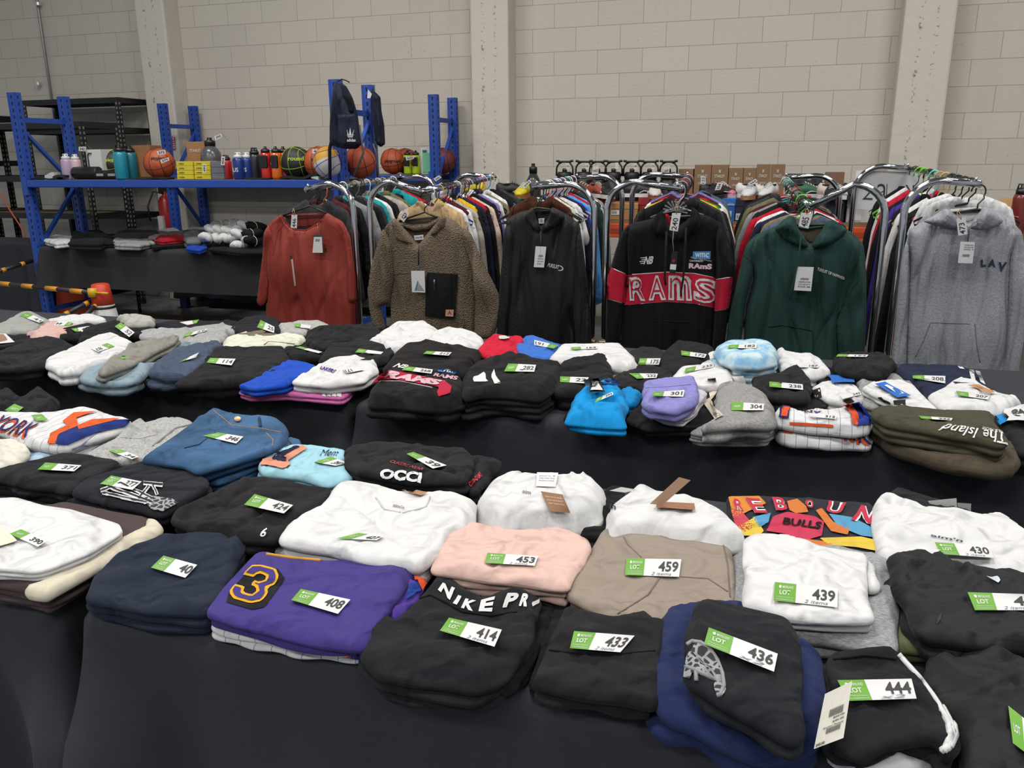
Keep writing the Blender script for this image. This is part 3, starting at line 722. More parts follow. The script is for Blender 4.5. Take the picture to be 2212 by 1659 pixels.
def seam(on, pts, m, r=.0012, name='seam'):
    out = []
    ons = on if isinstance(on, list) else [on]
    for i in range(len(pts)-1):
        for k in range(8):
            a = pts[i]; b = pts[i+1]; q = (a[0]+(b[0]-a[0])*k/8, a[1]+(b[1]-a[1])*k/8); d = ray(*q).normalized(); best = None
            for o in ons:
                h_ = TREE[o.name].ray_cast(CAM, d)
                if h_[0] is not None and (best is None or h_[3] < best[3]): best = h_
            if best: out.append(best[0]-d*r*.4)
    if len(out) > 2: return MB().tube(out, r, 5).mk(name, m, ons[0], True)
# --- rust red top
m = fab('92372d', 'satin'); m.node_tree.nodes['Principled BSDF'].inputs['Roughness'].default_value = .65
b = hang('long_sleeve_top', m, [(608, 463), (592, 473), (579, 486), (575, 520), (584, 610), (575, 665), (572, 770), (770, 770), (767, 660), (757, 560), (752, 505), (741, 480), (706, 459), (690, 480), (660, 496), (636, 495), (618, 480)], YF, .035, None, .02, 16, s=.012,
         label='rust red long sleeve top with raglan shoulders hanging on the leftmost rack', cat='top', group='garments facing the camera on the racks')
hang('sleeve', m, [(580, 484), (571, 505), (564, 577), (556, 648), (558, 659), (567, 662), (578, 645), (585, 600), (590, 510)], YF-.02, .03, b, .012, 8, s=.012)
hang('sleeve', m, [(742, 481), (757, 512), (768, 600), (771, 650), (760, 656), (749, 652), (751, 580), (742, 510)], YF-.02, .03, b, .012, 8, s=.012)
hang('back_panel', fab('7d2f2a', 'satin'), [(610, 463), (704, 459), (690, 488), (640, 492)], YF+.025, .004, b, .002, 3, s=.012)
for pts in ([(608, 465), (618, 481), (636, 496), (660, 498), (688, 484), (706, 461)],): seam(b, pts, fab('8a332c'), .004, 'neck_band')
seam(b, [(618, 480), (600, 500), (588, 560)], fab('8a332c')); seam(b, [(697, 477), (725, 492), (748, 530)], fab('8a332c'))
decal('chest_emblem', text2d('X', .05), [(700, 536), (707, 536), (707, 545), (700, 545)], b, mat('2a1214'))
decal('size_sticker', grid2d(2, 12), [(629, 560), (633, 559), (640, 617), (636, 618)], b, mat('d8b9b0', .4)); decal('sticker_dot', grid2d(2, 2), [(625, 552), (630, 552), (632, 560), (627, 560)], b, mat('1a1012'))
c = card('swing_tag', [(676, 507), (697, 507), (697, 546), (675, 546)], YF-.075, mat('41414a', .5), b); card('white_label', [(678, 512), (695, 512), (697, 546), (675, 546)], YF-.077, WHITE, c); barcode([(681, 516), (691, 516), (691, 522), (681, 522)], YF-.0775, c)
cord('tag_thread', [(686, 483), (687, 507)], YF-.06, .0008, STRING, b)
numtag('446', [(630, 464), (642, 464), (641, 493), (628, 492)], YF-.06, (634, 450), 'white numbered tag 446 tied at the neck of the rust red top')
hero_hanger((672, 402), ((604, 468), (712, 464)), YF, BP, 'black plastic hanger holding the rust red top')
b = hang('long_sleeve_top', fab('6e1b26', 'satin'), [(575, 655), (572, 770), (771, 770), (772, 650), (740, 630), (600, 630)], YF+.09, .02, None, .012, 8, s=.02,
         label='dark crimson hem of the garment showing below the rust red top', cat='top', group='garments facing the camera on the racks')
# --- brown fleece
m = fab('a39079', 'fleece')
b = hang('fleece_jacket', m, [(850, 470), (834, 487), (821, 512), (828, 560), (842, 600), (845, 690), (843, 755), (1027, 760), (1030, 640), (1026, 560), (1008, 505), (985, 478), (957, 466), (935, 490), (905, 528), (880, 500)], YF, .05, None, .022, 12, s=.011,
         label='brown pile fleece pullover with a black chest pocket and white card tag', cat='fleece jacket', group='garments facing the camera on the racks')
sL = hang('sleeve', m, [(828, 492), (815, 530), (802, 575), (795, 625), (798, 665), (805, 700), (818, 716), (834, 712), (826, 680), (822, 662), (842, 655), (850, 600), (850, 530)], YF-.03, .045, b, .014, 8, s=.012)
sR = hang('sleeve', m, [(1000, 488), (1018, 505), (1040, 560), (1067, 612), (1085, 652), (1087, 665), (1078, 695), (1065, 730), (1025, 735), (1024, 690), (1028, 645), (1022, 590), (1005, 540)], YF-.03, .05, b, .016, 8, s=.012)
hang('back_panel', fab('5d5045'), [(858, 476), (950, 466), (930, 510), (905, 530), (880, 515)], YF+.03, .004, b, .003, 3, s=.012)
hang('collar', m, [(845, 480), (852, 470), (862, 478), (880, 505), (893, 528), (872, 524), (856, 517)], YF-.055, .02, b, .004, 4, R=.02, s=.008)
hang('collar', m, [(930, 505), (945, 478), (955, 462), (964, 470), (960, 490), (945, 505), (932, 510)], YF-.055, .022, b, .004, 4, R=.02, s=.008)
hang('collar', m, [(860, 476), (890, 486), (925, 482), (952, 466), (948, 482), (925, 497), (895, 500), (868, 490)], YF+.012, .015, b, .004, 4, R=.02, s=.009)
o = pad('chest_pocket', b, [(924, 588), (990, 592), (984, 688), (919, 682)], fab('141415', 'satin'), .007)
cord('pocket_zip', [(938, 612), (939, 640)], YF-.095, .0012, mat('303033'), o); cord('zip_pull', [(938, 604), (938, 616)], YF-.097, .003, GALV, o)
pq = [(963, 669), (980, 669), (979, 684), (962, 683)]
e = card('leather_patch', pq, YF-.092, mat('c99a86', .6), o); flattext('patch_emblem', 'A', inner(pq, .25, .75, .3, .85), YF-.094, mat('a8432c'), e)
cord('front_zip', [(905, 528), (904, 545), (904, 575)], YF-.085, .003, mat('1b1b1d', .4), b)
seam([b, sL, sR], [(851, 593), (880, 590), (920, 588)], fab('6e6153'), .002); seam([b, sR], [(990, 590), (1008, 596), (1020, 606)], fab('6e6153'), .002)
cord('side_zip', [(1002, 690), (1001, 730)], YF-.075, .004, mat('1b1b1d', .4), b)
nq = [(894, 509), (914, 507), (915, 517), (896, 519)]; n_ = card('neck_label', nq, YF-.01, WHITE, b); flattext('neck_lettering', 'OAKLANDER', inner(nq, .1, .9, .3, .7), YF-.0115, INK, n_)
q = [(888, 585), (917, 585), (918.5, 632), (890, 631)]; t_ = card('swing_tag', q, YF-.1, mat('ececea', .5), b)
flatpoly('tag_emblem', [bil(q, .2, .08), bil(q, .45, .55), bil(q, .52, .48), bil(q, .35, .08)], YF-.102, mat('5a7f9e'), t_); flatpoly('tag_emblem', [bil(q, .38, .08), bil(q, .55, .42), bil(q, .95, .08)], YF-.102, mat('9a9a9e'), t_)
cord('tag_thread', [(904, 573), (903, 587)], YF-.09, .0012, mat('3a5a78'), b)
numtag('43', [(861, 470), (874, 452), (884, 462), (872, 480)], YF-.02, (868, 466), 'white numbered tag 43 tipped over the fleece collar')
hero_hanger((919, 414), ((862, 478), (945, 470)), YF, BP, 'black plastic hanger with a round hook holding the brown fleece')
# --- black hooded jacket
m = fab('1f1e20', 'satin'); m.node_tree.nodes['Principled BSDF'].inputs['Roughness'].default_value = .6
b = hang('hooded_jacket', m, [(1150, 452), (1125, 457), (1099, 470), (1090, 500), (1093, 600), (1088, 700), (1088, 775), (1280, 780), (1272, 660), (1262, 560), (1252, 484), (1225, 463), (1198, 449), (1185, 470), (1168, 490), (1158, 475)], YF, .045, None, .022, 18, s=.012,
         label='black hooded jacket with small white chest lettering on the middle rack', cat='jacket', group='garments facing the camera on the racks')
s1 = hang('sleeve', m, [(1100, 470), (1090, 498), (1082, 580), (1075, 680), (1071, 770), (1095, 775), (1105, 690), (1112, 600), (1114, 510)], YF-.03, .035, b, .014, 8, s=.012)
s2 = hang('sleeve', m, [(1250, 482), (1262, 550), (1274, 650), (1280, 785), (1246, 785), (1240, 680), (1242, 560)], YF-.03, .035, b, .014, 8, s=.012)
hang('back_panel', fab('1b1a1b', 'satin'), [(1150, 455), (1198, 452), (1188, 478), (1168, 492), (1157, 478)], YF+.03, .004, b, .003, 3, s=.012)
hang('hood', m, [(1152, 446), (1138, 458), (1132, 472), (1148, 490), (1165, 505), (1168, 490), (1158, 472)], YF-.05, .03, b, .01, 7, R=.02, s=.009)
hang('hood', m, [(1192, 446), (1210, 456), (1222, 470), (1200, 490), (1172, 506), (1170, 490), (1186, 470)], YF-.05, .03, b, .01, 7, R=.02, s=.009)
nq = [(1163, 472), (1176, 471), (1175, 483), (1164, 483)]; n_ = card('neck_label', nq, YF-.015, WHITE, b); flattext('neck_lettering', 'Q', inner(nq, .3, .7, .3, .8), YF-.017, INK, n_)
cord('front_zip', [(1168, 500), (1168, 560)], YF-.088, .0022, mat('101012', .4), b)
decal('chest_lettering', text2d('PURSUIT', .01, .3, .2), [(1184, 568), (1209, 573), (1208, 582), (1182, 576)], [b, s2], WHITE, .002)
V_ = [(.5+.5*math.cos(a), .5+.5*math.sin(a)) for a in np.linspace(-PI*.55, PI*.6, 9)]; V_ += [(.35+.5*math.cos(a), .5+.4*math.sin(a)) for a in np.linspace(PI*.6, -PI*.55, 9)]
decal('chest_swirl', poly2d(V_, .2), [(1203, 572), (1217, 575), (1217, 586), (1200, 584)], [b, s2], WHITE, .002)
q = [(1157, 532), (1180, 533), (1175, 578), (1153, 577)]; t_ = card('swing_tag', q, YF-.09, mat('eceae6', .6), b); barcode(inner(q, .35, .8, .5, .6), YF-.0915, t_)
for k, s_ in enumerate(('GENERATION', '5555 20/02', 'SIZE L')): flattext('tag_lettering', s_, inner(q, .3, .85, .38-.12*k, .44-.12*k), YF-.0915, mat('77777a'), t_)
cord('tag_thread', [(1168, 520), (1168, 538)], YF-.088, .0009, BP, b)
hero_hanger((1163, 402), ((1145, 455), (1205, 455)), YF, mat('16302c', .4), 'dark green plastic hanger holding the black hooded jacket')
# --- black hoodie with the red band
m = fab('121215'); RED = fab('c0203c'); WP = fab('e6d9dc')
b = hang('banded_hoodie', m, [(1418, 470), (1385, 478), (1358, 484), (1352, 520), (1356, 600), (1346, 660), (1338, 780), (1541, 790), (1543, 670), (1548, 600), (1548, 525), (1562, 486), (1535, 468), (1500, 460), (1478, 480), (1455, 495), (1435, 485)], YF, .05, None, .018, 12, s=.011,
         label='black hoodie with a wide red chest band lettered RAMS', cat='hoodie', group='garments facing the camera on the racks')
sL = hang('sleeve', m, [(1360, 483), (1343, 500), (1328, 545), (1315, 592), (1309, 645), (1307, 770), (1336, 775), (1344, 700), (1350, 655), (1358, 600), (1364, 530)], YF-.025, .045, b, .012, 8, s=.012)
sR = hang('sleeve', m, [(1556, 476), (1568, 500), (1578, 530), (1587, 575), (1574, 660), (1562, 785), (1535, 785), (1541, 700), (1545, 640), (1548, 560), (1545, 510)], YF-.025, .045, b, .012, 8, s=.012)
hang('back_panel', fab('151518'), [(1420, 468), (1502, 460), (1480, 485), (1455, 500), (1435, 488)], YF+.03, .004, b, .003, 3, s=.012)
hang('hood_lining', fab('b0152c'), [(1428, 462), (1445, 462), (1452, 495), (1442, 492)], YF-.01, .006, b, .003, 3, R=.02, s=.009)
h1 = hang('hood', m, [(1435, 452), (1418, 462), (1405, 482), (1415, 505), (1440, 518), (1462, 522), (1452, 500), (1440, 478)], YF-.055, .035, b, .01, 7, R=.025, s=.009)
h2 = hang('hood', m, [(1495, 446), (1510, 458), (1515, 480), (1505, 500), (1485, 515), (1462, 522), (1468, 500), (1488, 478)], YF-.055, .035, b, .01, 7, R=.025, s=.009)
o1 = pad('red_band', b, [(1355.5, 594), (1440, 588), (1500, 591), (1547, 601), (1543, 665), (1500, 655), (1440, 651), (1349, 659)], RED, .0035, s=.03)
pad('red_band', sL, [(1317, 577), (1357, 595), (1349, 655), (1309, 643)], RED, .004, s=.05); pad('red_band', sR, [(1547, 604), (1584, 598), (1572, 666), (1545, 672)], RED, .004, s=.05)
for on, pts in ((b, [(1355, 594), (1440, 588), (1500, 591), (1547, 601)]), (b, [(1348, 659), (1440, 651), (1500, 655), (1543, 665)]), (sL, [(1317, 577), (1357, 595)]), (sL, [(1309, 644), (1349, 656)]), (sR, [(1547, 604), (1583, 598)]), (sR, [(1545, 672), (1571, 667)])): seam(on, pts, WP, .0026, 'white_piping')
for ch, q in (('R', [(1360, 598), (1396, 597), (1395, 650), (1361, 649)]), ('A', [(1402, 595), (1437, 594), (1439, 648), (1402, 649)]), ('m', [(1444, 594), (1494, 595), (1496, 650), (1444, 648)]), ('S', [(1500, 599), (1546, 604), (1542, 657), (1499, 652)])):
    decal('band_letter', text2d(ch, .06, 0, .12), q, b, WP, .006)
    decal('band_letter_line', text2d(ch, -.015, 0, .12), inner(q, .1, .9, .1, .9), b, RED, .008)
decal('chest_logo', text2d('NB', .04, .25, .3), [(1393, 554), (1412, 553), (1410, 570), (1390, 571)], b, WP, .002)
for k in range(4): decal('chest_logo_stripe', grid2d(2, 1), [(1384+(k % 2)*3-k, 556+k*4), (1397-k, 555+k*4), (1396-k, 557+k*4), (1383+(k % 2)*3-k, 558+k*4)], b, WP, .002)
q = [(1497, 543), (1535, 543), (1534, 560), (1496, 558)]; e = decal('sponsor_badge', grid2d(4, 2), q, b, mat('3a8ed0', .5), .002); decal('badge_lettering', text2d('wmc', .02), inner(q, .12, .9, .2, .8), b, WHITE, .0032, parent=e)
decal('chest_lettering', text2d('Wheeler Motor Company', .0), [(1492, 554), (1537, 562), (1537, 566), (1492, 559)], b, WP, .002)
decal('chest_lettering', text2d('CANTERBURY', .02), [(1489, 561), (1520, 562), (1520, 566), (1489, 565)], b, WP, .002); decal('chest_lettering', text2d('RAmS', .06), [(1488, 568), (1538, 570), (1537, 582), (1487, 580)], b, mat('e0b8c0', .7), .002)
cord('drawstring', [(1440, 500), (1438, 560), (1436, 600), (1438, 616)], YF-.105, .005, fab('1d1d20'), b); cord('drawstring', [(1482, 492), (1480, 540), (1476, 600), (1471, 630), (1471, 640)], YF-.105, .005, fab('1d1d20'), b)
seam(b, [(1390, 698), (1420, 693), (1500, 696), (1514, 700)], fab('1f1f23'), .002, 'pocket_seam'); seam(b, [(1390, 698), (1376, 760)], fab('1f1f23'), .002, 'pocket_seam'); seam(b, [(1512, 700), (1520, 770)], fab('1f1f23'), .002, 'pocket_seam')
q = [(1451, 544), (1464, 543), (1459, 592), (1446, 590)]; t_ = card('swing_tag', q, YF-.11, mat('101012', .4), b); card('white_label', inner(q, .0, 1, .18, .42), YF-.112, WHITE, t_); flattext('tag_emblem', 'e', inner(q, .3, .7, .52, .64), YF-.112, mat('c8202c'), t_)
cord('tag_thread', [(1455, 498), (1453, 520), (1456, 547)], YF-.1, .0012, mat('b8b8bc'), b)
numtag('240', [(1452, 460), (1471, 460), (1464, 500), (1446, 497)], YF-.1, (1462, 440), 'white numbered tag 240 tied at the neck of the red banded hoodie')
s_ = MB(); cc = PY(1459, 460, YF-.08)
for k in range(11): a = -.2+k*(PI+.4)/10; s_.tube([cc+Vector((0, 0, .01)), cc+Vector((.055*math.cos(a), -.008*(k % 2), .01+.05*math.sin(a)*(1 if k % 2 else .92)))], [.002, .005], 4)
s_.mk('rosette', mat('77777c', .25, .4), None, label='grey pleated paper rosette tied above the red banded hoodie', cat='rosette')
hero_hanger((1468, 398), ((1405, 470), (1520, 465)), YF, GALV, 'metal hooked hanger holding the red banded hoodie')
# --- dark green hoodie
m = fab('27433f'); m2 = fab('1f3733')
b = hang('green_hoodie', m, [(1700, 478), (1668, 492), (1630, 508), (1612, 540), (1628, 600), (1612, 660), (1602, 790), (1808, 795), (1812, 680), (1850, 640), (1870, 560), (1864, 525), (1838, 500), (1795, 482), (1775, 505), (1752, 530), (1722, 505)], YF-.02, .055, None, .025, 12, s=.011,
         label='dark green hoodie lettered PURSUIT OF HAPPINESS on the right hand rack', cat='hoodie', group='garments facing the camera on the racks')
sL = hang('sleeve', m, [(1632, 507), (1612, 528), (1602, 560), (1587, 630), (1574, 690), (1562, 785), (1597, 785), (1603, 720), (1612, 650), (1628, 590), (1632, 540)], YF-.045, .05, b, .012, 8, s=.012)
sR = hang('sleeve', m, [(1850, 508), (1866, 530), (1872, 600), (1872, 680), (1867, 775), (1812, 775), (1806, 700), (1822, 650), (1842, 600), (1846, 540)], YF-.045, .05, b, .014, 8, s=.012)
hang('back_panel', fab('5b5547'), [(1702, 478), (1792, 482), (1778, 500), (1752, 528), (1724, 503)], YF+.02, .004, b, .003, 3, s=.012)
h1 = hang('hood', m, [(1706, 465), (1688, 478), (1672, 495), (1690, 515), (1718, 530), (1748, 536), (1738, 512), (1722, 490), (1718, 470)], YF-.08, .04, b, .014, 8, R=.025, s=.009)
h2 = hang('hood', m, [(1796, 474), (1815, 484), (1832, 496), (1815, 518), (1785, 532), (1752, 536), (1758, 518), (1775, 498), (1784, 480)], YF-.08, .04, b, .014, 8, R=.025, s=.009)
seam([b, sL], [(1604, 548), (1620, 562), (1626, 572)], m2, .002); seam([b, sR], [(1812, 680), (1830, 640), (1868, 590)], m2, .002)
decal('chest_lettering', text2d('PURSUIT OF HAPPINESS', .02, 0, .1), [(1768, 577), (1824, 598), (1823, 604), (1767, 584)], [b, sR], WHITE, .003)
seam(b, [(1660, 706), (1690, 702), (1756, 714), (1758, 790)], m2, .003, 'pocket_seam')
cord('drawstring', [(1730, 512), (1725, 560), (1714, 610), (1706, 647)], YF-.125, .0035, m, b)
q = [(1722, 576), (1758, 577), (1752, 629), (1715, 627)]; t_ = card('swing_tag', q, YF-.12, mat('eeecea', .6), b); barcode(inner(q, .3, .8, .45, .54), YF-.1215, t_)
for k, s_ in enumerate(('GENERATION', '1223 68 0/12', 'SIZE M')): flattext('tag_lettering', s_, inner(q, .2, .9, .34-.1*k, .4-.1*k), YF-.1215, mat('66666a'), t_)
cord('tag_thread', [(1744, 535), (1742, 560), (1739, 584)], YF-.115, .001, BP, b)
numtag('485', [(1731, 459), (1756, 462), (1746, 494), (1725, 488)], YF-.11, (1744, 450), 'white numbered tag 485 tied above the dark green hoodie')
hero_hanger((1745, 443), ((1690, 485), (1810, 485)), YF, mat('113d35', .4), 'dark green hanger holding the dark green hoodie')
# --- light grey hoodie
m = fab('a2a5ad', 'heather')
b = hang('grey_hoodie', m, [(2048, 452), (2015, 468), (1985, 483), (1962, 498), (1962, 560), (1958, 640), (1955, 800), (1950, 840), (2168, 850), (2178, 700), (2182, 552), (2205, 500), (2188, 478), (2160, 458), (2125, 446), (2110, 470), (2095, 485), (2070, 475)], YF-.02, .055, None, .02, 12, s=.011,
         label='light grey marl hoodie lettered LAV on the rightmost rack', cat='hoodie', group='garments facing the camera on the racks')
sL = hang('sleeve', m, [(1964, 497), (1952, 540), (1944, 590), (1934, 700), (1922, 800), (1916, 850), (1955, 852), (1958, 780), (1963, 660), (1966, 580)], YF-.045, .045, b, .012, 8, s=.012)
sR = hang('sleeve', m, [(2184, 478), (2208, 500), (2225, 600), (2218, 700), (2200, 800), (2182, 862), (2150, 842), (2163, 770), (2176, 660), (2180, 560)], YF-.045, .045, b, .012, 8, s=.012)
hang('back_panel', fab('d8d6d6'), [(2048, 452), (2125, 446), (2108, 475), (2080, 482), (2060, 468)], YF+.02, .004, b, .003, 3, s=.012)
h1 = hang('hood', m, [(2044, 449), (2020, 464), (1992, 478), (2020, 488), (2060, 494), (2092, 494), (2078, 476), (2062, 462)], YF-.08, .035, b, .012, 8, R=.025, s=.009)
h2 = hang('hood', m, [(2126, 444), (2150, 460), (2170, 478), (2150, 492), (2120, 498), (2094, 495), (2102, 474), (2118, 456)], YF-.08, .035, b, .012, 8, R=.025, s=.009)
NV = mat('1a2140', .7)
for t, q in (('L', [(2118, 561), (2130, 559), (2130, 575), (2118, 576)]), ('A', [(2136, 560), (2152, 560), (2150, 577), (2134, 576)]), ('V', [(2157, 566), (2175, 566), (2168, 588), (2155, 585)])): decal('chest_letter', text2d(t, .05, 0, .3), q, [b, sR], NV, .003)
gs = fab('7c8088'); seam(b, [(2010, 697), (2106, 700)], gs, .002, 'pocket_seam'); seam(b, [(2010, 697), (1995, 735), (1975, 776)], gs, .002, 'pocket_seam'); seam(b, [(2106, 700), (2110, 745), (2118, 788)], gs, .002, 'pocket_seam')
q = [(2075, 522), (2106, 523), (2101, 569), (2069, 568)]; t_ = card('swing_tag', q, YF-.12, mat('eeecea', .6), b); barcode(inner(q, .25, .75, .3, .42), YF-.1215, t_)
for k, s_ in enumerate(('GENERATION', '123 68 0/45', 'SIZE S')): flattext('tag_lettering', s_, inner(q, .3, .95, .82-.1*k, .88-.1*k), YF-.1215, mat('66666a'), t_)
cord('tag_thread', [(2094, 490), (2092, 510), (2090, 526)], YF-.1, .0015, NV, b)
numtag('473', [(2066, 472), (2086, 470), (2090, 506), (2070, 509)], YF-.11, (2068, 454), 'white numbered tag 473 tied at the neck of the grey hoodie')
hero_hanger((2116, 398), ((2040, 462), (2135, 455)), YF, BP, 'black plastic hanger holding the light grey hoodie')
# ------------------------------------------------------------- goods on the blue shelf
BT = {}
def at(px, Y): return PY(px, 385, Y).x
def topz(px, py, Y): return PY(px, py, Y).z
LC = mat('17171a', .4)
def bottle(px, ytop, Y, z, wpx, col, lidcol, label, group, style='plain', trans=0, text=None):
    x = at(px, Y); H_ = topz(px, ytop, Y)-z; r = wpx/FPX*math.hypot(x, Y)*.97/2
    root = empty('water_bottle', (x, Y, z), label, 'water bottle', group)
    mb = mat(col, .25, 0, .5, trans)
    lh = H_*.2; bh = H_-lh
    if style == 'squeeze': prof = [(0, 0), (r*.85, 0), (r*.95, bh*.08), (r*.9, bh*.45), (r*.72, bh*.6), (r*.95, bh*.8), (r*.9, bh), (0, bh)]
    elif style == 'jug': prof = [(0, 0), (r*.9, 0), (r, bh*.06), (r*.97, bh*.3), (r, bh*.6), (r*.9, bh*.8), (r*.45, bh), (0, bh)]
    else: prof = [(0, 0), (r*.92, 0), (r, bh*.05), (r, bh*.9), (r*.88, bh), (0, bh)]
    MB().lathe(prof, (x, Y, z), 20).mk('bottle_body', mb, root, True)
    lid = MB().lathe([(0, 0), (r*.75 if style != 'jug' else r*.5, 0), (r*.78 if style != 'jug' else r*.52, lh*.45), (r*.5, lh*.6), (r*.25, lh*.7), (r*.22, lh), (0, lh)], (x, Y, z+bh), 18).mk('lid', mat(lidcol, .4), root, True)
    if style in ('plain', 'loop'): MB().tube([(x-r*.6, Y, z+bh+lh*.4), (x-r*.5, Y, z+H_), (x+r*.5, Y, z+H_), (x+r*.6, Y, z+bh+lh*.4)], r*.12, 6).mk('carry_loop', mat(lidcol, .4), lid, True)
    if style == 'squeeze': MB().box(x-r*.55, x+r*.75, Y-r*1.02, Y-r*.5, z+bh*.42, z+bh*.92, r*.2).mk('grip_panel', LC, root)
    if text: 
        V2, F = text2d(text, .02); mk('printed_lettering', [(x+(u-.5)*r*1.1, Y-r*1.01-.001, z+bh*(.35+v*.2)) for u, v in V2], F, WHITE, root, False)
    return root
def ball(px, py, Y, col, label, seamc='1a1412', text=None, rz=0, two=None, z0=1.346):
    R_ = .118; x = PY(px, py, Y).x; z = z0+R_
    V = []; F = []; n = 20
    m = MB().lathe([(R_*math.sin(a), -R_*math.cos(a)) for a in np.linspace(0.02, PI-.02, 18)], (0, 0, 0), 28)
    M = Matrix.Translation((x, Y, z)) @ Matrix.Rotation(rz, 4, 'Y') @ Matrix.Rotation(.4, 4, 'X')
    m.xf(M)
    mi = None; ms = [mat(col, .55, noise=160)]
    if two: ms = [mat(c, .55) for c in two]; mi = [(0, 1, 2)[(k % 28)//10] for k in range(len(m.F))]
    o = mk('basketball', m.V, m.F, ms, None, True, label=label, cat='ball', group='balls on the blue shelves', mi=mi); reg(o, m.V, m.F)
    s_ = MB(); sr_ = R_*1.0015
    for ax in range(3):
        pts = []
        for k in range(33):
            a = 2*PI*k/32; p = (sr_*math.cos(a), sr_*math.sin(a), 0) if ax == 0 else ((0, sr_*math.cos(a), sr_*math.sin(a)) if ax == 1 else (sr_*math.cos(a), 0, sr_*math.sin(a)))
            pts.append(M @ Vector(p))
        s_.tube(pts, .0022, 5, False)
    for sg in (-1, 1):
        pts = []
        for k in range(33):
            a = 2*PI*k/32; v = Vector((sg*.62+.18*math.cos(2*a)*sg, math.cos(a)*.8, math.sin(a)*.8)).normalized()*sr_; pts.append(M @ v)
        s_.tube(pts, .0022, 5, False)
    s_.mk('seam', mat(seamc, .6), o, True)
    if text: q = [(px-18, py-8), (px+16, py-8), (px+16, py+1), (px-18, py+1)]; decal('ball_lettering', text2d(text, .03, 0, .2), q, o, mat(seamc, .6), .002)
    return o
def carton(px0, px1, ytop, Y, z, col, label, cat='box', group=None, dep=.1, name='cardboard_box', lid=None, text=None, tcol='ece4d8', rough=.75, ty=(.55, .75), text2=None):
    x0 = PY(px0, ytop, Y).x; x1 = PY(px1, ytop, Y).x; zt = topz((px0+px1)/2, ytop, Y)
    o = MB().box(x0, x1, Y, Y+dep, z, zt, .002).mk(name, mat(col, rough), None, False, label=label, cat=cat, group=group)
    if lid: MB().box(x0-.003, x1+.003, Y-.003, Y+dep+.003, zt-(zt-z)*lid[0], zt+.001, .002).mk('box_lid', mat(lid[1], rough), o)
    def put(s_, a, b_, c, d, off=.01, cc=tcol):
        V2, F = text2d(s_, off); mk('box_lettering', [(x0+(x1-x0)*(a+(b_-a)*u), Y-.0045, z+(zt-z)*(c+(d-c)*v)) for u, v in V2], F, mat(cc, .6), o, False)
    if text: put(text, .2, .8, *ty)
    if text2: put(text2, .25, .75, .3, .42, 0)
    return o, (x0, x1, z, zt, put)
def tstr(o, q, Y):
    a = PY(*bil(q, .5, .97), Y); MB().tube([a, a+Vector((.004, .05, .012)), a+Vector((.006, .11, -.035))], .0012, 4).mk('string', STRING, o, True)
SZ = 1.346; SG = 'drink bottles on the blue shelf'
bottle(148, 333, 5.56, SZ, 20, 'b9a3bd', 'f0f0f0', 'floral purple water bottle with a white lid, leftmost on the blue shelf', SG, 'plain')
bottle(168, 334, 5.6, SZ, 19, 'd8b8c0', 'f0f0f0', 'pink floral water bottle with a white lid beside the white headphone box', SG, 'plain')
bottle(265, 313, 5.52, SZ, 25, '1f8fa6', '18181a', 'bright teal tall bottle with a black lid', SG, 'loop'); bottle(287, 315, 5.62, SZ, 24, '1a6f80', '18181a', 'darker teal bottle beside the brown carton', SG, 'loop')
bottle(461, 297, 5.72, SZ, 42, '55575c', '161618', 'large smoky grey jug bottle with a black screw lid on the blue shelf', SG, 'jug')
bottle(492, 336, 5.6, SZ, 22, 'c22a26', '141416', 'red water bottle behind the numbered tag 454', SG, 'plain')
bottle(518, 330, 5.53, SZ, 23, '213a86', 'e8e8ea', 'navy water bottle with white lid, left of the navy pair', SG, 'plain', text='US'); bottle(536, 330, 5.58, SZ, 22, '213a86', 'e8e8ea', 'navy water bottle with white lid, right of the navy pair', SG, 'plain', text='US')
bottle(554, 320, 5.62, SZ, 24, '2e2e33', '141416', 'dark see-through shaker bottle beside the red squeeze bottle', SG, 'plain')
for px, c, nm in ((578, 'cf2a22', 'red'), (600, 'f06a1c', 'orange'), (616, 'd42a68', 'magenta')): bottle(px, 316, 5.54 if px != 616 else 5.6, SZ, 24, c, '141416', f'{nm} squeeze bottle with a black grip and spout', SG, 'squeeze')
bottle(882, 325, 7.2, SZ, 19, 'bcd41f', '141416', 'lime squeeze bottle, left of the pair beside the white box', SG, 'squeeze'); bottle(900, 325, 7.2, SZ, 19, 'bcd41f', '141416', 'lime squeeze bottle, right of the pair beside the white box', SG, 'squeeze')
ball(344, 346, 5.62, 'c4572c', 'orange basketball with black lettering right of the tall brown carton', text='playground'); ball(247, 350, 5.78, '1c1d1c', 'black ball with lime lettering behind the teal bottle', 'a8cc2a', 'playground')
ball(640, 346, 5.62, '1c1d1c', 'black basketball with lime green seams', 'a8cc2a', 'round'); ball(690, 348, 5.64, 'c4572c', 'orange basketball left of the purple and yellow ball', text='playgro')
ball(712, 350, 5.5, 'e0a41c', 'purple, white and yellow ball beside the rack post', '5a3a9a', None, 1.1, two=('5b3d94', 'e6a91e', 'd9d4d8')); ball(778, 352, 5.7, 'b84e28', 'orange basketball half hidden behind the diagonal brace')
ball(849, 352, 7.3, 'c4572c', 'orange basketball on the rear blue shelf under the second bag', text='playground'); ball(876, 350, 7.42, 'a8452a', 'red brown basketball behind the lime bottles'); ball(958, 356, 7.4, '7d2f33', 'maroon ball behind the last blue post')
o, (x0, x1, z0_, z1_, put) = carton(184, 216, 323, 5.62, SZ, 'dddddb', 'white headphone box with a green loop printed on it', dep=.16, group='boxed goods on the blue shelf')
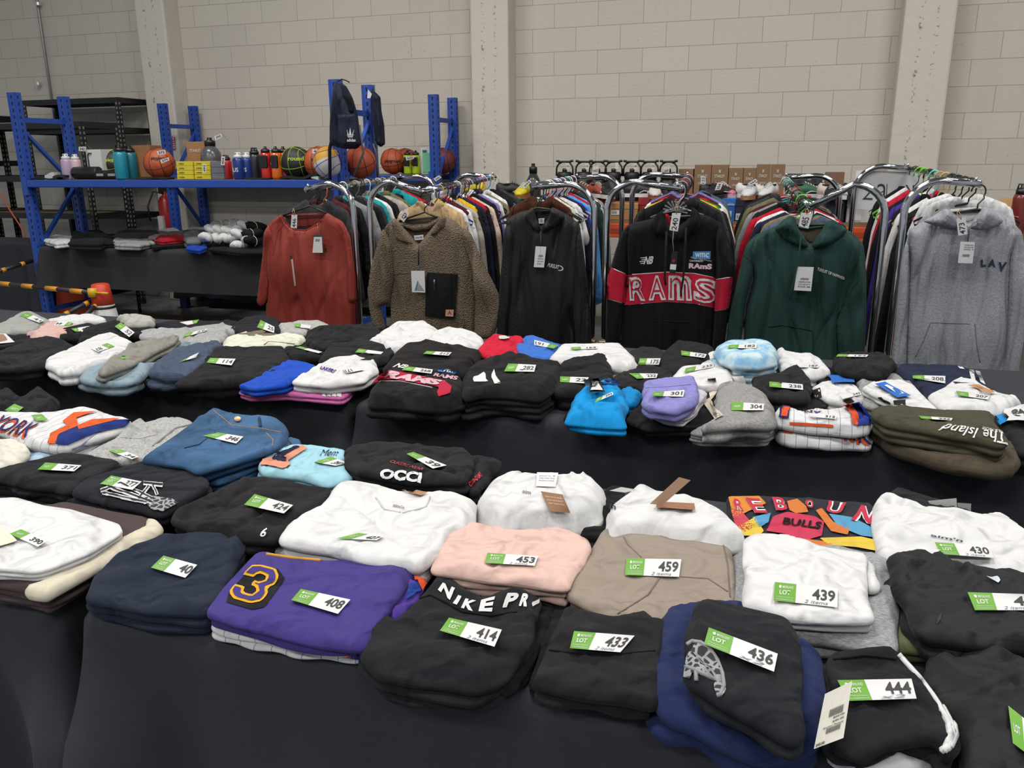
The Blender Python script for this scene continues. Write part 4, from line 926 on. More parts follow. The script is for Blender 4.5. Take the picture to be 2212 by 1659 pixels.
cxm = (x0+x1)/2; MB().tube([(x0+.02, 5.617, z0_+.03), (x0+.02, 5.616, z1_-.05), (x0+.03, 5.616, z1_-.03), (x0+.06, 5.616, z1_-.03)], .006, 6).mk('printed_cable', mat('2f5a4a'), o, True)
carton(285, 322, 314, 5.66, SZ, '9a6a42', 'tall brown carton between the teal bottle and the basketball', dep=.14, group='boxed goods on the blue shelf')
carton(401, 441, 306, 5.74, SZ+.0, 'a97c50', 'brown carton with a white emblem behind the yellow boxes', dep=.13, group='boxed goods on the blue shelf', text='STANLEY', ty=(.72, .8))
for c in range(2):
    for r in range(4):
        xa = at(383+c*36, 5.53)+.002*r; za = SZ+r*.034
        o = MB().box(xa, xa+.15, 5.53+c*.01, 5.62+c*.01, za, za+.0325, .002).mk('small_box', mat('e2cf2c', .6), None, False, label=f'yellow flat box, {("lowest", "second up", "third up", "topmost")[r]} of the {("left", "right")[c]} yellow stack on the shelf', cat='box', group='yellow boxes stacked on the blue shelf')
        V2, F = text2d('ciele', .02); mk('box_lettering', [(xa+.02+.05*u, 5.5285+c*.01, za+.01+.012*v) for u, v in V2], F, INK, o, False)
        if c == 1 or r == 3:
            pass
for r in range(3):
    xa = at(457, 5.53); za = SZ+r*.045; MB().box(xa, xa+.11, 5.535, 5.64, za, za+.043, .002).mk('small_box', mat('73757d', .5), None, False, label=f'grey flat box, {("lowest", "middle", "topmost")[r]} of the grey stack beside the yellow boxes', cat='box', group='grey boxes stacked on the blue shelf')
o, (x0, x1, z0_, z1_, put) = carton(908, 931, 319, 7.22, SZ, 'e6e6e4', 'white box with a mint green bottle printed on it', dep=.12, group='boxed goods on the blue shelf')
MB().box(x0+.02, x1-.012, 7.214, 7.218, z0_+.015, z0_+.19).mk('printed_bottle', mat('7fd0a8'), o); MB().lathe([(0, 0), (.02, 0), (.02, .02), (0, .02)], ((x0+x1)/2-.01, 7.214, z0_+.195), 10, 1, .2).mk('printed_lid', mat('2f7a5a'), o)
# black roller, bags, gloves and flat packs
xr = at(183, 5.58); m = MB().lathe([(0, 0), (.048, 0), (.05, .004), (.05, .24), (.048, .244), (0, .244)], (0, 0, 0), 24).xf(Matrix.Translation((xr-.09, 5.58, SZ+.05)) @ Matrix.Rotation(PI/2, 4, 'Y'))
o = m.mk('foam_roller', LC, None, True, label='black foam roller with a white label lying on the blue shelf', cat='roller'); MB().box(xr-.094, xr-.091, 5.55, 5.6, SZ+.03, SZ+.085).mk('white_label', WHITE, o)
for px, w_, nm in ((222, .14, 'left'), (247, .12, 'right')):
    x = at(px, 5.56); o = MB().box(x-w_/2, x+w_/2, 5.54, 5.62, SZ, SZ+.07, .02).mk('pouch_bag', fab('1b1b1e', 'satin'), None, True, label=f'small black zip pouch beside the foam roller, {nm} of two', cat='pouch', group='small pouches on the blue shelf'); MB().box(x-.04, x+.03, 5.537, 5.5385, SZ+.025, SZ+.045).mk('white_label', mat('a8a8a8'), o)
for i, (px, w_, h_, c, lab) in enumerate([(100, .3, .012, '17171a', 'black flat pack lying at the left end of the blue shelf'), (128, .2, .02, '222225', 'black glove pack lying below the diagonal brace'), (112, .1, .045, 'd9d9d9', 'white glove resting on the black packs at the left shelf end'), (335, .3, .016, '1a1a1c', 'black flat packs under the lettered basketball'), (560, .24, .01, '2a2422', 'brown black flat card lying in front of the shaker bottle'), (650, .34, .02, '151517', 'black flat pack lying in front of the lime seamed ball'), (685, .08, .026, 'e6e2da', 'white tag card lying below the purple and yellow ball'), (300, .2, .008, '3b2a20', 'thin brown card on the shelf before the tall carton')]):
    x = at(px, 5.52); P = [(x-w_/2, 5.49), (x+w_/2, 5.485), (x+w_/2-.02, 5.6), (x-w_/2+.02, 5.6)]
    V, F, bi = tri2d(P, .02, .1); zz = SZ+h_*(1+.6*np.sin(V[:, 0]*30+i)*.5); n_ = len(V)
    if i in (0, 1, 3, 5): zz = zz+.02*np.clip(np.sin(V[:, 0]*9+i), 0, 1)
    VV = np.vstack([np.c_[V, zz], np.c_[V, zz-h_]]); FF = F+[tuple(n_+a for a in f[::-1]) for f in F]+[(bi[k], n_+bi[k], n_+bi[(k+1) % len(bi)], bi[(k+1) % len(bi)]) for k in range(len(bi))]
    mk('flat_pack', VV, FF, mat(c, .4), None, False, label=lab, cat='pack', group='flat packs on the blue shelf')
for num, q, Y, lab in (('342', [(170, 317), (186, 317), (184, 327), (170, 326)], 5.6, 'white number tag 342 above the headphone box'), ('379', [(346, 345), (364, 340), (366, 346), (349, 353)], 5.46, 'white number tag 379 on the lettered basketball'), ('395', [(463, 294), (478, 289), (480, 296), (466, 303)], 5.6, 'white number tag 395 on the grey jug bottle'), ('303', [(876, 340), (893, 336), (894, 343), (878, 347)], 7.1, 'white number tag 303 on the lime bottles'), ('373', [(338, 326), (357, 324), (358, 333), (342, 335)], 5.47, 'green and white ticket 373 on the lettered basketball'), ('443', [(675, 322), (695, 323), (695, 331), (674, 331)], 5.5, 'green and white ticket 443 on the orange basketball')):
    o = card('number_tag', q, Y, mat('eeeae2', .6), None); props(o, lab, 'tag', 'numbered tags on strings'); tstr(o, q, Y); flattext('number', num, inner(q, .15, .85, .2, .8), Y-.001, INK, o, .02)
for num, q, Y, lab in (('454', [(478, 338), (486, 338), (485, 357), (477, 356)], 5.5, 'white number tag 454 hanging at the red bottle'), ('493', [(438, 354), (445, 354), (445, 373), (438, 373)], 5.48, 'white number tag 493 hanging in front of the yellow boxes'), ('497', [(813, 401), (829, 402), (828, 414), (815, 414)], 4.6, 'white number tag 497 hanging from the leftmost rail')):
    o = card('number_tag', q, Y, mat('eeeae2', .6), None); props(o, lab, 'tag', 'numbered tags on strings'); tstr(o, q, Y); flattext('number', num, [bil(q, .2, .1), bil(q, .2, .85), bil(q, .8, .85), bil(q, .8, .1)], Y-.001, INK, o, .02)
# sling bags on the rack posts
nav = fab('161e33', 'satin')
b = hang('backpack', nav, [(735, 178), (748, 186), (762, 212), (772, 245), (778, 290), (781, 312), (770, 322), (745, 322), (720, 316), (716, 305), (718, 240), (724, 195)], 5.36, .09, None, .008, 8, R=.06, label='navy sling backpack with white trefoil hanging on the blue post', cat='backpack', group='bags on the rack posts', back=.2)
fp = hang('front_pocket', nav, [(731, 246), (768, 246), (776, 290), (778, 312), (768, 318), (745, 318), (732, 312)], 5.29, .04, b, .004, 5, R=.03)
hang('mesh_panel', fab('0c0f18'), [(732, 212), (745, 202), (757, 208), (765, 232), (765, 243), (731, 244)], 5.30, .012, b, .003, 3, R=.02)
for pts in ([(.32, .25), (.5, 1), (.68, .25)], [(.28, .25), (.0, .8), (.12, .3)], [(.72, .25), (1, .8), (.88, .3)]):
    decal('trefoil_emblem', poly2d(pts, .4), [(749, 275), (765, 275), (764, 297), (750, 297)], fp, WHITE, .003, parent=b)
for k in range(3): decal('emblem_bar', grid2d(2, 1), [(750+k, 291+k*2.3), (764-k, 291+k*2.3), (764-k, 292.4+k*2.3), (750+k, 292.4+k*2.3)], fp, WHITE, .003, parent=b)
decal('bag_lettering', text2d('adidas', .03), [(750, 299), (768, 299), (768, 306), (750, 306)], fp, WHITE, .003, parent=b)
cord('strap', [(726, 176), (722, 200), (717, 300), (712, 322), (713, 388)], 5.33, .012, nav, b); cord('strap', [(776, 270), (785, 330), (765, 380)], 5.36, .008, mat('5a5a60'), b); cord('hang_loop', [(730, 176), (738, 171), (748, 174), (755, 178)], 5.42, .004, nav, b)
b = hang('backpack', nav, [(803, 192), (812, 200), (822, 210), (824, 240), (830, 270), (832, 312), (822, 318), (815, 312), (808, 270), (802, 230)], 5.945, .05, None, .008, 8, R=.04, label='second navy sling bag hanging narrow beside the rear post', cat='backpack', group='bags on the rack posts')
cord('strap', [(806, 310), (812, 330), (816, 385)], 5.88, .008, mat('5a5a60'), b)
q = [(795, 193), (803, 203), (800, 212), (793, 212)]; o = card('number_tag', q, 5.85, mat('e8e8e4'), None); props(o, 'small white paper tag on the rear navy sling bag', 'tag', 'numbered tags on strings')
# ------------------------------------------------------------- clothes and socks on the lower blue shelf
LS = .801; lg = 'clothes on the lower blue shelf'
def low(name, cat, label, col, pts, h, zb=0, kind='jersey', w=.006): 
    return flat(name, fab(col, kind), pts, LS+zb+h, LS+zb, None, w, 2, label=label, cat=cat, group=lg, s=.02)
low('folded_tshirt', 't-shirt', 'white and blue tee at the left end of the lower shelf', 'e6e6ee', [(90, 517), (120, 508), (157, 510), (160, 522), (120, 526)], .05)
low('folded_tshirt', 't-shirt', 'black garments with green tickets on the lower shelf', '1d1f22', [(150, 524), (160, 500), (215, 496), (240, 512), (215, 526)], .07, w=.02)
low('folded_tshirt', 't-shirt', 'black top with white lettering beside the pale grey one', '1a1a1c', [(205, 526), (225, 505), (250, 505), (250, 524)], .05, w=.015)
low('folded_trousers', 'trousers', 'dark olive trousers at the back of the lower shelf', '3b3a36', [(245, 510), (255, 500), (330, 490), (345, 505), (300, 512)], .08, w=.01)
low('folded_trousers', 'trousers', 'pale grey and navy garment at the shelf front edge', 'a8a8a8', [(240, 520), (260, 512), (320, 514), (335, 524), (300, 530), (250, 528)], .05, kind='heather')
low('folded_tshirt', 't-shirt', 'light grey tee behind the small red garment', '9a9a9c', [(320, 512), (345, 496), (378, 492), (400, 505), (380, 515)], .07, kind='heather')
low('folded_tshirt', 't-shirt', 'black garment under the small red one on the lower shelf', '18181a', [(323, 526), (335, 515), (400, 513), (412, 528), (330, 534)], .03)
low('folded_tshirt', 't-shirt', 'small red garment on the lower shelf', 'a81c26', [(333, 518), (345, 507), (398, 509), (402, 516), (350, 521)], .04, .03, w=.012)
low('folded_hoodie', 'hoodie', 'mid grey hoodie coiled beside the white socks', '77797c', [(393, 510), (405, 494), (450, 490), (452, 512), (430, 520), (405, 520)], .09, kind='heather', w=.02)
low('folded_tshirt', 't-shirt', 'bright blue garment at the shelf front before the socks', '1f49b8', [(402, 536), (410, 522), (440, 521), (447, 534), (430, 540)], .04, w=.01)
o = low('folded_tshirt', 't-shirt', 'black garments at the back corner behind the sock pile', '161618', [(440, 500), (470, 484), (560, 480), (600, 500), (520, 510)], .06, w=.02)
o = low('folded_tshirt', 't-shirt', 'black garment at the front below the sock pile', '161618', [(450, 538), (470, 524), (560, 520), (600, 545), (520, 546)], .03, w=.01)
rr2 = random.Random(5)
SOCK = [(462, 496, 'ecebe4', 0, 'upper'), (482, 496, 'ecebe4', 0, 'upper'), (500, 497, 'e6e6e0', 1, 'upper'), (456, 513, 'ecebe4', 1, 'lower'), (475, 515, 'ecebe4', 0, 'lower'), (496, 514, 'ecebe4', 0, 'lower'), (522, 506, 'ecebe4', 1, 'right'), (532, 515, 'e6e6ea', 0, 'right'), (524, 527, 'ecebe4', 1, 'right'), (545, 505, '1a1a1c', 0, 'right'), (552, 520, '1a1a1c', 1, 'right'), (515, 486, 'b8b8b8', 0, 'back'), (535, 488, 'd8d8d8', 1, 'back'), (553, 490, '1a1a1c', 0, 'back'), (498, 484, '9b9b9e', 0, 'back'), (478, 486, '8d8d90', 1, 'back')]
for i, (px, py, c, t, row) in enumerate(SOCK):
    Yk = {'upper': 5.6, 'lower': 5.5, 'right': 5.52, 'back': 5.8}[row]; p = PY(px, py, Yk)
    m = MB(); L_ = .16
    pts = [(-L_/2+L_*k/8, .01*math.sin(k), .006*math.sin(k*1.3)) for k in range(9)]; rs = [.022, .032, .036, .036, .032, .034, .036, .03, .018]
    m.tube(pts, rs, 10); m.tube([(a, b_+.028, c_-.004) for a, b_, c_ in pts], [r*.9 for r in rs], 10)
    m.xf(Matrix.Translation(p) @ Matrix.Rotation(rr2.uniform(-.5, .5)+(1.0 if t else 0), 4, 'Z') @ Matrix.Rotation(rr2.uniform(-.2, .2), 4, 'Y'))
    cn = {'e': 'white', 'd': 'pale grey', '1': 'black', 'b': 'light grey', '9': 'grey', '8': 'dark grey'}[c[0]]
    o = m.mk('sock_bundle', fab(c), None, True, label=f'{cn} sock bundle in the {row} part of the sock pile' , cat='socks', group='sock bundles piled on the lower shelf')
    o['label'] = f'{cn} sock bundle in the {row} part of the pile, ' + ['first', 'second', 'third', 'fourth', 'fifth', 'sixth'][sum(1 for s_ in SOCK[:i] if s_[4] == row)] + ' there'
    a = rr2.uniform(-.4, .4)
    V_ = MB().tube([p+Vector((.035*math.cos(q_), -.03-.0, .042*math.sin(q_))) for q_ in np.linspace(-1.2, 1.4, 5)], .003, 5).mk('paper_band', mat('cfcabf'), o, True)
# ------------------------------------------------------------- barrier, cones, sign, extinguisher, cord
ORC = mat('d2451f', .5); YEL = mat('e0a21c', .5); BKP = mat('18181b', .5)
def cone(x, y, h, r0, r1, label, white=True):
    o = MB().lathe([(0, .03), (r0, .03), (r1, h), (0, h)], (x, y, 0), 24).mk('traffic_cone', mat('d8d8d8', .5) if white else ORC, None, True, label=label, cat='traffic cone', group='traffic cones at the left')
    MB().box(x-r0*1.3, x+r0*1.3, y-r0*1.3, y+r0*1.3, 0, .03, .008).mk('cone_base', BKP if white else ORC, o)
    if white: MB().lathe([(0, 0), (r1*1.42, 0), (r1*1.05, .14), (r1*.8, .145), (0, .145)], (x, y, h-.13), 20).mk('orange_top', mat('dc4327', .5), o, True); MB().lathe([(r1*1.42, 0), (r1*1.5, .003), (r1*1.5, .015), (r1*1.42, .018)], (x, y, h-.16), 20).mk('black_band', BKP, o, True)
    return o
cp_ = PY(217, 620, 4.6); cone(cp_.x, 4.6, PY(214, 617, 4.6).z, .15, .055, 'white cone with an orange cap holding the barrier bars')
o = MB().box(-.14, .14, -.14, .14, 0, .5, .02)
c2 = PY(153, 640, 6.05); m = MB().lathe([(0, 0), (.2, 0), (.13, .62), (0, .62)], (c2.x, 6.05, 0), 4).mk('traffic_cone', ORC, None, False, label='square orange barrier block standing behind the striped bar', cat='traffic cone', group='traffic cones at the left')
def bar(p, q, n, label, r=.017, yel='e39a1e'):
    o = MB().tube([p, q], r, 12).mk('barrier_bar', BKP, None, True, label=label, cat='barrier bar', group='orange and black barrier bars')
    for k in range(n):
        a = p.lerp(q, (k+.55)/(n+.2)-.045); b_ = p.lerp(q, (k+.55)/(n+.2)+.045); MB().tube([a, b_], r*1.06, 12).mk('orange_stripe', mat(yel, .5), o, True)
    return o
b1 = bar(PY(-60, 606, 4.9), PY(204, 633, 4.55), 5, 'orange and black striped bar clipped to the white cone'); e_ = PY(200, 632, 4.53); MB().lathe([(0, -.03), (.03, -.03), (.034, 0), (.03, .03), (0, .03)], tuple(e_), 12).tube([e_+Vector((0, 0, 0)), e_+Vector((.14, -.01, .002))], .008, 6).mk('end_clip', mat('e8b21c', .4), b1, True)
bar(PY(70, 563, 5.35), PY(-20, 592, 5.0), 2, 'orange and black striped bar behind the blue rack post')
bar(PY(120, 690, 4.3), PY(213, 642, 4.6), 2, 'yellow and black bar leaning down from the cone, upper of two'); bar(PY(165, 700, 4.3), PY(222, 646, 4.62), 2, 'yellow and black bar leaning down from the cone, lower of two')
q = [(356, 293), (376, 293), (378, 323), (358, 322)]
YC = WY-.25
o = card('safety_sign', q, YC, mat('c42026', .5), None); props(o, 'red and white striped safety sign on the block wall column', 'sign')
for k in range(5): flatpoly('white_stripe', [bil(q, .0+k*.2, .82), bil(q, .12+k*.2, .82), bil(q, min(1, .2+k*.2), 1), bil(q, .1+k*.2, 1)], YC-.001, WHITE, o); flatpoly('white_stripe', [bil(q, .8, .05+k*.16), bil(q, .8, .12+k*.16), bil(q, 1, .18+k*.16), bil(q, 1, .1+k*.16)], YC-.001, WHITE, o)
flattext('sign_lettering', 'Z', inner(q, .2, .6, .3, .6), YC-.001, WHITE, o, .02)
pe = PY(359, 455, 7.358); o = MB().lathe([(0, 0), (.07, 0), (.075, .02), (.075, .38), (.05, .44), (.02, .46), (.02, .5), (0, .5)], (pe.x, 7.358, pe.z-.3), 18).mk('fire_extinguisher', mat('b01f20', .35), None, True, label='red fire extinguisher hanging behind the second blue rack post', cat='fire extinguisher')
MB().box(pe.x-.03, pe.x+.03, 7.25, 7.284, pe.z-.2, pe.z-.05).mk('white_label', WHITE, o); MB().tube([(pe.x, 7.33, pe.z+.18), (pe.x-.09, 7.3, pe.z+.2), (pe.x-.11, 7.22, pe.z+.05), (pe.x-.08, 7.2, pe.z-.1)], .01, 8).mk('hose', BKP, o, True); MB().box(pe.x-.01, pe.x+.01, 7.28, 7.4, pe.z+.18, pe.z+.24).mk('handle', BKP, o)
MB().tube([PY(x, y, 6.15) for x, y in ((-30, 380), (5, 425), (22, 455), (45, 490), (58, 520), (62, 560), (66, 600))], .007, 8).mk('extension_cord', mat('c2532c', .5), None, True, label='orange extension cord hanging down at the far left', cat='cord')
o = MB().box(-6.0, -4.4, 6.15, 6.5, .02, .04).mk('timber_board', mat('8a7358', .8, noise=40), None, False, label='brown timber board lying on the floor under the blue rack', cat='board')
# ------------------------------------------------------------- orange rack with shoes, boxes and bottles
ORG = mat('d8501f', .45)
R = empty('shoe_rack', (-.2, 6.45, 0), 'orange beamed shelf behind the garment racks carrying shoes and boxes', 'rack')
for y in (6.0, 6.88):
    MB().box(-2.8, 2.3, y-.025, y+.025, .92, 1.02, .006).mk('beam', ORG, R); MB().box(-2.8, 2.3, y-.018, y+.018, .955, .975).box(-2.8, 2.3, y-.027, y-.026, .95, .985).mk('beam_groove', mat('a83c16'), R)
    for x in (-2.8, 2.3): MB().box(x-.04, x+.04, y-.03, y+.03, 0, 1.1).mk('upright_post', BLUE, R)
MB().box(-2.78, 2.28, 5.99, 6.9, 1.02, 1.045).mk('shelf_deck', mat('8a6a44', .8, noise=30), R)
SB = 1.046; bg = 'shoe boxes on the orange shelf'
def sbox(p0, p1, yt, Y, col, label, lid=None, text=None, tpos=(.6, .95, .78, .94), dep=.3, lab=None):
    o, (x0, x1, z, zt, put) = carton(p0, p1, yt, Y, SB, col, label, 'shoe box', bg, dep, 'shoe_box', (.33, lid or col))
    if text: put(text, *tpos, .02, 'f0f0f0')
    if lab:
        V2 = [(x0+(x1-x0)*u, Y-.0046, z+(zt-z)*v) for u, v in ((lab[0], lab[2]), (lab[1], lab[2]), (lab[1], lab[3]), (lab[0], lab[3]))]; l_ = mk('white_label', V2, [(0, 1, 2, 3)], WHITE, o, False)
        rb = random.Random(int(p0)); mb_ = MB(); u = lab[0]+.03
        while u < (lab[0]+lab[1])/2: a, b_ = x0+(x1-x0)*u, x0+(x1-x0)*(u+.012); mb_.box(a, b_, Y-.0052, Y-.0048, z+(zt-z)*(lab[2]+.06), z+(zt-z)*(lab[3]-.08)); u += rb.uniform(.02, .04)
        mb_.mk('barcode', INK, o)
    return (x0, x1, zt)
sbox(1048, 1094, 424, 6.06, 'c0202a', 'red shoe box behind the pile of striped clothes', 'b51c26', lab=(.6, .9, .1, .3)); sbox(1094, 1166, 431, 6.02, '1f6a48', 'green shoe box with a leaping cat emblem', '237850', 'PUMA', lab=(.0, .3, .05, .35))
sbox(1168, 1250, 425, 6.04, 'c23a44', 'red shoe box right of the green one'); sbox(1270, 1312, 425, 6.1, 'b52a34', 'dark red shoe box partly hidden behind the chrome posts'); sbox(1315, 1378, 440, 6.0, 'b08350', 'brown shoe box between the chrome posts', 'bb8e58', lab=(.1, .5, .3, .6)); sbox(1380, 1460, 428, 6.04, 'a61f30', 'crimson shoe box behind the red banded hoodie')
sbox(1476, 1545, 428, 6.05, '14151c', 'black shoe box left of the bright blue shoe box'); sbox(1556, 1589, 429, 6.02, '1f6ac4', 'bright blue shoe box with white trefoil', '2a78d2', 'adidas', (.5, .95, .7, .8), lab=(.2, .8, .12, .45)); sbox(1590, 1668, 430, 6.02, '252c4a', 'navy shoe box with a white brand mark, left of the two navy boxes', '20263f', 'Reebok', (.7, .96, .82, .95), lab=(.02, .5, .05, .35))
sbox(1670, 1752, 424, 6.04, 'c02c40', 'red shoe box between the two navy ones'); sbox(1755, 1826, 430, 6.02, '252c4a', 'navy and red shoe box, right of the two navy boxes', '20263f', 'Reebok', (.7, .96, .82, .95), lab=(.1, .5, .1, .35)); sbox(1832, 1905, 428, 6.04, 'd8d6d6', 'white and red shoe box below the white sign', 'dcdcdc', lab=(.05, .45, .08, .35))
sbox(935, 1040, 430, 6.05, '8c8580', 'grey shoe box at the left end of the orange shelf')
# shoes
def shoe_proto():
    r = D.objects.new('sneaker', None); C.objects.link(r)
    n = 16; L_ = .29; xs = np.linspace(0, 1, n)
    wd = np.interp(xs, [0, .04, .15, .4, .7, .9, 1], [.012, .03, .037, .036, .047, .036, .012])
    def loft(z0f, z1f, wk, rows=7):
        V = []; F = []
        for i, x in enumerate(xs):
            z0, z1 = z0f(x), z1f(x)
            for j in range(rows*2):
                a = PI*2*j/(rows*2); V.append((x*L_, wd[i]*wk*math.cos(a)*(1 if math.sin(a) < 0 else (1-.42*math.sin(a)**2*(1 if x < .55 else .5))), z0+(z1-z0)*(.5+.5*math.sin(a)*(1 if abs(math.sin(a)) > .7 else 1))))
        k = rows*2
        F = [(i*k+j, i*k+(j+1) % k, (i+1)*k+(j+1) % k, (i+1)*k+j) for i in range(n-1) for j in range(k)]+[tuple(range(k-1, -1, -1)), tuple((n-1)*k+j for j in range(k))]
        m = MB(); m.V = V; m.F = F; return m
    up = lambda x: float(np.interp(x, [0, .06, .15, .3, .42, .6, .8, .95, 1], [.085, .105, .1, .088, .105, .085, .062, .05, .04]))
    loft(lambda x: .016, up, 1).loc('upper', WHITE, r, True)
    out = [(x*L_, w_*1.06) for x, w_ in zip(xs, wd)]+[(x*L_, -w_*1.06) for x, w_ in zip(xs[::-1], wd[::-1])]
    V = [(x, y, z) for z in (0, .006, .026) for x, y in out]; k = len(out)
    m = MB(); m.V = V; m.F = [(a*k+i, a*k+(i+1) % k, (a+1)*k+(i+1) % k, (a+1)*k+i) for a in range(2) for i in range(k)]+[tuple(range(k-1, -1, -1)), tuple(2*k+i for i in range(k))]; m.loc('sole', WHITE, r)
    MB().lathe([(0, 0), (.032, 0), (.03, .008), (0, .006)], (.075, 0, .088), 14, 1.5, .8).loc('collar_lining', fab('2a2a2c'), r, True)
    m = MB()
    for k_ in range(5): xx = .125+k_*.02; zz = up(xx/L_)+.003; m.tube([(xx, -.02, zz-.008), (xx, 0, zz+.002), (xx+.006, .02, zz-.008)], .003, 5)
    m.loc('laces', WHITE, r, True)
    MB().tube([(.12, -.04, .03), (.15, -.046, .045), (.2, -.05, .04)], .004, 5).loc('side_mark', WHITE, r, True)
    return r
SP = shoe_proto(); first = True
for i, (px, py, Y, rz, up_, so, la, mk_, lab) in enumerate([(1045, 415, 6.2, 2.4, 'e0c81c', '6a4a2a', 'e8e8e0', 'f0f0f0', 'yellow shoe with a gum sole behind the black high top'), (1072, 418, 6.15, .5, '1b1b1e', '141416', '1b1b1e', 'c8a48c', 'black basketball shoe tagged 280 on the red box'), (1108, 420, 6.2, 2.2, 'e4d4d4', '1c1c1e', 'f0f0f0', 'd0c0c0', 'pale pink white shoe between the black and yellow shoes'), (1138, 430, 6.1, -1.5, 'e0cf1e', 'a0682c', 'f0f0e8', 'f0f0f0', 'bright yellow shoe tagged 293 standing on the green box'), (1190, 418, 6.2, .3, 'c29a8e', 'b8a098', 'd8c8c0', 'e8d8d0', 'dusty pink shoe behind the black jacket hanger'),
    (1225, 415, 6.25, -.3, '7a2c22', 'e8e4dc', 'e8e0d8', 'e0d8d0', 'maroon and white shoe behind the arch of the middle rack'), (1275, 412, 6.2, -.9, 'a0442c', 'e2e0d8', 'd8d4c8', '1a1a1a', 'rust brown shoe beside the chrome arch'), (1303, 425, 6.12, -1.2, '1c1a1c', 'e6e4da', '1a1a1a', 'f0ece0', 'black and cream shoe left of the right hand chrome post'), (1345, 420, 6.15, .2, '1f2128', 'e8e8e8', 'e0e0e0', 'e8e8e8', 'black and white shoe seen under the chrome arch'), (1412, 428, 6.1, -1.4, 'dcd8d0', '94502c', 'ece8e0', 'e0dcd4', 'white shoe with a brown toe behind the banded hoodie'),
    (1475, 415, 6.2, 2.0, '2a2a26', '8a4a30', 'd0ccc0', 'd8d4c8', 'black and white shoe with brown sole beside the rail end'), (1510, 425, 6.1, .3, '161618', '6a3a28', '161618', 'f0f0f0', 'long black shoe lying before the brown cartons'), (1542, 408, 6.35, -1.0, 'e07890', 'f0c0c8', 'f0e0e4', 'f0d0d8', 'pink running shoe behind the black shoe tagged 354'), (1557, 428, 6.1, -1.9, '1b1b1e', '18181a', '1b1b1e', 'f0f0f0', 'black shoe with white stripes tagged 354'), (1588, 424, 6.16, .15, 'e8e4dc', 'e8e4d4', 'f0ece4', 'e0dcd0', 'cream white shoe seen side on, on the navy box'), (1626, 427, 6.1, -1.7, 'ecebea', 'b07c54', 'f4f4f2', 'e8e4e0', 'white shoe tagged 364 facing the camera'),
    (1675, 415, 6.2, -1.9, 'e6e4e4', 'a86a48', 'f0f0f0', 'c8505a', 'white shoe with bright details right of the one tagged 364'), (1700, 420, 6.15, .4, '2f6a4a', 'e8e8e8', 'e0e0e0', 'e8e8e8', 'green and white shoe above the green hoodie'), (1730, 410, 6.25, .2, '22283a', 'e0e0e0', '18181a', 'd8d8d8', 'dark navy shoe behind the lime hangers'), (1765, 422, 6.12, -.6, 'd8c8c4', 'e8e4e0', 'f0ece8', '2a2a2a', 'pale shoe with a dark stripe under the chrome arch'), (1795, 410, 6.2, -1.6, '1b1b1f', '2a2c44', 'd8d8d8', 'f0f0f0', 'black laced shoe left of two beside the white sign'), (1822, 414, 6.16, -1.3, '1b1b1f', '2a2c44', 'e8e8e8', 'f0f0f0', 'black laced shoe right of two beside the white sign'), (965, 412, 6.0, -1.5, 'e0e0e2', 'd8d8d8', 'f0f0f0', 'e0e0e0', 'white shoe tagged 260 between the left chrome arches')]):
    r = SP if first else recurse(SP); first = False
    p = PY(px, py, Y); r.location = (p.x, Y, topz(px, 431, 6.02)); r.location.z = 1.2; r.rotation_euler = (0, 0, rz)
    for ch, c in zip(sorted(r.children, key=lambda o: o.name.split('.')[0]), ()): pass
    for ch in r.children:
        nm = ch.name.split('.')[0]; c = {'upper': up_, 'sole': so, 'laces': la, 'side_mark': mk_, 'collar_lining': '2a2a2c'}[nm]
        ch.material_slots[0].link = 'OBJECT'; ch.material_slots[0].material = mat(c, .6)
    props(r, lab, 'shoe', 'shoes on the orange shelf')
for num, q, Y, lab in (('280', [(1064, 390), (1070, 379), (1077, 382), (1071, 396)], 6.0, 'number tag 280 on the black basketball shoe'), ('293', [(1128, 402), (1143, 388), (1148, 393), (1133, 408)], 5.9, 'number tag 293 on the bright yellow shoe'), ('354', [(1544, 411), (1550, 394), (1562, 396), (1556, 410)], 5.9, 'number tag 354 on the black striped shoe'), ('364', [(1616, 396), (1632, 386), (1637, 391), (1622, 401)], 5.92, 'number tag 364 on the white shoe'), ('122', [(1514, 381), (1524, 381), (1524, 398), (1514, 398)], 5.95, 'number tag 122 hanging before the brown cartons'), ('73', [(1700, 388), (1714, 377), (1721, 381), (1706, 392)], 5.95, 'number tag 73 left of the printed poster strip'),
    ('260', [(936, 386), (948, 379), (954, 383), (941, 392)], 5.0, 'number tag 260 between the left chrome arches'), ('211', [(1381, 384), (1389, 381), (1393, 392), (1384, 396)], 6.0, 'number tag 211 below the row of black jugs')):
    o = card('number_tag', q, Y, mat('eeeae2', .6), None); props(o, lab, 'tag', 'numbered tags on strings'); tstr(o, q, Y)
    flattext('number', num, inner(q, .12, .88, .25, .75) if abs(q[1][0]-q[0][0]) > abs(q[2][1]-q[1][1]) or num not in ('122',) else [bil(q, .2, .1), bil(q, .2, .9), bil(q, .8, .9), bil(q, .8, .1)], Y-.001, INK, o, .02)
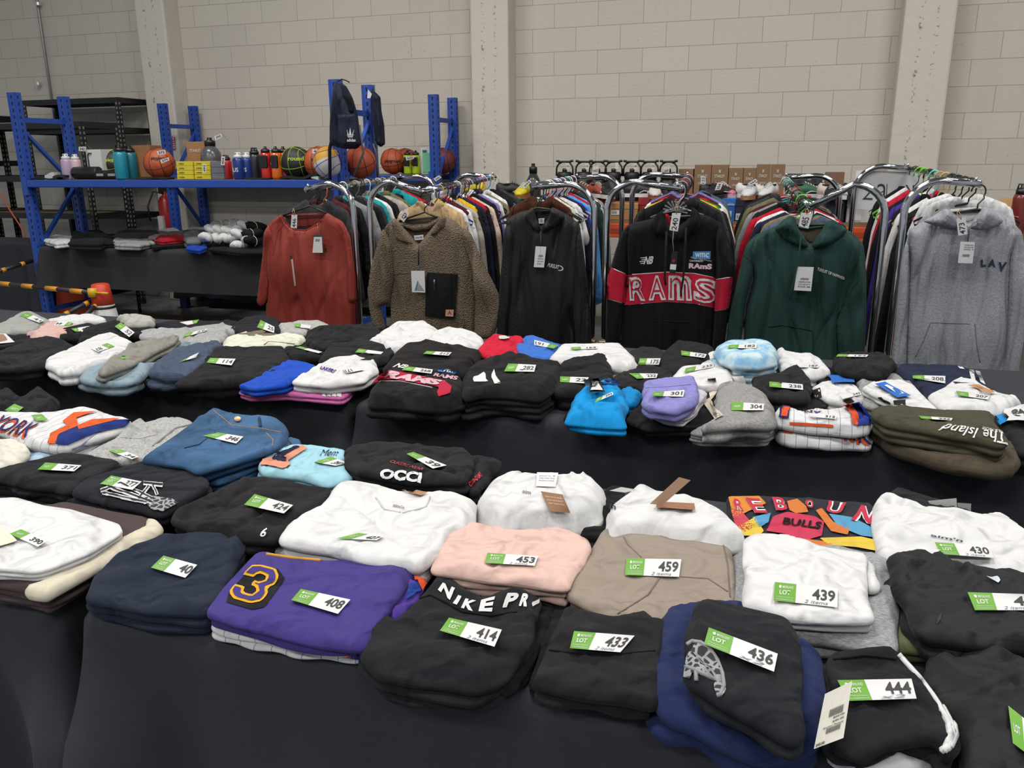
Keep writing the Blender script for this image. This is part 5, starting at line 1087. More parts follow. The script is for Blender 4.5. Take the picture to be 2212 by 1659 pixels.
# black jugs
def jug():
    r = D.objects.new('insulated_jug', None); C.objects.link(r); k = LC
    MB().lathe([(0, 0), (.055, 0), (.06, .01), (.06, .23), (.052, .24), (0, .24)], (0, 0, 0), 22).loc('jug_body', k, r, True)
    MB().lathe([(0, 0), (.053, 0), (.056, .01), (.056, .035), (.048, .05), (0, .05)], (0, 0, .24), 22).lathe([(0, 0), (.018, 0), (.018, .02), (.013, .027), (0, .027)], (0, 0, .287), 12).loc('lid', mat('202022', .45), r, True)
    a = [(-.062, 0, .26)]+[(-.062*math.cos(t), 0, .31+.052*math.sin(t)) for t in np.linspace(0, PI, 9)]+[(.062, 0, .26)]
    MB().tube(a, .0065, 8).box(-.05, .05, -.012, .012, .354, .368, .004).box(-.064, -.042, -.013, .013, .358, .374, .004).box(.042, .064, -.013, .013, .358, .374, .004).loc('carry_handle', k, r, True)
    return r
J = jug()
for i, px in enumerate((1220, 1262, 1292, 1326, 1366, 1404, 1445)):
    r = J if i == 0 else recurse(J); p = PY(px, 346, 6.72); r.location = (p.x, 6.72, SB); s_ = (p.z-SB)/.372; r.scale = (s_*.98, s_*.98, s_)
    props(r, f'black insulated jug, {ORD[i]} from the left in the row of seven with carry handles', 'jug', 'black jugs in a row on the orange shelf')
    q = [(px-12, 360), (px+2, 358), (px+0, 378), (px-14, 378)] if i in (2, 6) else [(px+2, 352), (px+10, 352), (px+10, 366), (px+3, 366)]
    if i != 3: o = card('number_tag', q, 6.62, mat('dedad2', .6), None); props(o, f'small white tag hanging from the {ORD[i]} black jug', 'tag', 'numbered tags on strings'); flattext('number', str((131, 147, 163, 0, 158, 172, 160)[i]), inner(q, .15, .85, .35, .65), 6.619, INK, o, .02)
    else: o = card('number_tag', [(1329, 351), (1336, 351), (1336, 365), (1329, 365)], 6.62, mat('dedad2', .6), None); props(o, 'white tag 163 hanging from the fourth black jug', 'tag', 'numbered tags on strings')
bottle(1152, 353, 6.7, SB, 34, '3a3c40', '1a1a1c', 'smoky squat bottle at the left end of the row of black jugs', 'drink bottles on the orange shelf', 'jug')
for i, (a, b_, yt) in enumerate([(1466, 1498, 365), (1501, 1537, 356), (1538, 1574, 356), (1575, 1606, 363), (1607, 1634, 363), (1635, 1665, 355), (1666, 1697, 355)]):
    o, (x0, x1, z, zt, put) = carton(a, b_, yt, 6.78, SB, '8f6f50', f'brown drinkware carton, {ORD[i]} from the left in the row against the wall', group='brown cartons against the wall', dep=.12, text='STANLEY', ty=(.74, .8), text2=None)
    put('QUENCHER', .25, .75, .6, .65, 0); put('W', .42, .58, .83, .9, .03)
carton(1784, 1825, 372, 6.8, SB, '84604e', 'plain brown box behind the two black laced shoes', dep=.1, group='brown cartons against the wall')
o, (x0, x1, z, zt, put) = carton(1698, 1778, 375, 6.82, SB, '3a3d48', 'dark printed poster strip leaning beside the cartons', 'poster', None, .02, 'poster')
for k in range(9): MB().box(x0+.02+k*.035, x0+.045+k*.035, 6.8155, 6.817, zt-.03-(k % 3)*.02, zt-.008-(k % 2)*.01).mk('printed_shape', mat(('6a7088', 'a09aa8', '22242c')[k % 3]), o)
o, (x0, x1, z, zt, put) = carton(2140, 2235, 452, 5.6, SB-.1, 'a0784e', 'open brown carton with a raised flap at the right edge', dep=.3)
MB().add([PY(2140, 452, 5.6), PY(2200, 470, 5.5), PY(2212, 432, 5.7), PY(2165, 426, 5.72)], [(0, 1, 2, 3)]).mk('box_flap', mat('b48a5a', .8), o)
MB().box(-.3+2.1, 2.5, 5.5, 5.95, 0, SB-.1).mk('shelf_table', CLOTH, None, label='dark covered stand under the brown carton at the right edge', cat='table')
bottle(2212, 398, 5.55, SB-.02, 26, '7a2c26', '1a1a1c', 'red brown bottle at the right edge above the carton', 'drink bottles on the orange shelf', 'plain')
# sign at the back of the rightmost rack, seen from behind
q = [(1850, 368), (1990, 372), (1992, 462), (1838, 450)]
o = card('paper_sign', q, 5.068, mat('dfe1ec', .7), None); props(o, 'white paper sign with the word KIDS seen in reverse behind the rightmost rack', 'sign')
for ch, a in (('S', .70), ('D', .50), ('I', .36), ('K', .10)):
    V2, F = text2d({'S': '2', 'D': 'a', 'I': 'l', 'K': 'K'}[ch], -.01); u0 = 1-a-.16
    qq = inner(q, u0, u0+(.15 if ch != 'I' else .012), .25, .68)
    if ch == 'K': qq = [qq[1], qq[0], qq[3], qq[2]]
    mk('sign_lettering', [tuple(PY(*bil(qq, u, v), 5.067)) for u, v in V2], F, INK, o, False)
# ------------------------------------------------------------- folded clothes on the tables
G = {}
def g(key, name, cat, label, col, pts, h, zb=0, kind='jersey', w=.004, L=2, grp=None, **k):
    m = col if not isinstance(col, str) else fab(col, kind)
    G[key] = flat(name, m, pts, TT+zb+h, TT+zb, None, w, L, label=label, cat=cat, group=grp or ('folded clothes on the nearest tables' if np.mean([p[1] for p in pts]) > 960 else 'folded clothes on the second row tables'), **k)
    return G[key]
K1, K2, WH, GR, NVY = '1f2024', '17171a', 'eeedec', 'b5b5b3', '252b3d'
# ---- nearest tables, back to front, lower items first
g('cap', 'fabric_cap', 'cap', 'black garment with an open loop at the far left behind the New York jersey', K1, [(-40, 850), (0, 846), (24, 845), (47, 860), (66, 846), (88, 839), (122, 862), (125, 876), (108, 887), (47, 892), (-40, 892)], .05, w=.014, n=16)
g('purp', 'folded_tshirt', 't-shirt', 'purple garment tucked under the New York jersey at left', '47308a', [(165, 962), (262, 925), (290, 930), (215, 976), (180, 980)], .02)
g('navyb', 'folded_tshirt', 't-shirt', 'dark navy garment with yellow trim under the New York jersey', '20222e', [(50, 950), (140, 958), (275, 915), (280, 925), (160, 972), (60, 968)], .035, w=.006)
g('lb', 'folded_tshirt', 't-shirt', 'pale blue garment at left behind lot 371', 'a9c4d6', [(60, 972), (95, 965), (135, 977), (110, 1000), (50, 1003)], .03)
g('cream', 'canvas_bag', 'bag', 'cream crumpled fabric bag cut off by the left edge', 'e2ddd0', [(-60, 955), (0, 950), (35, 949), (56, 961), (54, 976), (35, 994), (0, 1008), (-60, 1015)], .06, w=.012, n=20, R=.05)
g('ny1', 'folded_jersey', 'jersey', 'white baseball jersey with orange and blue trim lettered YORK at far left', 'e8e6e6', [(-50, 898), (0, 895), (47, 893), (141, 893), (174, 884), (212, 890), (254, 904), (282, 907), (277, 916), (176, 949), (141, 963), (106, 958), (54, 951), (0, 925), (-50, 915)], .07, kind='pin', w=.006, n=12)
g('gs', 'folded_sweatshirt', 'sweatshirt', 'light grey sweatshirt folded between the jersey and the blue jeans', GR, [(186, 981), (249, 949), (280, 916), (303, 902), (315, 914), (353, 902), (385, 904), (418, 914), (421, 921), (341, 975), (306, 989), (254, 996)], .05, kind='heather', w=.006)
g('jean2', 'folded_jeans', 'jeans', 'lower pair of blue jeans with a frayed hem end', '33567a', [(428, 1014), (600, 955), (625, 944), (649, 950), (642, 975), (560, 1002), (470, 1040), (432, 1032)], .04, kind='denim', w=.006)
g('jean', 'folded_jeans', 'jeans', 'upper folded blue jeans with a brass waist button', '2f4f70', [(308, 989), (380, 940), (430, 903), (461, 882), (517, 897), (581, 900), (606, 910), (620, 930), (618, 944), (586, 966), (480, 998), (428, 1014), (398, 996)], .05, .038, kind='denim', w=.008, n=16)
g('b371', 'folded_sweatshirt', 'sweatshirt', 'black folded sweatshirt lying under lot ticket 371', K1, [(-60, 1020), (0, 1017), (49, 1006), (136, 980), (190, 984), (252, 995), (254, 1006), (168, 1041), (158, 1060), (80, 1050), (0, 1034), (-60, 1030)], .055, L=3)
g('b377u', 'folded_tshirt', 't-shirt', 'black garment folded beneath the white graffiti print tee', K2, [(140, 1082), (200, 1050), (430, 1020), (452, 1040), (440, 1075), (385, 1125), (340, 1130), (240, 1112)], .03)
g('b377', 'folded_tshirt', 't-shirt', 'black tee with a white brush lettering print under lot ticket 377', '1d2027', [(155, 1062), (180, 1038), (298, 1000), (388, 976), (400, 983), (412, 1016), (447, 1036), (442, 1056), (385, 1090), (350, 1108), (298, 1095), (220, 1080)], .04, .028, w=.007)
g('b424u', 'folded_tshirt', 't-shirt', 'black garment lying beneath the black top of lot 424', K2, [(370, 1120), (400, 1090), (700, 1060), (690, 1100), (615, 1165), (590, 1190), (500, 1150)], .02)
g('b424', 'folded_tshirt', 't-shirt', 'black top with a small white figure 6 under lot ticket 424', '212022', [(370, 1120), (380, 1100), (477, 1057), (523, 1036), (567, 1032), (657, 1048), (712, 1054), (706, 1076), (668, 1105), (608, 1146), (600, 1162), (536, 1160), (412, 1136)], .045, .018, w=.009, n=16)
g('creamu', 'folded_blanket', 'blanket', 'cream layer under the brown striped blanket at lower left', 'ddd6c4', [(90, 1275), (150, 1235), (322, 1163), (325, 1172), (200, 1236), (110, 1284)], .02)
g('brown', 'folded_blanket', 'blanket', 'brown blanket with cream edging folded under the white tee of lot 390', '4d4040', [(-60, 1150), (0, 1110), (146, 1088), (336, 1123), (347, 1136), (340, 1146), (200, 1222), (98, 1280), (62, 1274), (0, 1262), (-60, 1252)], .055, L=4, w=.003)
g('w390', 'folded_tshirt', 't-shirt', 'white tee at lower left lying under lot ticket 390', 'e9e8ec', [(-60, 1080), (0, 1076), (33, 1074), (95, 1092), (152, 1100), (258, 1132), (264, 1148), (190, 1193), (108, 1226), (76, 1234), (0, 1228), (-60, 1225)], .028, .053, w=.006, L=3)
flat('cream_border', fab('d8cfba'), [(318, 1119), (336, 1122), (348, 1136), (340, 1147), (200, 1223), (98, 1281), (62, 1275), (60, 1262), (85, 1258), (190, 1198), (318, 1135)], TT+.06, TT+.035, G['brown'], .001, 1)
g('shorts', 'folded_shorts', 'shorts', 'navy gym shorts with a gathered waistband in front at left', '20283a', [(188, 1290), (202, 1247), (241, 1206), (325, 1174), (407, 1152), (456, 1147), (513, 1141), (528, 1150), (526, 1174), (510, 1212), (477, 1280), (461, 1301), (448, 1322), (325, 1316), (222, 1299)], .05, w=.006, L=3, s=.009)
g('jl', 'folded_jersey', 'jersey', 'pale blue jersey with a peach outlined number 1 under lot ticket 397', 'a3d3ea', [(558, 1004), (575, 986), (594, 970), (648, 964), (703, 967), (745, 973), (751, 1002), (757, 1030), (708, 1046), (648, 1027), (570, 1020)], .06, L=3, w=.008)
g('redsh', 'folded_shorts', 'shorts', 'black shorts with red knitted stripes under the black CCI hoodie', '2d2a2f', [(765, 1020), (800, 1010), (1010, 1045), (1030, 1030), (1075, 995), (1062, 1022), (1030, 1050), (1018, 1078), (990, 1068), (880, 1052)], .03, w=.003)
g('cci', 'folded_hoodie', 'hoodie', 'black hoodie lettered CCI at the back of the nearest table', '222124', [(743, 975), (757, 964), (811, 960), (880, 961), (920, 964), (960, 967), (1000, 966), (1020, 985), (1020, 1005), (1002, 1040), (893, 1038), (838, 1030), (776, 1018), (750, 1000)], .055, .028, w=.009, n=16, L=3)
g('ccih', 'folded_hoodie', 'hoodie', 'black sleeve and hood lettered CRUSADERS in red beside the CCI hoodie', '232226', [(1000, 990), (1030, 985), (1072, 990), (1078, 1000), (1062, 1022), (1040, 1045), (1022, 1060), (1004, 1045)], .05, .01, w=.01, n=12)
g('gu', 'folded_leggings', 'leggings', 'light grey marl leggings under the first white bundle', 'a3a3a5', [(1016, 1128), (1033, 1088), (1209, 1095), (1215, 1112), (1179, 1133), (1143, 1148), (1070, 1140)], .03, kind='heather', w=.003)
g('bm', 'folded_leggings', 'leggings', 'black crumpled leggings between the two white bundles', K2, [(1143, 1150), (1209, 1110), (1283, 1094), (1316, 1050), (1350, 1055), (1330, 1120), (1300, 1165), (1236, 1155)], .045, w=.012, n=16)
g('w1', 'folded_shirt', 'top', 'white bunched top with a brown paper swing tag, left of the two white bundles', 'f0eff0', [(1027, 1066), (1054, 1029), (1104, 1010), (1128, 1005), (1143, 1016), (1209, 1018), (1239, 1020), (1257, 1005), (1283, 1020), (1312, 1047), (1310, 1062), (1292, 1086), (1248, 1103), (1155, 1108), (1089, 1102), (1035, 1086)], .075, .02, w=.006, n=14, R=.06, edge=.4, L=1)
g('bu2', 'folded_leggings', 'leggings', 'black leggings beneath the second white bundle and lot ticket 407', K2, [(1310, 1140), (1330, 1110), (1600, 1140), (1625, 1170), (1600, 1205), (1560, 1180)], .04, w=.008)
g('w2', 'folded_shirt', 'top', 'white bunched top with a raised brown tag, right of the two white bundles', 'f0eff0', [(1315, 1118), (1317, 1080), (1352, 1058), (1370, 1040), (1403, 1046), (1440, 1062), (1522, 1070), (1567, 1094), (1612, 1138), (1612, 1148), (1567, 1150), (1507, 1136), (1388, 1126), (1322, 1130)], .06, .035, w=.006, n=14, R=.05, edge=.4, L=1)
g('bulls', 'folded_tshirt', 't-shirt', 'colourful basketball print tee at the back right of the nearest table', '2f2d36', [(1572, 1073), (1640, 1073), (1760, 1081), (1885, 1091), (1893, 1112), (1904, 1170), (1900, 1212), (1840, 1230), (1620, 1215), (1600, 1180), (1592, 1150)], .045, w=.003, L=2)
g('ub', 'folded_leggings', 'leggings', 'black leggings behind the white top of lot 430', K1, [(1915, 1070), (1940, 1052), (1990, 1070), (2100, 1105), (2080, 1130), (1950, 1110)], .06, w=.006)
g('w430', 'folded_shirt', 'top', 'white crinkled top under lot ticket 430 at right', 'f1f0ec', [(1892, 1084), (1905, 1068), (1920, 1064), (2002, 1097), (2120, 1114), (2150, 1108), (2168, 1112), (2212, 1145), (2270, 1165), (2270, 1250), (2144, 1232), (2032, 1205), (1943, 1199), (1904, 1194), (1899, 1138)], .07, w=.009, n=20, dirn=.2, L=2)
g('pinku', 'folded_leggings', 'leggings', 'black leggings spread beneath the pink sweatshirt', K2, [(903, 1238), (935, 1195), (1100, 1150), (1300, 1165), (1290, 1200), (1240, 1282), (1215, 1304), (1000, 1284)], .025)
g('ulg', 'folded_tshirt', 't-shirt', 'light grey garment showing below the white sweatshirt of lot 427', 'a9a9af', [(592, 1186), (610, 1168), (700, 1160), (820, 1205), (790, 1216), (724, 1218), (630, 1204)], .03, kind='heather', L=3, w=.002)
g('w427', 'folded_sweatshirt', 'sweatshirt', 'large white sweatshirt with a printed neck label under lot ticket 427', 'f2f1f3', [(606, 1157), (630, 1127), (692, 1095), (714, 1070), (730, 1045), (757, 1040), (811, 1046), (865, 1063), (931, 1067), (979, 1067), (1026, 1084), (1017, 1130), (963, 1154), (935, 1196), (905, 1222), (811, 1205), (703, 1180), (612, 1164)], .055, .025, w=.007, n=16, L=2)
g('w453', 'folded_sweatshirt', 'sweatshirt', 'pale pink sweatshirt under lot ticket 453', 'e9bfb4', [(933, 1230), (944, 1200), (979, 1136), (1023, 1130), (1119, 1146), (1209, 1139), (1236, 1151), (1270, 1165), (1277, 1182), (1257, 1212), (1239, 1234), (1228, 1268), (1200, 1266), (1137, 1256), (1060, 1248), (985, 1238)], .05, .022, w=.007, n=16, L=3)
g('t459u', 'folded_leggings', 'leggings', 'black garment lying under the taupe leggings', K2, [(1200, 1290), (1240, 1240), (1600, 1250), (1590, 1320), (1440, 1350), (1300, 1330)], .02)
g('t459', 'folded_leggings', 'leggings', 'taupe leggings with curved seams under lot ticket 459', '988b7e', [(1224, 1283), (1236, 1252), (1304, 1145), (1316, 1139), (1418, 1139), (1555, 1154), (1570, 1160), (1585, 1214), (1588, 1258), (1582, 1300), (1507, 1330), (1438, 1340), (1325, 1331)], .04, .018, kind='satin', w=.004, n=8, L=2)
g('g439', 'folded_sweatshirt', 'sweatshirt', 'grey marl sweatshirt beneath the white tee of lot 439', 'a6a7aa', [(1582, 1300), (1589, 1200), (1607, 1185), (1800, 1180), (1914, 1209), (1928, 1220), (1937, 1285), (1928, 1392), (1908, 1392), (1800, 1374), (1719, 1366), (1600, 1340)], .055, kind='heather', w=.004, L=2)
g('w439', 'folded_tshirt', 't-shirt', 'crisp white tee under lot ticket 439', 'f3f2f5', [(1613, 1163), (1628, 1153), (1701, 1156), (1781, 1182), (1843, 1191), (1869, 1196), (1866, 1268), (1887, 1328), (1882, 1334), (1796, 1335), (1707, 1330), (1609, 1306), (1612, 1226)], .035, .053, w=.005, n=10, L=2)
flat('sleeve', fab('eceaf0'), [(1868, 1208), (1882, 1215), (1896, 1255), (1894, 1266), (1872, 1266)], TT+.075, TT+.055, G['w439'], .002, 1)
g('ol', 'folded_trousers', 'trousers', 'olive green trousers beneath the black jacket of lot 45', '767a58', [(1930, 1300), (1935, 1280), (2270, 1280), (2270, 1420), (2150, 1398), (2000, 1402), (1930, 1396)], .035, w=.004, n=8)
g('b45', 'folded_jacket', 'jacket', 'black tracksuit jacket with a small silver swoosh at right', '17191d', [(1925, 1198), (1943, 1194), (1996, 1186), (2020, 1203), (2144, 1232), (2167, 1226), (2212, 1241), (2270, 1260), (2270, 1400), (2212, 1388), (2090, 1378), (2000, 1362), (1973, 1315), (1940, 1270)], .06, .033, kind='satin', w=.01, n=20, L=2)
g('pwu', 'folded_jersey', 'jersey', 'white pinstriped jersey beneath the purple number 3 jersey', 'dfe3ee', [(456, 1352), (480, 1320), (800, 1345), (792, 1400), (778, 1412), (620, 1390), (480, 1364)], .026, kind='pin', w=.002, L=2)
g('prp2', 'folded_jersey', 'jersey', 'folded purple sleeve layers to the right of the number 3 jersey', '513a96', [(838, 1325), (868, 1270), (905, 1240), (918, 1256), (900, 1290), (850, 1334)], .045, w=.007, L=3)
g('p408', 'folded_jersey', 'jersey', 'purple basketball jersey with a gold edged number 3', '453a82', [(444, 1322), (490, 1262), (548, 1200), (575, 1196), (640, 1205), (700, 1211), (895, 1209), (903, 1222), (868, 1270), (838, 1318), (800, 1360), (782, 1398), (700, 1388), (610, 1368), (520, 1343)], .035, .024, w=.004, n=10, L=2)
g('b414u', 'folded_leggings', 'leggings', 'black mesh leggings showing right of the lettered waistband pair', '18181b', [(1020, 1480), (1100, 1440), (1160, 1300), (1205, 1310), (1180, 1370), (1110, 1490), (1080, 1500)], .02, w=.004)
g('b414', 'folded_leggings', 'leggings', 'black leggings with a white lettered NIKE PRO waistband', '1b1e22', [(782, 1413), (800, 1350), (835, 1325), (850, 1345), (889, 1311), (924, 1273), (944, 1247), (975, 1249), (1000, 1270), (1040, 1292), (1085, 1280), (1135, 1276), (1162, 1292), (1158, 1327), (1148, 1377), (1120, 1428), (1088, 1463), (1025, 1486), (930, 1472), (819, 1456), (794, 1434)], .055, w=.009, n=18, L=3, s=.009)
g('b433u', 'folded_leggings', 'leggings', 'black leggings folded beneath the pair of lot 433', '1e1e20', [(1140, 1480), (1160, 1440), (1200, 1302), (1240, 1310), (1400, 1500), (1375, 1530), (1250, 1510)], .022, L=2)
g('b433', 'folded_leggings', 'leggings', 'plain black leggings under lot ticket 433 at the front edge', '1f1e21', [(1157, 1470), (1183, 1402), (1211, 1333), (1224, 1308), (1270, 1320), (1325, 1333), (1395, 1319), (1408, 1336), (1432, 1334), (1427, 1421), (1420, 1518), (1341, 1504), (1215, 1482)], .045, .02, w=.006, n=10, L=2, s=.009)
g('nh', 'folded_hoodie', 'hoodie', 'navy blue hoodie bundled under the black tee of lot 436', '25305a', [(1444, 1311), (1495, 1303), (1600, 1300), (1723, 1387), (1758, 1395), (1774, 1475), (1788, 1527), (1767, 1588), (1700, 1610), (1639, 1618), (1562, 1585), (1500, 1545), (1450, 1535), (1420, 1502), (1417, 1446), (1429, 1398)], .07, w=.007, n=26, L=2, s=.009, R=.03)
g('b436', 'folded_tshirt', 't-shirt', 'black tee with a grey half circle print under lot ticket 436', '1d1f24', [(1479, 1461), (1484, 1398), (1506, 1303), (1525, 1292), (1635, 1318), (1697, 1332), (1714, 1354), (1727, 1454), (1732, 1585), (1706, 1600), (1620, 1545), (1547, 1505)], .035, .082, w=.006, n=12, L=2, s=.009)
g('w444', 'folded_shorts', 'shorts', 'white shorts lining showing below the black striped shorts', 'e6e2e6', [(1790, 1615), (1804, 1595), (1900, 1560), (2010, 1570), (2045, 1625), (2042, 1637), (2006, 1655), (1877, 1648)], .03, w=.008, n=16)
g('b444', 'folded_shorts', 'shorts', 'black shorts with a curved white side stripe under lot ticket 444', '1b1c20', [(1796, 1410), (1877, 1399), (1940, 1406), (1973, 1446), (2024, 1520), (2066, 1571), (2070, 1605), (2042, 1630), (2024, 1593), (1965, 1590), (1907, 1598), (1870, 1628), (1833, 1612), (1804, 1598), (1796, 1490)], .045, .028, w=.009, n=16, L=2, s=.009)
g('knit', 'folded_jumper', 'jumper', 'black ribbed knit jumper in the bottom right corner', '151516', [(2002, 1470), (2018, 1414), (2050, 1408), (2064, 1430), (2076, 1420), (2079, 1398), (2140, 1395), (2172, 1416), (2212, 1430), (2290, 1440), (2290, 1700), (2085, 1700), (2085, 1610), (2040, 1520)], .065, w=.006, n=12, L=2, kind='satin')
# ---- second row, back to front
g2 = lambda *a, **k: g(*a, grp='folded clothes on the second row tables', **k)
g2('s1', 'folded_tshirt', 't-shirt', 'grey tee at the far left back of the second row under lot ticket 41', 'a4a6a2', [(-60, 715), (0, 700), (47, 675), (70, 674), (108, 694), (59, 715), (0, 716)], .06)
g2('s2', 'folded_tshirt', 't-shirt', 'white top behind the pink tee of lot 44', 'efeeee', [(101, 692), (150, 683), (200, 680), (230, 690), (165, 698)], .06)
g2('s3', 'folded_tshirt', 't-shirt', 'pale pink tee under lot ticket 44', 'd9b3ab', [(56, 716), (85, 705), (122, 695), (176, 700), (153, 714), (122, 728), (101, 732), (71, 729)], .05, w=.008)
g2('s4', 'folded_tshirt', 't-shirt', 'black tee right of the pale pink tee', K2, [(123, 719), (150, 705), (193, 699), (210, 705), (188, 718), (169, 730), (132, 728)], .05, w=.008)
g2('s5', 'folded_tshirt', 't-shirt', 'black tee under the curled lot ticket 52', K2, [(169, 738), (179, 712), (254, 690), (329, 705), (310, 722), (235, 728)], .055, w=.01)
g2('s6', 'folded_tshirt', 't-shirt', 'light grey bunched tee at the back behind lot ticket 52', 'b7b5ae', [(254, 684), (294, 679), (329, 686), (331, 696), (277, 698)], .08, w=.012)
g2('s7', 'folded_tshirt', 't-shirt', 'black garment along the back edge left of lot ticket 25', '1a1a20', [(330, 703), (370, 693), (440, 693), (520, 697), (500, 708), (400, 714)], .04)
g2('s8', 'folded_tshirt', 't-shirt', 'light grey tee under lot ticket 29', 'aeafae', [(299, 718), (348, 709), (400, 712), (470, 702), (515, 707), (498, 721), (470, 738), (423, 745), (376, 735), (306, 728)], .055, w=.01, n=16, kind='heather')
g2('s9', 'folded_tshirt', 't-shirt', 'black tee with a photo card at the far left of the second row', K2, [(-60, 722), (0, 716), (60, 718), (85, 735), (40, 748), (-60, 752)], .04)
g2('s10', 'folded_sweatshirt', 'sweatshirt', 'dark grey garment under the black one at far left', '50555a', [(-60, 800), (0, 799), (87, 780), (101, 800), (92, 809), (0, 808), (-60, 812)], .03)
g2('s11', 'folded_sweatshirt', 'sweatshirt', 'black crumpled sweatshirt left of the white bag of lot 87', K1, [(-60, 765), (0, 759), (59, 738), (132, 735), (160, 747), (132, 766), (94, 787), (47, 794), (-60, 796)], .06, .02, w=.012, n=18)
g2('s12', 'tote_bag', 'bag', 'black tote bag lying under the white garment of lot 87', K2, [(94, 790), (130, 775), (180, 790), (172, 803), (140, 822), (110, 812)], .02)
g2('s13', 'folded_sweatshirt', 'sweatshirt', 'white folded garment under the upside down lot ticket 87', 'efeef3', [(94, 778), (132, 761), (207, 726), (247, 723), (284, 738), (270, 763), (188, 787), (172, 799), (132, 803), (125, 797), (99, 785)], .06, .02, w=.006, L=2)
g2('s14', 'folded_sweatshirt', 'sweatshirt', 'light denim blue sweatshirt beside the white garment of lot 87', '8da2ae', [(172, 810), (235, 780), (353, 742), (428, 738), (430, 748), (376, 758), (329, 792), (306, 813), (270, 825), (223, 825), (182, 818)], .06, w=.012, n=18)
g2('s15', 'folded_sweatshirt', 'sweatshirt', 'grey sweatshirt with a drawstring lying over the denim blue one', '918e86', [(214, 801), (235, 778), (259, 768), (294, 738), (386, 724), (376, 737), (346, 752), (282, 787), (247, 799), (221, 808)], .04, .05, w=.014, n=18)
g2('s16', 'folded_hoodie', 'hoodie', 'slate blue hoodie left of the black trousers of lot 114', '4a566c', [(324, 801), (341, 778), (371, 761), (470, 735), (475, 742), (435, 787), (400, 806), (353, 810)], .07, .01, w=.012, n=16)
g2('s17', 'folded_tshirt', 't-shirt', 'black crumpled garment below the slate blue hoodie', K2, [(300, 820), (350, 803), (420, 803), (440, 815), (400, 834), (330, 834)], .03, w=.01)
g2('s18', 'folded_tshirt', 't-shirt', 'black tee under the curled lot ticket 25', '1c1c22', [(494, 710), (527, 687), (569, 682), (602, 691), (606, 718), (540, 726)], .055)
g2('s19', 'folded_shorts', 'shorts', 'taupe garment under the cream one behind lot 114', '7c7163', [(503, 735), (527, 712), (570, 712), (612, 728), (560, 745)], .05)
g2('s20', 'folded_tshirt', 't-shirt', 'cream tee with a drawcord behind lot 114', 'e9e2cf', [(480, 752), (489, 731), (534, 716), (574, 728), (621, 721), (656, 726), (654, 738), (621, 747), (560, 754)], .06, w=.008)
g2('s21', 'folded_tshirt', 't-shirt', 'light grey tee below the rust red hanging top', 'b9b8b4', [(602, 702), (645, 694), (692, 695), (717, 705), (668, 718), (612, 723)], .06, kind='heather')
g2('s22', 'folded_hoodie', 'hoodie', 'black hoodie with an open hood in front of the brown fleece', '1e1d1f', [(663, 716), (687, 705), (786, 700), (809, 705), (823, 716), (795, 733), (720, 738), (703, 749), (668, 738)], .075, w=.016, n=20, R=.06)
g2('s23', 'folded_tshirt', 't-shirt', 'black tee right of the black trousers of lot 114', K2, [(612, 750), (659, 740), (706, 754), (692, 773), (633, 778)], .05, w=.008)
g2('s24', 'folded_trousers', 'trousers', 'black trousers under lot ticket 114', '201f21', [(381, 826), (435, 790), (452, 754), (480, 754), (550, 752), (612, 750), (621, 773), (612, 792), (581, 808), (539, 820), (480, 826)], .07, w=.009, n=16, L=2)
g2('s25', 'folded_tshirt', 't-shirt', 'black sweatshirt behind the white tee of lot 171', '212123', [(689, 778), (706, 754), (732, 733), (795, 731), (854, 752), (833, 780), (790, 790), (740, 780)], .065, w=.01, L=3)
g2('s26', 'folded_tshirt', 't-shirt', 'pink garment with white stripes under the blue and white ones', 'd873b4', [(515, 845), (560, 840), (612, 838), (645, 812), (786, 820), (752, 850), (738, 858), (621, 850), (539, 853)], .03, w=.004, L=2)
g2('s27', 'folded_tshirt', 't-shirt', 'royal blue tee left of the white tee of lot 171', '1c4fc0', [(515, 832), (541, 822), (621, 780), (659, 782), (682, 790), (659, 808), (612, 832), (550, 839)], .035, .028, w=.007)
g2('s28', 'folded_tshirt', 't-shirt', 'white tee with purple lettering under lot ticket 171', 'efedf2', [(633, 822), (692, 787), (715, 774), (739, 770), (771, 772), (807, 776), (814, 801), (786, 820), (715, 830), (656, 826)], .045, .028, w=.009, n=16)
g2('s29', 'folded_tshirt', 't-shirt', 'white tee at the back, left of two below the brown fleece', 'efeeee', [(797, 736), (830, 715), (850, 700), (920, 697), (945, 712), (920, 738), (860, 752)], .08, w=.01)
g2('s30', 'folded_tshirt', 't-shirt', 'white tee at the back, right of two below the brown fleece', 'efeeee', [(915, 742), (935, 720), (965, 708), (1030, 722), (1042, 732), (1035, 752), (960, 755)], .075, w=.01)
g2('s31', 'folded_sweatshirt', 'sweatshirt', 'black sweatshirt under lot ticket 212 behind the red banded folded hoodie', '1d191b', [(833, 792), (856, 761), (878, 742), (925, 740), (1037, 758), (1008, 790), (1000, 805), (900, 802)], .085, w=.006)
g2('s32', 'folded_hoodie', 'hoodie', 'black folded hoodie with a red RAMS band under lot ticket 268', '1f1d1f', [(795, 836), (833, 797), (860, 790), (995, 802), (1006, 820), (1000, 848), (960, 858), (860, 850), (800, 848)], .095, w=.008, L=2, edge=.5, R=.06)
g2('s33', 'folded_hoodie', 'hoodie', 'black folded hoodie pile with a white print under lot ticket 282', '1d1b1d', [(998, 840), (1006, 796), (1026, 778), (1078, 772), (1134, 768), (1214, 781), (1210, 800), (1190, 832), (1165, 850), (1090, 842), (1042, 842), (1007, 850)], .10, w=.01, n=18, L=4, edge=.7)
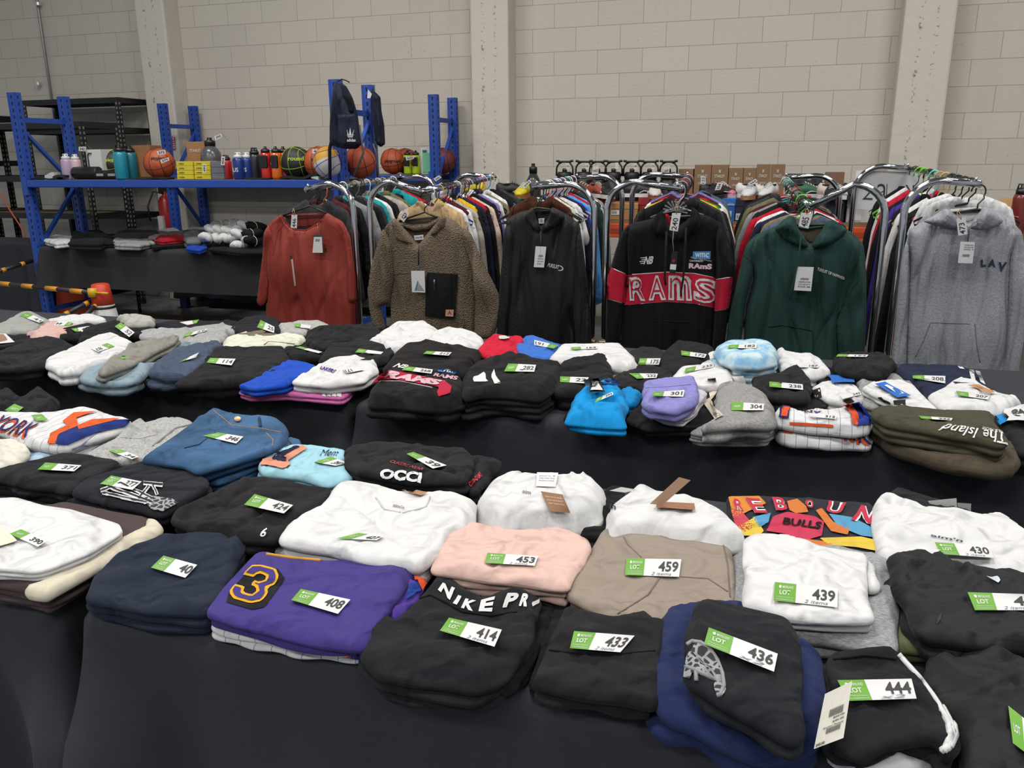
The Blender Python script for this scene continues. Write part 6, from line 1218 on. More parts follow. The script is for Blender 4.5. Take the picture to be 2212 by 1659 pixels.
g2('s34', 'folded_tshirt', 't-shirt', 'bright red tee at the back below the black hanging jacket', 'cf1e3a', [(1031, 756), (1063, 727), (1125, 726), (1129, 735), (1115, 750), (1122, 771), (1092, 778), (1059, 768)], .07, w=.014, n=20)
g2('s35', 'folded_tshirt', 't-shirt', 'mid blue tee under the upside down lot ticket 161', '3f74cc', [(1110, 752), (1134, 728), (1155, 728), (1213, 746), (1190, 773), (1120, 771)], .06, w=.005)
g2('s36', 'folded_tshirt', 't-shirt', 'white tee under lot ticket 164', 'f0eeef', [(1190, 773), (1212, 747), (1242, 745), (1341, 745), (1357, 761), (1376, 787), (1355, 796), (1313, 787), (1226, 778)], .07, w=.006, L=2)
g2('s37', 'folded_trousers', 'trousers', 'black folded trousers behind the bright blue top', '1c1b1d', [(1195, 832), (1215, 782), (1262, 777), (1290, 764), (1312, 772), (1322, 826), (1300, 845), (1200, 845)], .075, w=.008, L=2)
g2('s38', 'folded_tshirt', 't-shirt', 'black garment lying under the bright blue top', K2, [(1217, 903), (1240, 870), (1350, 880), (1356, 908), (1310, 916)], .015)
g2('s39', 'folded_shirt', 'top', 'bright blue hooded top with a black and white swing tag', '1096dd', [(1221, 893), (1230, 880), (1238, 850), (1263, 832), (1294, 817), (1327, 818), (1345, 836), (1356, 860), (1350, 879), (1352, 903), (1289, 900)], .065, .013, w=.012, n=20, edge=.5, R=.05)
flat('sleeve', fab('1088c8'), [(1345, 838), (1364, 840), (1388, 851), (1372, 872), (1350, 870)], TT+.05, TT+.005, G['s39'], .006, 2)
g2('s40', 'folded_tshirt', 't-shirt', 'small black tee under lot ticket 175', '262427', [(1360, 760), (1385, 752), (1418, 753), (1437, 761), (1430, 786), (1378, 786)], .06)
g2('s41', 'folded_trousers', 'trousers', 'black folded trousers under lot ticket 172', '1c1b1d', [(1428, 805), (1435, 760), (1463, 736), (1541, 752), (1530, 775), (1463, 800)], .07, w=.007)
g2('s42', 'folded_tshirt', 't-shirt', 'black tee under the curved lot ticket 232', '212022', [(1322, 818), (1360, 794), (1405, 790), (1454, 803), (1452, 822), (1395, 838), (1336, 834)], .055, w=.006)
g2('s43', 'folded_tshirt', 't-shirt', 'white tee under lot ticket 235', 'f1efee', [(1454, 820), (1466, 794), (1506, 775), (1532, 763), (1552, 764), (1574, 778), (1583, 794), (1577, 828), (1520, 835)], .06, w=.008)
g2('s44', 'tote_bag', 'bag', 'black bag with cream straps under the lilac garment', '1b1a1c', [(1352, 908), (1385, 862), (1545, 822), (1556, 850), (1552, 895), (1510, 922), (1400, 925)], .035, w=.006)
g2('s45', 'folded_shirt', 'top', 'white folded top just beneath the lilac garment of lot 301', 'dcd6ea', [(1392, 882), (1400, 862), (1505, 840), (1527, 848), (1505, 880), (1478, 905), (1440, 900)], .03, .033, L=3, w=.002)
g2('s46', 'folded_shorts', 'shorts', 'lilac shorts under lot ticket 301', '8f8ccc', [(1389, 868), (1396, 822), (1440, 816), (1499, 813), (1504, 836), (1507, 862), (1489, 874), (1461, 886), (1400, 878)], .045, .06, w=.005, L=2)
g2('s47', 'folded_sweatshirt', 'sweatshirt', 'grey marl layers with a dark cord under the sweatpants of lot 304', '8f9092', [(1490, 934), (1520, 918), (1560, 900), (1672, 905), (1676, 925), (1660, 938), (1620, 940), (1520, 940)], .04, kind='heather', L=4, w=.003)
g2('s48', 'folded_sweatpants', 'sweatpants', 'grey marl sweatpants under lot ticket 304', '9c9b99', [(1555, 830), (1569, 825), (1612, 832), (1647, 846), (1666, 874), (1675, 908), (1666, 914), (1612, 912), (1530, 918), (1515, 922), (1550, 900), (1550, 880)], .06, .038, kind='heather', w=.005, L=2)
g2('s49', 'folded_sweatshirt', 'sweatshirt', 'sky blue folded sweatshirt pile under lot ticket 182', '8dbfe8', [(1543, 752), (1565, 741), (1626, 734), (1668, 741), (1680, 756), (1677, 774), (1640, 781), (1583, 779), (1558, 768)], .12, kind='tie', w=.005, L=4, edge=.75)
g2('s50', 'folded_tshirt', 't-shirt', 'white tee with a cord right of the sky blue pile', 'ecebf0', [(1680, 754), (1690, 750), (1703, 766), (1750, 763), (1771, 775), (1793, 800), (1753, 811), (1729, 808), (1689, 800)], .06, w=.01, n=18)
g2('s51', 'folded_trousers', 'trousers', 'black garment lying between lots 238 and 245', '1c1b1d', [(1660, 870), (1700, 840), (1790, 835), (1800, 862), (1770, 885), (1700, 880)], .03, w=.006)
g2('s52', 'folded_hoodie', 'hoodie', 'black hoodie with the hood up under lot ticket 238', '212022', [(1626, 815), (1682, 807), (1701, 796), (1722, 789), (1735, 801), (1750, 825), (1746, 858), (1725, 862), (1666, 852), (1635, 840)], .065, .01, w=.009, n=16)
g2('s53', 'folded_trousers', 'trousers', 'black folded trousers at the back edge beside the rack clamp', '212123', [(1802, 774), (1811, 765), (1898, 765), (1921, 772), (1935, 786), (1898, 806), (1858, 806), (1809, 790)], .08, w=.012, n=16)
g2('s54', 'folded_tshirt', 't-shirt', 'navy and black garment behind the white top of lot 245', '1d1f2a', [(1750, 800), (1780, 790), (1850, 808), (1870, 825), (1850, 835), (1770, 830)], .03)
g2('s55', 'folded_tshirt', 't-shirt', 'white and black tee under lot ticket 245', 'efeee8', [(1752, 840), (1775, 826), (1800, 822), (1850, 835), (1868, 860), (1850, 872), (1790, 862)], .05, w=.008)
g2('s56', 'folded_trousers', 'trousers', 'navy track pants with white stripes under lot ticket 208', '1f2740', [(1935, 800), (1950, 785), (2074, 791), (2093, 798), (2123, 818), (2135, 841), (2060, 860), (2005, 867), (1988, 840), (1972, 820)], .055, w=.005)
g2('s57', 'folded_sweatpants', 'sweatpants', 'grey marl sweatpants beneath the white tee with a blue tag', '9fa09f', [(1853, 823), (1862, 809), (1948, 806), (1966, 818), (1976, 833), (1950, 880), (1890, 878), (1866, 872), (1858, 843)], .045, kind='heather', w=.006)
g2('s58', 'folded_tshirt', 't-shirt', 'white tee with a bright blue and white swing tag', 'efeeee', [(1864, 837), (1886, 825), (1947, 821), (1972, 831), (1996, 857), (2025, 884), (1956, 880), (1898, 857)], .03, .043, w=.006)
g2('s59', 'folded_tshirt', 't-shirt', 'white tee at right with a curled brown tag, under lot ticket 207', 'efeff1', [(2009, 852), (2039, 838), (2060, 822), (2075, 815), (2103, 820), (2152, 851), (2197, 859), (2203, 867), (2188, 884), (2113, 888), (2046, 884)], .07, w=.01, n=16)
g2('s60', 'folded_tshirt', 't-shirt', 'black garment at the right edge behind the white ticket 48', '222224', [(2112, 882), (2130, 873), (2212, 890), (2270, 900), (2270, 985), (2200, 975), (2190, 960), (2150, 920)], .05, w=.01)
g2('s61', 'folded_trousers', 'trousers', 'lower olive brown trousers below the lettered olive hoodie', '574e40', [(1880, 930), (1905, 912), (2190, 955), (2198, 985), (2190, 1008), (2060, 995), (1950, 965)], .045, w=.007, n=14, L=1, R=.05)
g2('s62', 'folded_hoodie', 'hoodie', 'olive hoodie with upside down white script lettering at right', '4b4839', [(1888, 882), (1917, 878), (2025, 886), (2103, 889), (2141, 892), (2144, 908), (2164, 933), (2177, 950), (2160, 960), (2113, 948), (2035, 934), (1917, 915), (1890, 898)], .06, .04, w=.006, L=3)
g2('s63', 'folded_jersey', 'jersey', 'lower white pinstriped jersey lettered NEW YORK in orange and blue', 'e6e8ef', [(1677, 920), (1690, 912), (1800, 905), (1870, 922), (1880, 934), (1878, 950), (1800, 948), (1706, 942), (1682, 935)], .04, kind='pin', w=.003, L=1, R=.05, edge=.5)
g2('s64', 'folded_jersey', 'jersey', 'upper white pinstriped jersey with orange and blue cuffs, lot 312', 'ebebf0', [(1668, 893), (1680, 875), (1706, 879), (1776, 888), (1823, 874), (1856, 868), (1880, 898), (1878, 914), (1847, 918), (1753, 911), (1706, 904)], .045, .038, kind='pin', w=.008, L=1, R=.04, edge=.5)
allG = list(G.values())
# ---- prints, trims and seams
def P_(key, name, pts, col, lift=.0018, s=.1, kind='jersey'): return pad(name, G[key], pts, fab(col, kind) if isinstance(col, str) else col, lift*1.3+.0012, min(s, .05))
P_('ny1', 'blue_trim', [(122, 961), (128, 940), (155, 926), (200, 912), (283, 907), (270, 922), (210, 935), (160, 955), (145, 962)], '1c3277')
P_('ny1', 'orange_trim', [(104, 958), (110, 938), (146, 920), (135, 912), (160, 893), (212, 890), (190, 896), (165, 905), (170, 922), (155, 928), (128, 940), (120, 960)], 'e0602c', .0022); P_('ny1', 'orange_trim', [(168, 921), (200, 908), (262, 905), (240, 912), (170, 930)], 'e0602c', .0022)
decal('jersey_lettering', text2d('YORK', .02, 0, .2), [(4, 900), (84, 920), (52, 950), (-30, 925)], G['ny1'], fab('d8582a'), .002); decal('jersey_lettering', text2d('YORK', .0, 0, .2), [(8, 898), (87, 917), (56, 946), (-26, 922)], G['ny1'], fab('26306e'), .003)
tan = fab('b98a5a'); dk = fab('24405f')
seam(G['jean'], [(461, 886), (500, 918), (560, 925), (616, 935)], tan, .0012); seam(G['jean'], [(575, 935), (590, 950), (588, 965)], tan, .0012); seam(G['jean'], [(398, 968), (430, 960), (470, 930)], dk, .0016); seam(G['jean'], [(560, 903), (563, 925)], dk, .004, 'belt_loop')
V_, F_ = poly2d([(.5+.5*math.cos(a), .5+.5*math.sin(a)) for a in np.linspace(0, 2*PI, 14, endpoint=False)], .3)
decal('waist_button', (V_, F_), [(506, 902), (521, 902), (521, 914), (506, 914)], G['jean'], mat('c08a62', .35, .7), .005)
seam(G['jean2'], [(612, 950), (632, 972)], tan, .0012); seam(G['jean2'], [(620, 946), (640, 968)], tan, .0012)
seam(G['gs'], [(260, 945), (300, 948), (345, 938)], fab('8a8b8c'), .001); seam(G['gs'], [(330, 964), (380, 925), (415, 917)], fab('8a8b8c'), .003, 'cuff_fold')
for a, c, e in (((218, 1062), (262, 1046), 7), ((232, 1052), (330, 1088), 8), ((262, 1046), (330, 1080), 7), ((310, 1046), (352, 1050), 8), ((322, 1052), (300, 1080), 7), ((222, 1066), (318, 1088), 6), ((330, 1048), (340, 1072), 6)):
    d_ = math.hypot(c[0]-a[0], c[1]-a[1]); nx, ny = -(c[1]-a[1])/d_*e*.6, (c[0]-a[0])/d_*e*.6
    P_('b377', 'brush_print', [(a[0]+nx, a[1]+ny), (c[0]+nx, c[1]+ny), (c[0]-nx, c[1]-ny), (a[0]-nx, a[1]-ny)], 'e8e8e8', .0018)
    nx *= .3; ny *= .3; P_('b377', 'brush_print_core', [(a[0]+nx, a[1]+ny), (c[0]+nx, c[1]+ny), (c[0]-nx, c[1]-ny), (a[0]-nx, a[1]-ny)], '2c2e33', .003)
def voro():
    m, nt, b = nodes('patterned_print'); tc = nt.nodes.new('ShaderNodeTexCoord'); v = nt.nodes.new('ShaderNodeTexVoronoi'); v.feature = 'DISTANCE_TO_EDGE'; v.inputs['Scale'].default_value = 75
    nt.links.new(tc.outputs['Object'], v.inputs[0]); nt.links.new(mixc(nt, ramp(nt, v.outputs[0], .1, .16), alb('9a9ea0'), alb('24262a')), b.inputs['Base Color']); b.inputs['Roughness'].default_value = .8; return m
VO = voro()
P_('b377', 'patterned_print', [(312, 1078), (330, 1074), (372, 1080), (385, 1088), (352, 1106), (330, 1102), (318, 1090)], VO, .0018)
decal('small_figure', text2d('6', .02, .2), [(566, 1142), (578, 1142), (574, 1160), (562, 1160)], G['b424'], WHITE, .002)
0 and P_('brown', 'cream_border', [(318, 1120), (334, 1123), (345, 1132), (200, 1205), (110, 1262), (90, 1280), (72, 1275), (66, 1262), (75, 1248), (180, 1196)], 'd8cfba', .003)
decal('price_card', grid2d(4, 4), [(-25, 1140), (12, 1148), (38, 1172), (-20, 1190)], G['w390'], mat('e8dcc8', .7), .004)
P_('jl', 'peach_outline', [(563, 1004), (612, 1014), (630, 1005), (624, 996), (664, 970), (655, 964), (640, 966), (592, 986), (568, 994)], 'ea9a80', .002); P_('jl', 'number_one', [(586, 992), (613, 1000), (622, 990), (614, 987), (649, 967), (640, 965), (594, 982)], '1f2440', .003)
decal('script_lettering', text2d('Mem', .0, .3, .3), [(695, 972), (735, 972), (728, 985), (690, 986)], G['jl'], fab('28304a'), .002)
decal('chest_lettering', text2d('CLASSIC WEAR', .01, .3, .2), [(845, 994), (915, 1012), (912, 1017), (842, 1000)], G['cci'], mat('b3222e'), .002)
decal('chest_lettering', text2d('OCCI', .05, 0, .2), [(824, 1014), (912, 1022), (909, 1044), (820, 1033)], [G['cci'], G['redsh']], WHITE, .003)
decal('sleeve_lettering', text2d('CRUSADERS', .04, 0, .2), [(1010, 1045), (1036, 1020), (1042, 1030), (1016, 1055)], [G['ccih'], G['redsh'], G['cci']], mat('b3222e'), .003)
for a, c in (((773, 1020), (838, 1036)), ((893, 1046), (1000, 1068))):
    for k in range(14 if a[0] > 800 else 9):
        t = k/(14 if a[0] > 800 else 9); x = a[0]+(c[0]-a[0])*t; y = a[1]+(c[1]-a[1])*t; decal('red_stripe', grid2d(1, 2), [(x, y), (x+4.5, y+1), (x+6.5, y+14), (x+2, y+13)], G['redsh'], fab('c02430'), .002)
def swtag(key, quad, col, lines=(), lift=.004, name='swing_tag', extra=()):
    S = stiff(quad, [G[key]]+[G[e] for e in extra], 0, lift)
    t = sput(S, name, grid2d(4, 4), (0, 1, 0, 1), mat(col, .7), 0, G[key])
    for k, s_ in enumerate(lines): sput(S, 'tag_lettering', text2d(s_, 0), (.12, .88, .72-k*.17, .8-k*.17), mat('d8c8b4' if col == '8e6440' else '6a6a6c'), .0008, t)
    return t, S
swtag('w1', [(1160, 1020), (1206, 1021), (1200, 1052), (1158, 1050)], 'eae7e4', ("aim'n S", 'CARE WASH COLD', 'MADE IN CHINA'), .004, 'neck_label')
decal('chest_lettering', text2d('aim', .0), [(1130, 1058), (1148, 1062), (1146, 1070), (1128, 1066)], G['w1'], INK, .002)
swtag('w1', [(1168, 1061), (1215, 1068), (1232, 1108), (1187, 1104)], '8e6440', ('FREE YOUR MIND', 'MOVE YOUR BODY', 'KEEP YOUR SOUL'), .008)
decal('chest_lettering', text2d('in', .02), [(1318, 1086), (1333, 1092), (1330, 1102), (1316, 1098)], G['w2'], INK, .002)
swtag('w2', [(1420, 1083), (1500, 1087), (1501, 1101), (1417, 1096)], '9a6c4c', ('RECYCLED NYLON', ), .006)
a_, b__ = PZ(1417, 1090, .84), PZ(1478, 1036, .90)
MB().add([a_+Vector((-.012, 0, 0)), a_+Vector((.012, 0, 0)), b__+Vector((.012, 0, 0)), b__+Vector((-.01, 0, .004))], [(0, 1, 2, 3)]).mk('raised_tag', mat('c9a487', .7), G['w2'])
swtag('w2', [(1316, 1060), (1342, 1052), (1378, 1058), (1350, 1064)], 'dcdad6', (), .008, 'neck_label')
for col, pts in (('d98a3a', [(1575, 1075), (1640, 1074), (1655, 1090), (1610, 1110), (1585, 1120)]), ('c84a58', [(1580, 1100), (1600, 1105), (1630, 1140), (1610, 1152), (1590, 1140)]), ('e0c24a', [(1596, 1140), (1630, 1120), (1650, 1150), (1640, 1160), (1600, 1160)]), ('5a9cc4', [(1625, 1120), (1665, 1110), (1660, 1130), (1640, 1142)]),
                 ('c83c5a', [(1670, 1118), (1700, 1108), (1760, 1118), (1780, 1130), (1775, 1160), (1740, 1170), (1690, 1155), (1655, 1150)]), ('d07a3c', [(1700, 1085), (1722, 1080), (1738, 1092), (1745, 1108), (1720, 1112), (1705, 1104)]), ('d07a3c', [(1762, 1105), (1775, 1100), (1800, 1130), (1835, 1145), (1830, 1158), (1795, 1150)]),
                 ('5a9cc4', [(1790, 1112), (1840, 1120), (1880, 1140), (1898, 1165), (1860, 1160), (1810, 1140)]), ('e0c24a', [(1770, 1165), (1860, 1162), (1902, 1172), (1903, 1195), (1850, 1185), (1790, 1180)]), ('d07a3c', [(1700, 1162), (1780, 1172), (1840, 1190), (1820, 1192), (1720, 1175)])): P_('bulls', 'print_patch', pts, col, .0015, .12)
for ch, q in (('R', [(1586, 1082), (1600, 1084), (1606, 1108), (1590, 1106)]), ('E', [(1610, 1080), (1640, 1082), (1658, 1112), (1630, 1112)]), ('B', [(1668, 1078), (1695, 1080), (1702, 1106), (1676, 1106)]), ('O', [(1738, 1084), (1756, 1084), (1758, 1100), (1742, 1100)]), ('U', [(1790, 1086), (1826, 1090), (1815, 1116), (1782, 1110)]), ('N', [(1862, 1096), (1895, 1102), (1880, 1136), (1838, 1128)])):
    decal('print_letter', text2d(ch, .06, 0, .3), q, G['bulls'], WHITE, .0045); decal('print_letter_core', text2d(ch, .01, 0, .3), q, G['bulls'], fab('c8344a'), .0055)
decal('print_lettering', text2d('BULLS', .03, 0, .2), [(1694, 1122), (1776, 1132), (1772, 1148), (1690, 1136)], G['bulls'], fab('1a1416'), .0052)
decal('chest_lettering', text2d("aim'n", .02), [(2012, 1154), (2080, 1166), (2078, 1172), (2010, 1159)], G['w430'], INK, .002)
q = [(2004, 1082), (2066, 1076), (2068, 1102), (2020, 1106)]; t_ = mk('neck_label', [tuple(PY(x, y, 1.72)) for x, y in q], [(0, 1, 2, 3)], mat('c6c4c4', .6), G['w430'], False); V2, F = text2d("aimn", .02); qq = inner(q, .35, .9, .15, .4); qq = [qq[2], qq[3], qq[0], qq[1]]; mk('label_lettering', [tuple(PY(*bil(qq, u, v), 1.719)) for u, v in V2], F, INK, t_, False)
MB().add([PY(x, y, 1.76) for x, y in ((2068, 1086), (2098, 1088), (2097, 1108), (2070, 1104))], [(0, 1, 2, 3)]).mk('clear_tag', mat('b8b8bc', .4), G['ub'])
decal('neck_lettering', text2d("aim'n", .01, 0, .3), [(850, 1088), (875, 1095), (872, 1101), (848, 1095)], G['w427'], mat('77777a'), .002)
decal('brown_tag', grid2d(4, 2), [(868, 1062), (900, 1062), (925, 1066), (910, 1074)], G['w427'], mat('a87c54', .7), .004)
seam(G['w427'], [(812, 1075), (830, 1100), (870, 1108)], fab('d4d3d6'), .002); seam(G['w427'], [(870, 1108), (920, 1095), (930, 1070)], fab('d4d3d6'), .002)
sm = fab('83776b'); seam(G['t459'], [(1348, 1160), (1355, 1175), (1390, 1208)], sm, .0012); seam(G['t459'], [(1425, 1248), (1400, 1285), (1325, 1332)], sm, .0016); seam(G['t459'], [(1470, 1246), (1530, 1250), (1578, 1282)], sm, .0014); seam(G['t459'], [(1558, 1155), (1572, 1220), (1578, 1300)], sm, .0014)
decal('silver_swoosh', poly2d([(0, .9), (.35, .75), (.8, 1), (1, .55), (.85, .1), (.5, .35)], .2), [(2132, 1243), (2162, 1247), (2164, 1262), (2130, 1256)], G['b45'], mat('c9d6e4', .3, .3), .002)
decal('swoosh', poly2d([(.7, 1), (.55, .4), (.1, 0), (.3, .5)], .3), [(2020, 1320), (2040, 1325), (2040, 1356), (2020, 1350)], G['b45'], fab('3a4048'), .002)
# number three, blocky, with gold edging and black shadow
B3 = [(0, .62), (.05, .9), (.28, .98), (.72, 1), (.95, .86), (1, .64), (.88, .5), (1, .36), (.98, .14), (.74, 0), (.26, 0), (.03, .12), (0, .34), (.3, .36), (.36, .22), (.62, .22), (.68, .36), (.55, .43), (.4, .43), (.4, .58), (.55, .58), (.68, .66), (.62, .78), (.38, .78), (.32, .64)]
q3 = [(548, 1214), (614, 1238), (560, 1312), (485, 1290)]
def sc3(q, k, dx=0, dy=0):
    cx = sum(p[0] for p in q)/4; cy_ = sum(p[1] for p in q)/4; return [(cx+(p[0]-cx)*k+dx, cy_+(p[1]-cy_)*k+dy) for p in q]
rot3 = q3
decal('number_shadow', poly2d([(-.03, .2), (0, .7), (.08, 1), (.7, 1.05), (1.05, .9), (1.05, .1), (.8, -.05), (.1, -.04)], .12), sc3(rot3, 1.04, 2, 5), G['p408'], fab('1c1a20'), .0014)
decal('number_edging', poly2d(B3, .1), rot3, G['p408'], fab('e8a92a'), .0026)
B3i = [(.05, .68), (.1, .86), (.3, .93), (.7, .94), (.89, .82), (.93, .66), (.78, .5), (.93, .34), (.92, .18), (.72, .06), (.28, .06), (.09, .16), (.07, .29), (.25, .3), (.32, .16), (.66, .16), (.76, .36), (.6, .49), (.46, .49), (.46, .52), (.6, .52), (.76, .66), (.66, .84), (.34, .84), (.26, .7)]
decal('number_three', poly2d(B3i, .1), rot3, G['p408'], fab('453a82'), .0036)
seam(G['p408'], [(575, 1197), (640, 1206), (700, 1211)], fab('d9a040'), .003, 'neck_trim')
decal('orange_cuff', grid2d(2, 2), [(738, 1398), (762, 1402), (758, 1424), (738, 1420)], G['pwu'], fab('e0582c'), .002); decal('blue_cuff', grid2d(2, 2), [(762, 1402), (786, 1406), (776, 1426), (758, 1424)], G['pwu'], fab('22408f'), .002)
P_('prp2', 'orange_cuff', [(896, 1248), (914, 1254), (918, 1262), (908, 1278), (900, 1262)], 'e0582c', .003, .3); P_('prp2', 'blue_cuff', [(888, 1262), (899, 1262), (906, 1278), (880, 1300), (878, 1285)], '22408f', .003, .3)
seam(G['b414'], [(907, 1293), (930, 1285), (960, 1300), (1000, 1322), (1060, 1330), (1125, 1320)], fab('0f0f11'), .002, 'waistband_edge')
for ch, q in (('N', [(957, 1260), (983, 1272), (972, 1298), (946, 1276)]), ('I', [(990, 1287), (998, 1290), (987, 1308), (979, 1305)]), ('K', [(1006, 1294), (1032, 1300), (1022, 1322), (996, 1314)]), ('E', [(1040, 1298), (1070, 1290), (1062, 1322), (1034, 1322)]), ('P', [(1096, 1282), (1124, 1280), (1110, 1312), (1084, 1314)]), ('R', [(1130, 1282), (1148, 1286), (1138, 1312), (1122, 1310)])):
    decal('waistband_lettering', text2d(ch, .05, 0, .3), q, G['b414'], mat('d9d9d7', .6), .0022)
decal('waistband_lettering', poly2d([(.2, 0), (1, .6), (.9, 1), (0, .3)], .5), [(1150, 1288), (1166, 1296), (1160, 1316), (1146, 1310)], [G['b414'], G['b414u']], mat('d9d9d7', .6), .0022)
seam(G['b433'], [(1186, 1404), (1260, 1412), (1340, 1412), (1426, 1404)], fab('131315'), .0016)
hc = [(0, .08), (.03, .6), (.2, 1), (.4, .98), (.7, .8), (.92, .45), (1, .12), (.9, 0), (.75, .02), (.7, .3), (.2, .28), (.15, .1)]
decal('half_circle_print', poly2d(hc, .08), [(1484, 1386), (1568, 1398), (1568, 1508), (1477, 1470)], G['b436'], VO, .0015)
rim = np.linspace(0, 1, 10); RP = [(1484, 1392), (1495, 1385), (1515, 1388), (1535, 1402), (1550, 1425), (1561, 1455), (1564, 1480), (1556, 1500), (1548, 1502)]
seam(G['b436'], RP, mat('8f9395', .7), .003, 'print_outline'); seam(G['b436'], [(1481, 1440), (1505, 1448), (1560, 1478)], mat('8f9395', .7), .003, 'print_outline'); seam(G['b436'], [(1503, 1448), (1504, 1474)], mat('8f9395', .7), .003, 'print_outline')
RIB = [(1944, 1412), (1958, 1428), (1985, 1458), (2010, 1490), (2035, 1528), (2052, 1562), (2057, 1590), (2046, 1614), (2036, 1622)]
for dx in (-3, 2, 7): seam([G['b444'], G['w444']], [(x+dx, y-dx*.4) for x, y in RIB], fab('e6e6ea'), .0042, 'white_stripe')
seam(G['b444'], [(1800, 1424), (1870, 1416), (1945, 1424)], fab('0e0e10'), .002)
q = [(1782, 1499), (1841, 1471), (1822, 1594), (1758, 1618)]
def tagp(u, v, l): px, py = bil(q, u, v); return tuple(PZ(px, py, TT+.082+.03*v+l))
def tput(name, g2, box, m, l, p): return mk(name, [tagp(box[0]+(box[1]-box[0])*u, box[2]+(box[3]-box[2])*v, l) for u, v in g2[0]], g2[1], m, p, False)
t_ = tput('price_tag', grid2d(3, 3), (0, 1, 0, 1), mat('d9d5c9', .6), 0, G['b444'])
mb_ = MB()
for k in range(12):
    for v0, v1 in ((.5, .64), (.2, .3)): u = .33+k*.042; mb_.add([tagp(u, v0, .0008), tagp(u+.02, v0, .0008), tagp(u+.02, v1, .0008), tagp(u, v1, .0008)], [(0, 1, 2, 3)])
mb_.mk('barcode', INK, t_)
for k, s_ in enumerate(('$60.00', '$45.00', 'Sporting Threads')): tput('tag_lettering', text2d(s_, .02), (.5 if k < 2 else .2, .9, .44-.07*k, .48-.07*k), INK, .001, t_)
tput('tag_lettering', text2d('$45.00', .03), (.05, .35, .02, .08), INK, .001, t_)
# second row details
for k in range(4): decal('white_stripe', grid2d(1, 3), [(693+k*12, 842), (702+k*12, 843), (704+k*11, 858), (697+k*10, 856)], G['s26'], fab('eee8f0'), .002)
decal('chest_lettering', text2d('LAKERS', .03, .3, .3), [(692, 790), (728, 800), (722, 807), (690, 797)], G['s28'], fab('5a2f8f'), .002)
seam(G['s20'], [(570, 745), (580, 738), (610, 740), (640, 744)], fab('4a4238'), .0016, 'drawcord')
tb = G['s32']
P_('s32', 'red_band', [(801, 830), (822, 808), (842, 801), (960, 824), (975, 836), (972, 850), (948, 858), (944, 848), (948, 838), (860, 822), (822, 822)], 'bd2440', .002)
decal('band_lettering', text2d('RAMS', .06, 0, .15), [(846, 804), (958, 826), (944, 836), (822, 818)], tb, fab('e0b8c0'), .0062)
seam(tb, [(801, 830), (822, 808), (842, 800), (960, 823), (976, 836)], WP, .0016, 'white_piping'); seam(tb, [(804, 830), (824, 823), (865, 823), (944, 839)], WP, .0016, 'white_piping')
q = [(948, 795), (992, 802), (990, 810), (945, 803)]; e = decal('sponsor_badge', grid2d(4, 2), q, tb, mat('2f6fb0'), .002); decal('badge_lettering', text2d('wmc', .02), inner(q, .1, .9, .15, .85), tb, WHITE, .003, parent=e)
decal('chest_lettering', text2d('RAMS', .04), [(940, 806), (990, 814), (986, 822), (935, 813)], tb, fab('d8b0b8'), .002); decal('chest_logo', text2d('NB', .04, .3), [(858, 785), (884, 790), (878, 798), (848, 794)], [tb, G['s31']], WHITE, .003)
decal('chest_print', poly2d([(0, .45), (.3, .7), (.32, .9), (.45, 1), (.5, .3), (.62, .2), (.05, .1)], .2), [(1020, 800), (1082, 808), (1080, 832), (1020, 828)], G['s33'], WHITE, .002); decal('chest_print', poly2d([(.2, .5), (.45, 1), (.55, .5), (.9, .1), (.4, 0)], .3), [(1052, 796), (1086, 800), (1086, 832), (1056, 828)], G['s33'], WHITE, .002)
decal('neck_label', grid2d(2, 2), [(1077, 727), (1098, 725), (1100, 733), (1079, 735)], G['s34'], mat('e4dcd4'), .006)
q = [(1260, 820), (1291, 817), (1306, 855), (1273, 858)]; t_ = decal('swing_tag', grid2d(3, 3), q, G['s39'], mat('1a1a1e', .5), .02); decal('white_label', grid2d(2, 2), inner(q, .22, .92, .1, .62), G['s39'], WHITE, .0215, parent=t_); decal('barcode', grid2d(2, 2), inner(q, .4, .7, .25, .5), G['s39'], INK, .0225, parent=t_)
decal('navy_stripe', grid2d(3, 1), [(1308, 819), (1330, 822), (1340, 830), (1306, 823)], G['s39'], fab('153a78'), .003); decal('navy_stripe', grid2d(3, 1), [(1303, 827), (1340, 831), (1343, 834), (1304, 831)], G['s39'], fab('153a78'), .003)
decal('hem_tag', grid2d(2, 2), [(1215, 872), (1219, 872), (1226, 888), (1222, 890)], G['s39'], WHITE, .01)
for q in ([(1528, 818), (1546, 816), (1550, 850), (1534, 868)], [(1517, 870), (1532, 862), (1562, 900), (1544, 908)]): decal('cream_strap', grid2d(3, 5), q, [G['s44'], G['s48']], fab('ddd3c3'), .004)
seam(G['s46'], [(1397, 838), (1440, 836), (1500, 830)], fab('7673b4'), .0016)
for k in range(2): decal('cream_strap', grid2d(4, 3), [[(94, 788), (106, 786), (118, 806), (108, 812)], [(112, 804), (140, 804), (162, 822), (152, 826)]][k], [G['s12'], TABLES[3]], fab('ddd5c2'), .004)
decal('photo_card', grid2d(2, 2), [(-10, 722), (12, 722), (32, 741), (-10, 745)], G['s9'], WHITE, .004); decal('photo', grid2d(2, 2), [(-6, 724), (8, 724), (18, 738), (-6, 741)], G['s9'], mat('a07a66'), .005)
decal('neck_label', grid2d(2, 2), [(1583, 810), (1604, 810), (1614, 838), (1582, 838)], [G['s43'], G['s49'], TABLES[2]], mat('e6e0ea'), .006)
for k in range(3): decal('white_stripe', grid2d(1, 4), [[(2093, 799), (2103, 799), (2107, 822), (2098, 822)], [(2107, 800), (2117, 802), (2128, 832), (2118, 826)], [(2066, 790), (2076, 791), (2084, 798), (2074, 797)]][k], G['s56'], fab('e8e8ea'), .002)
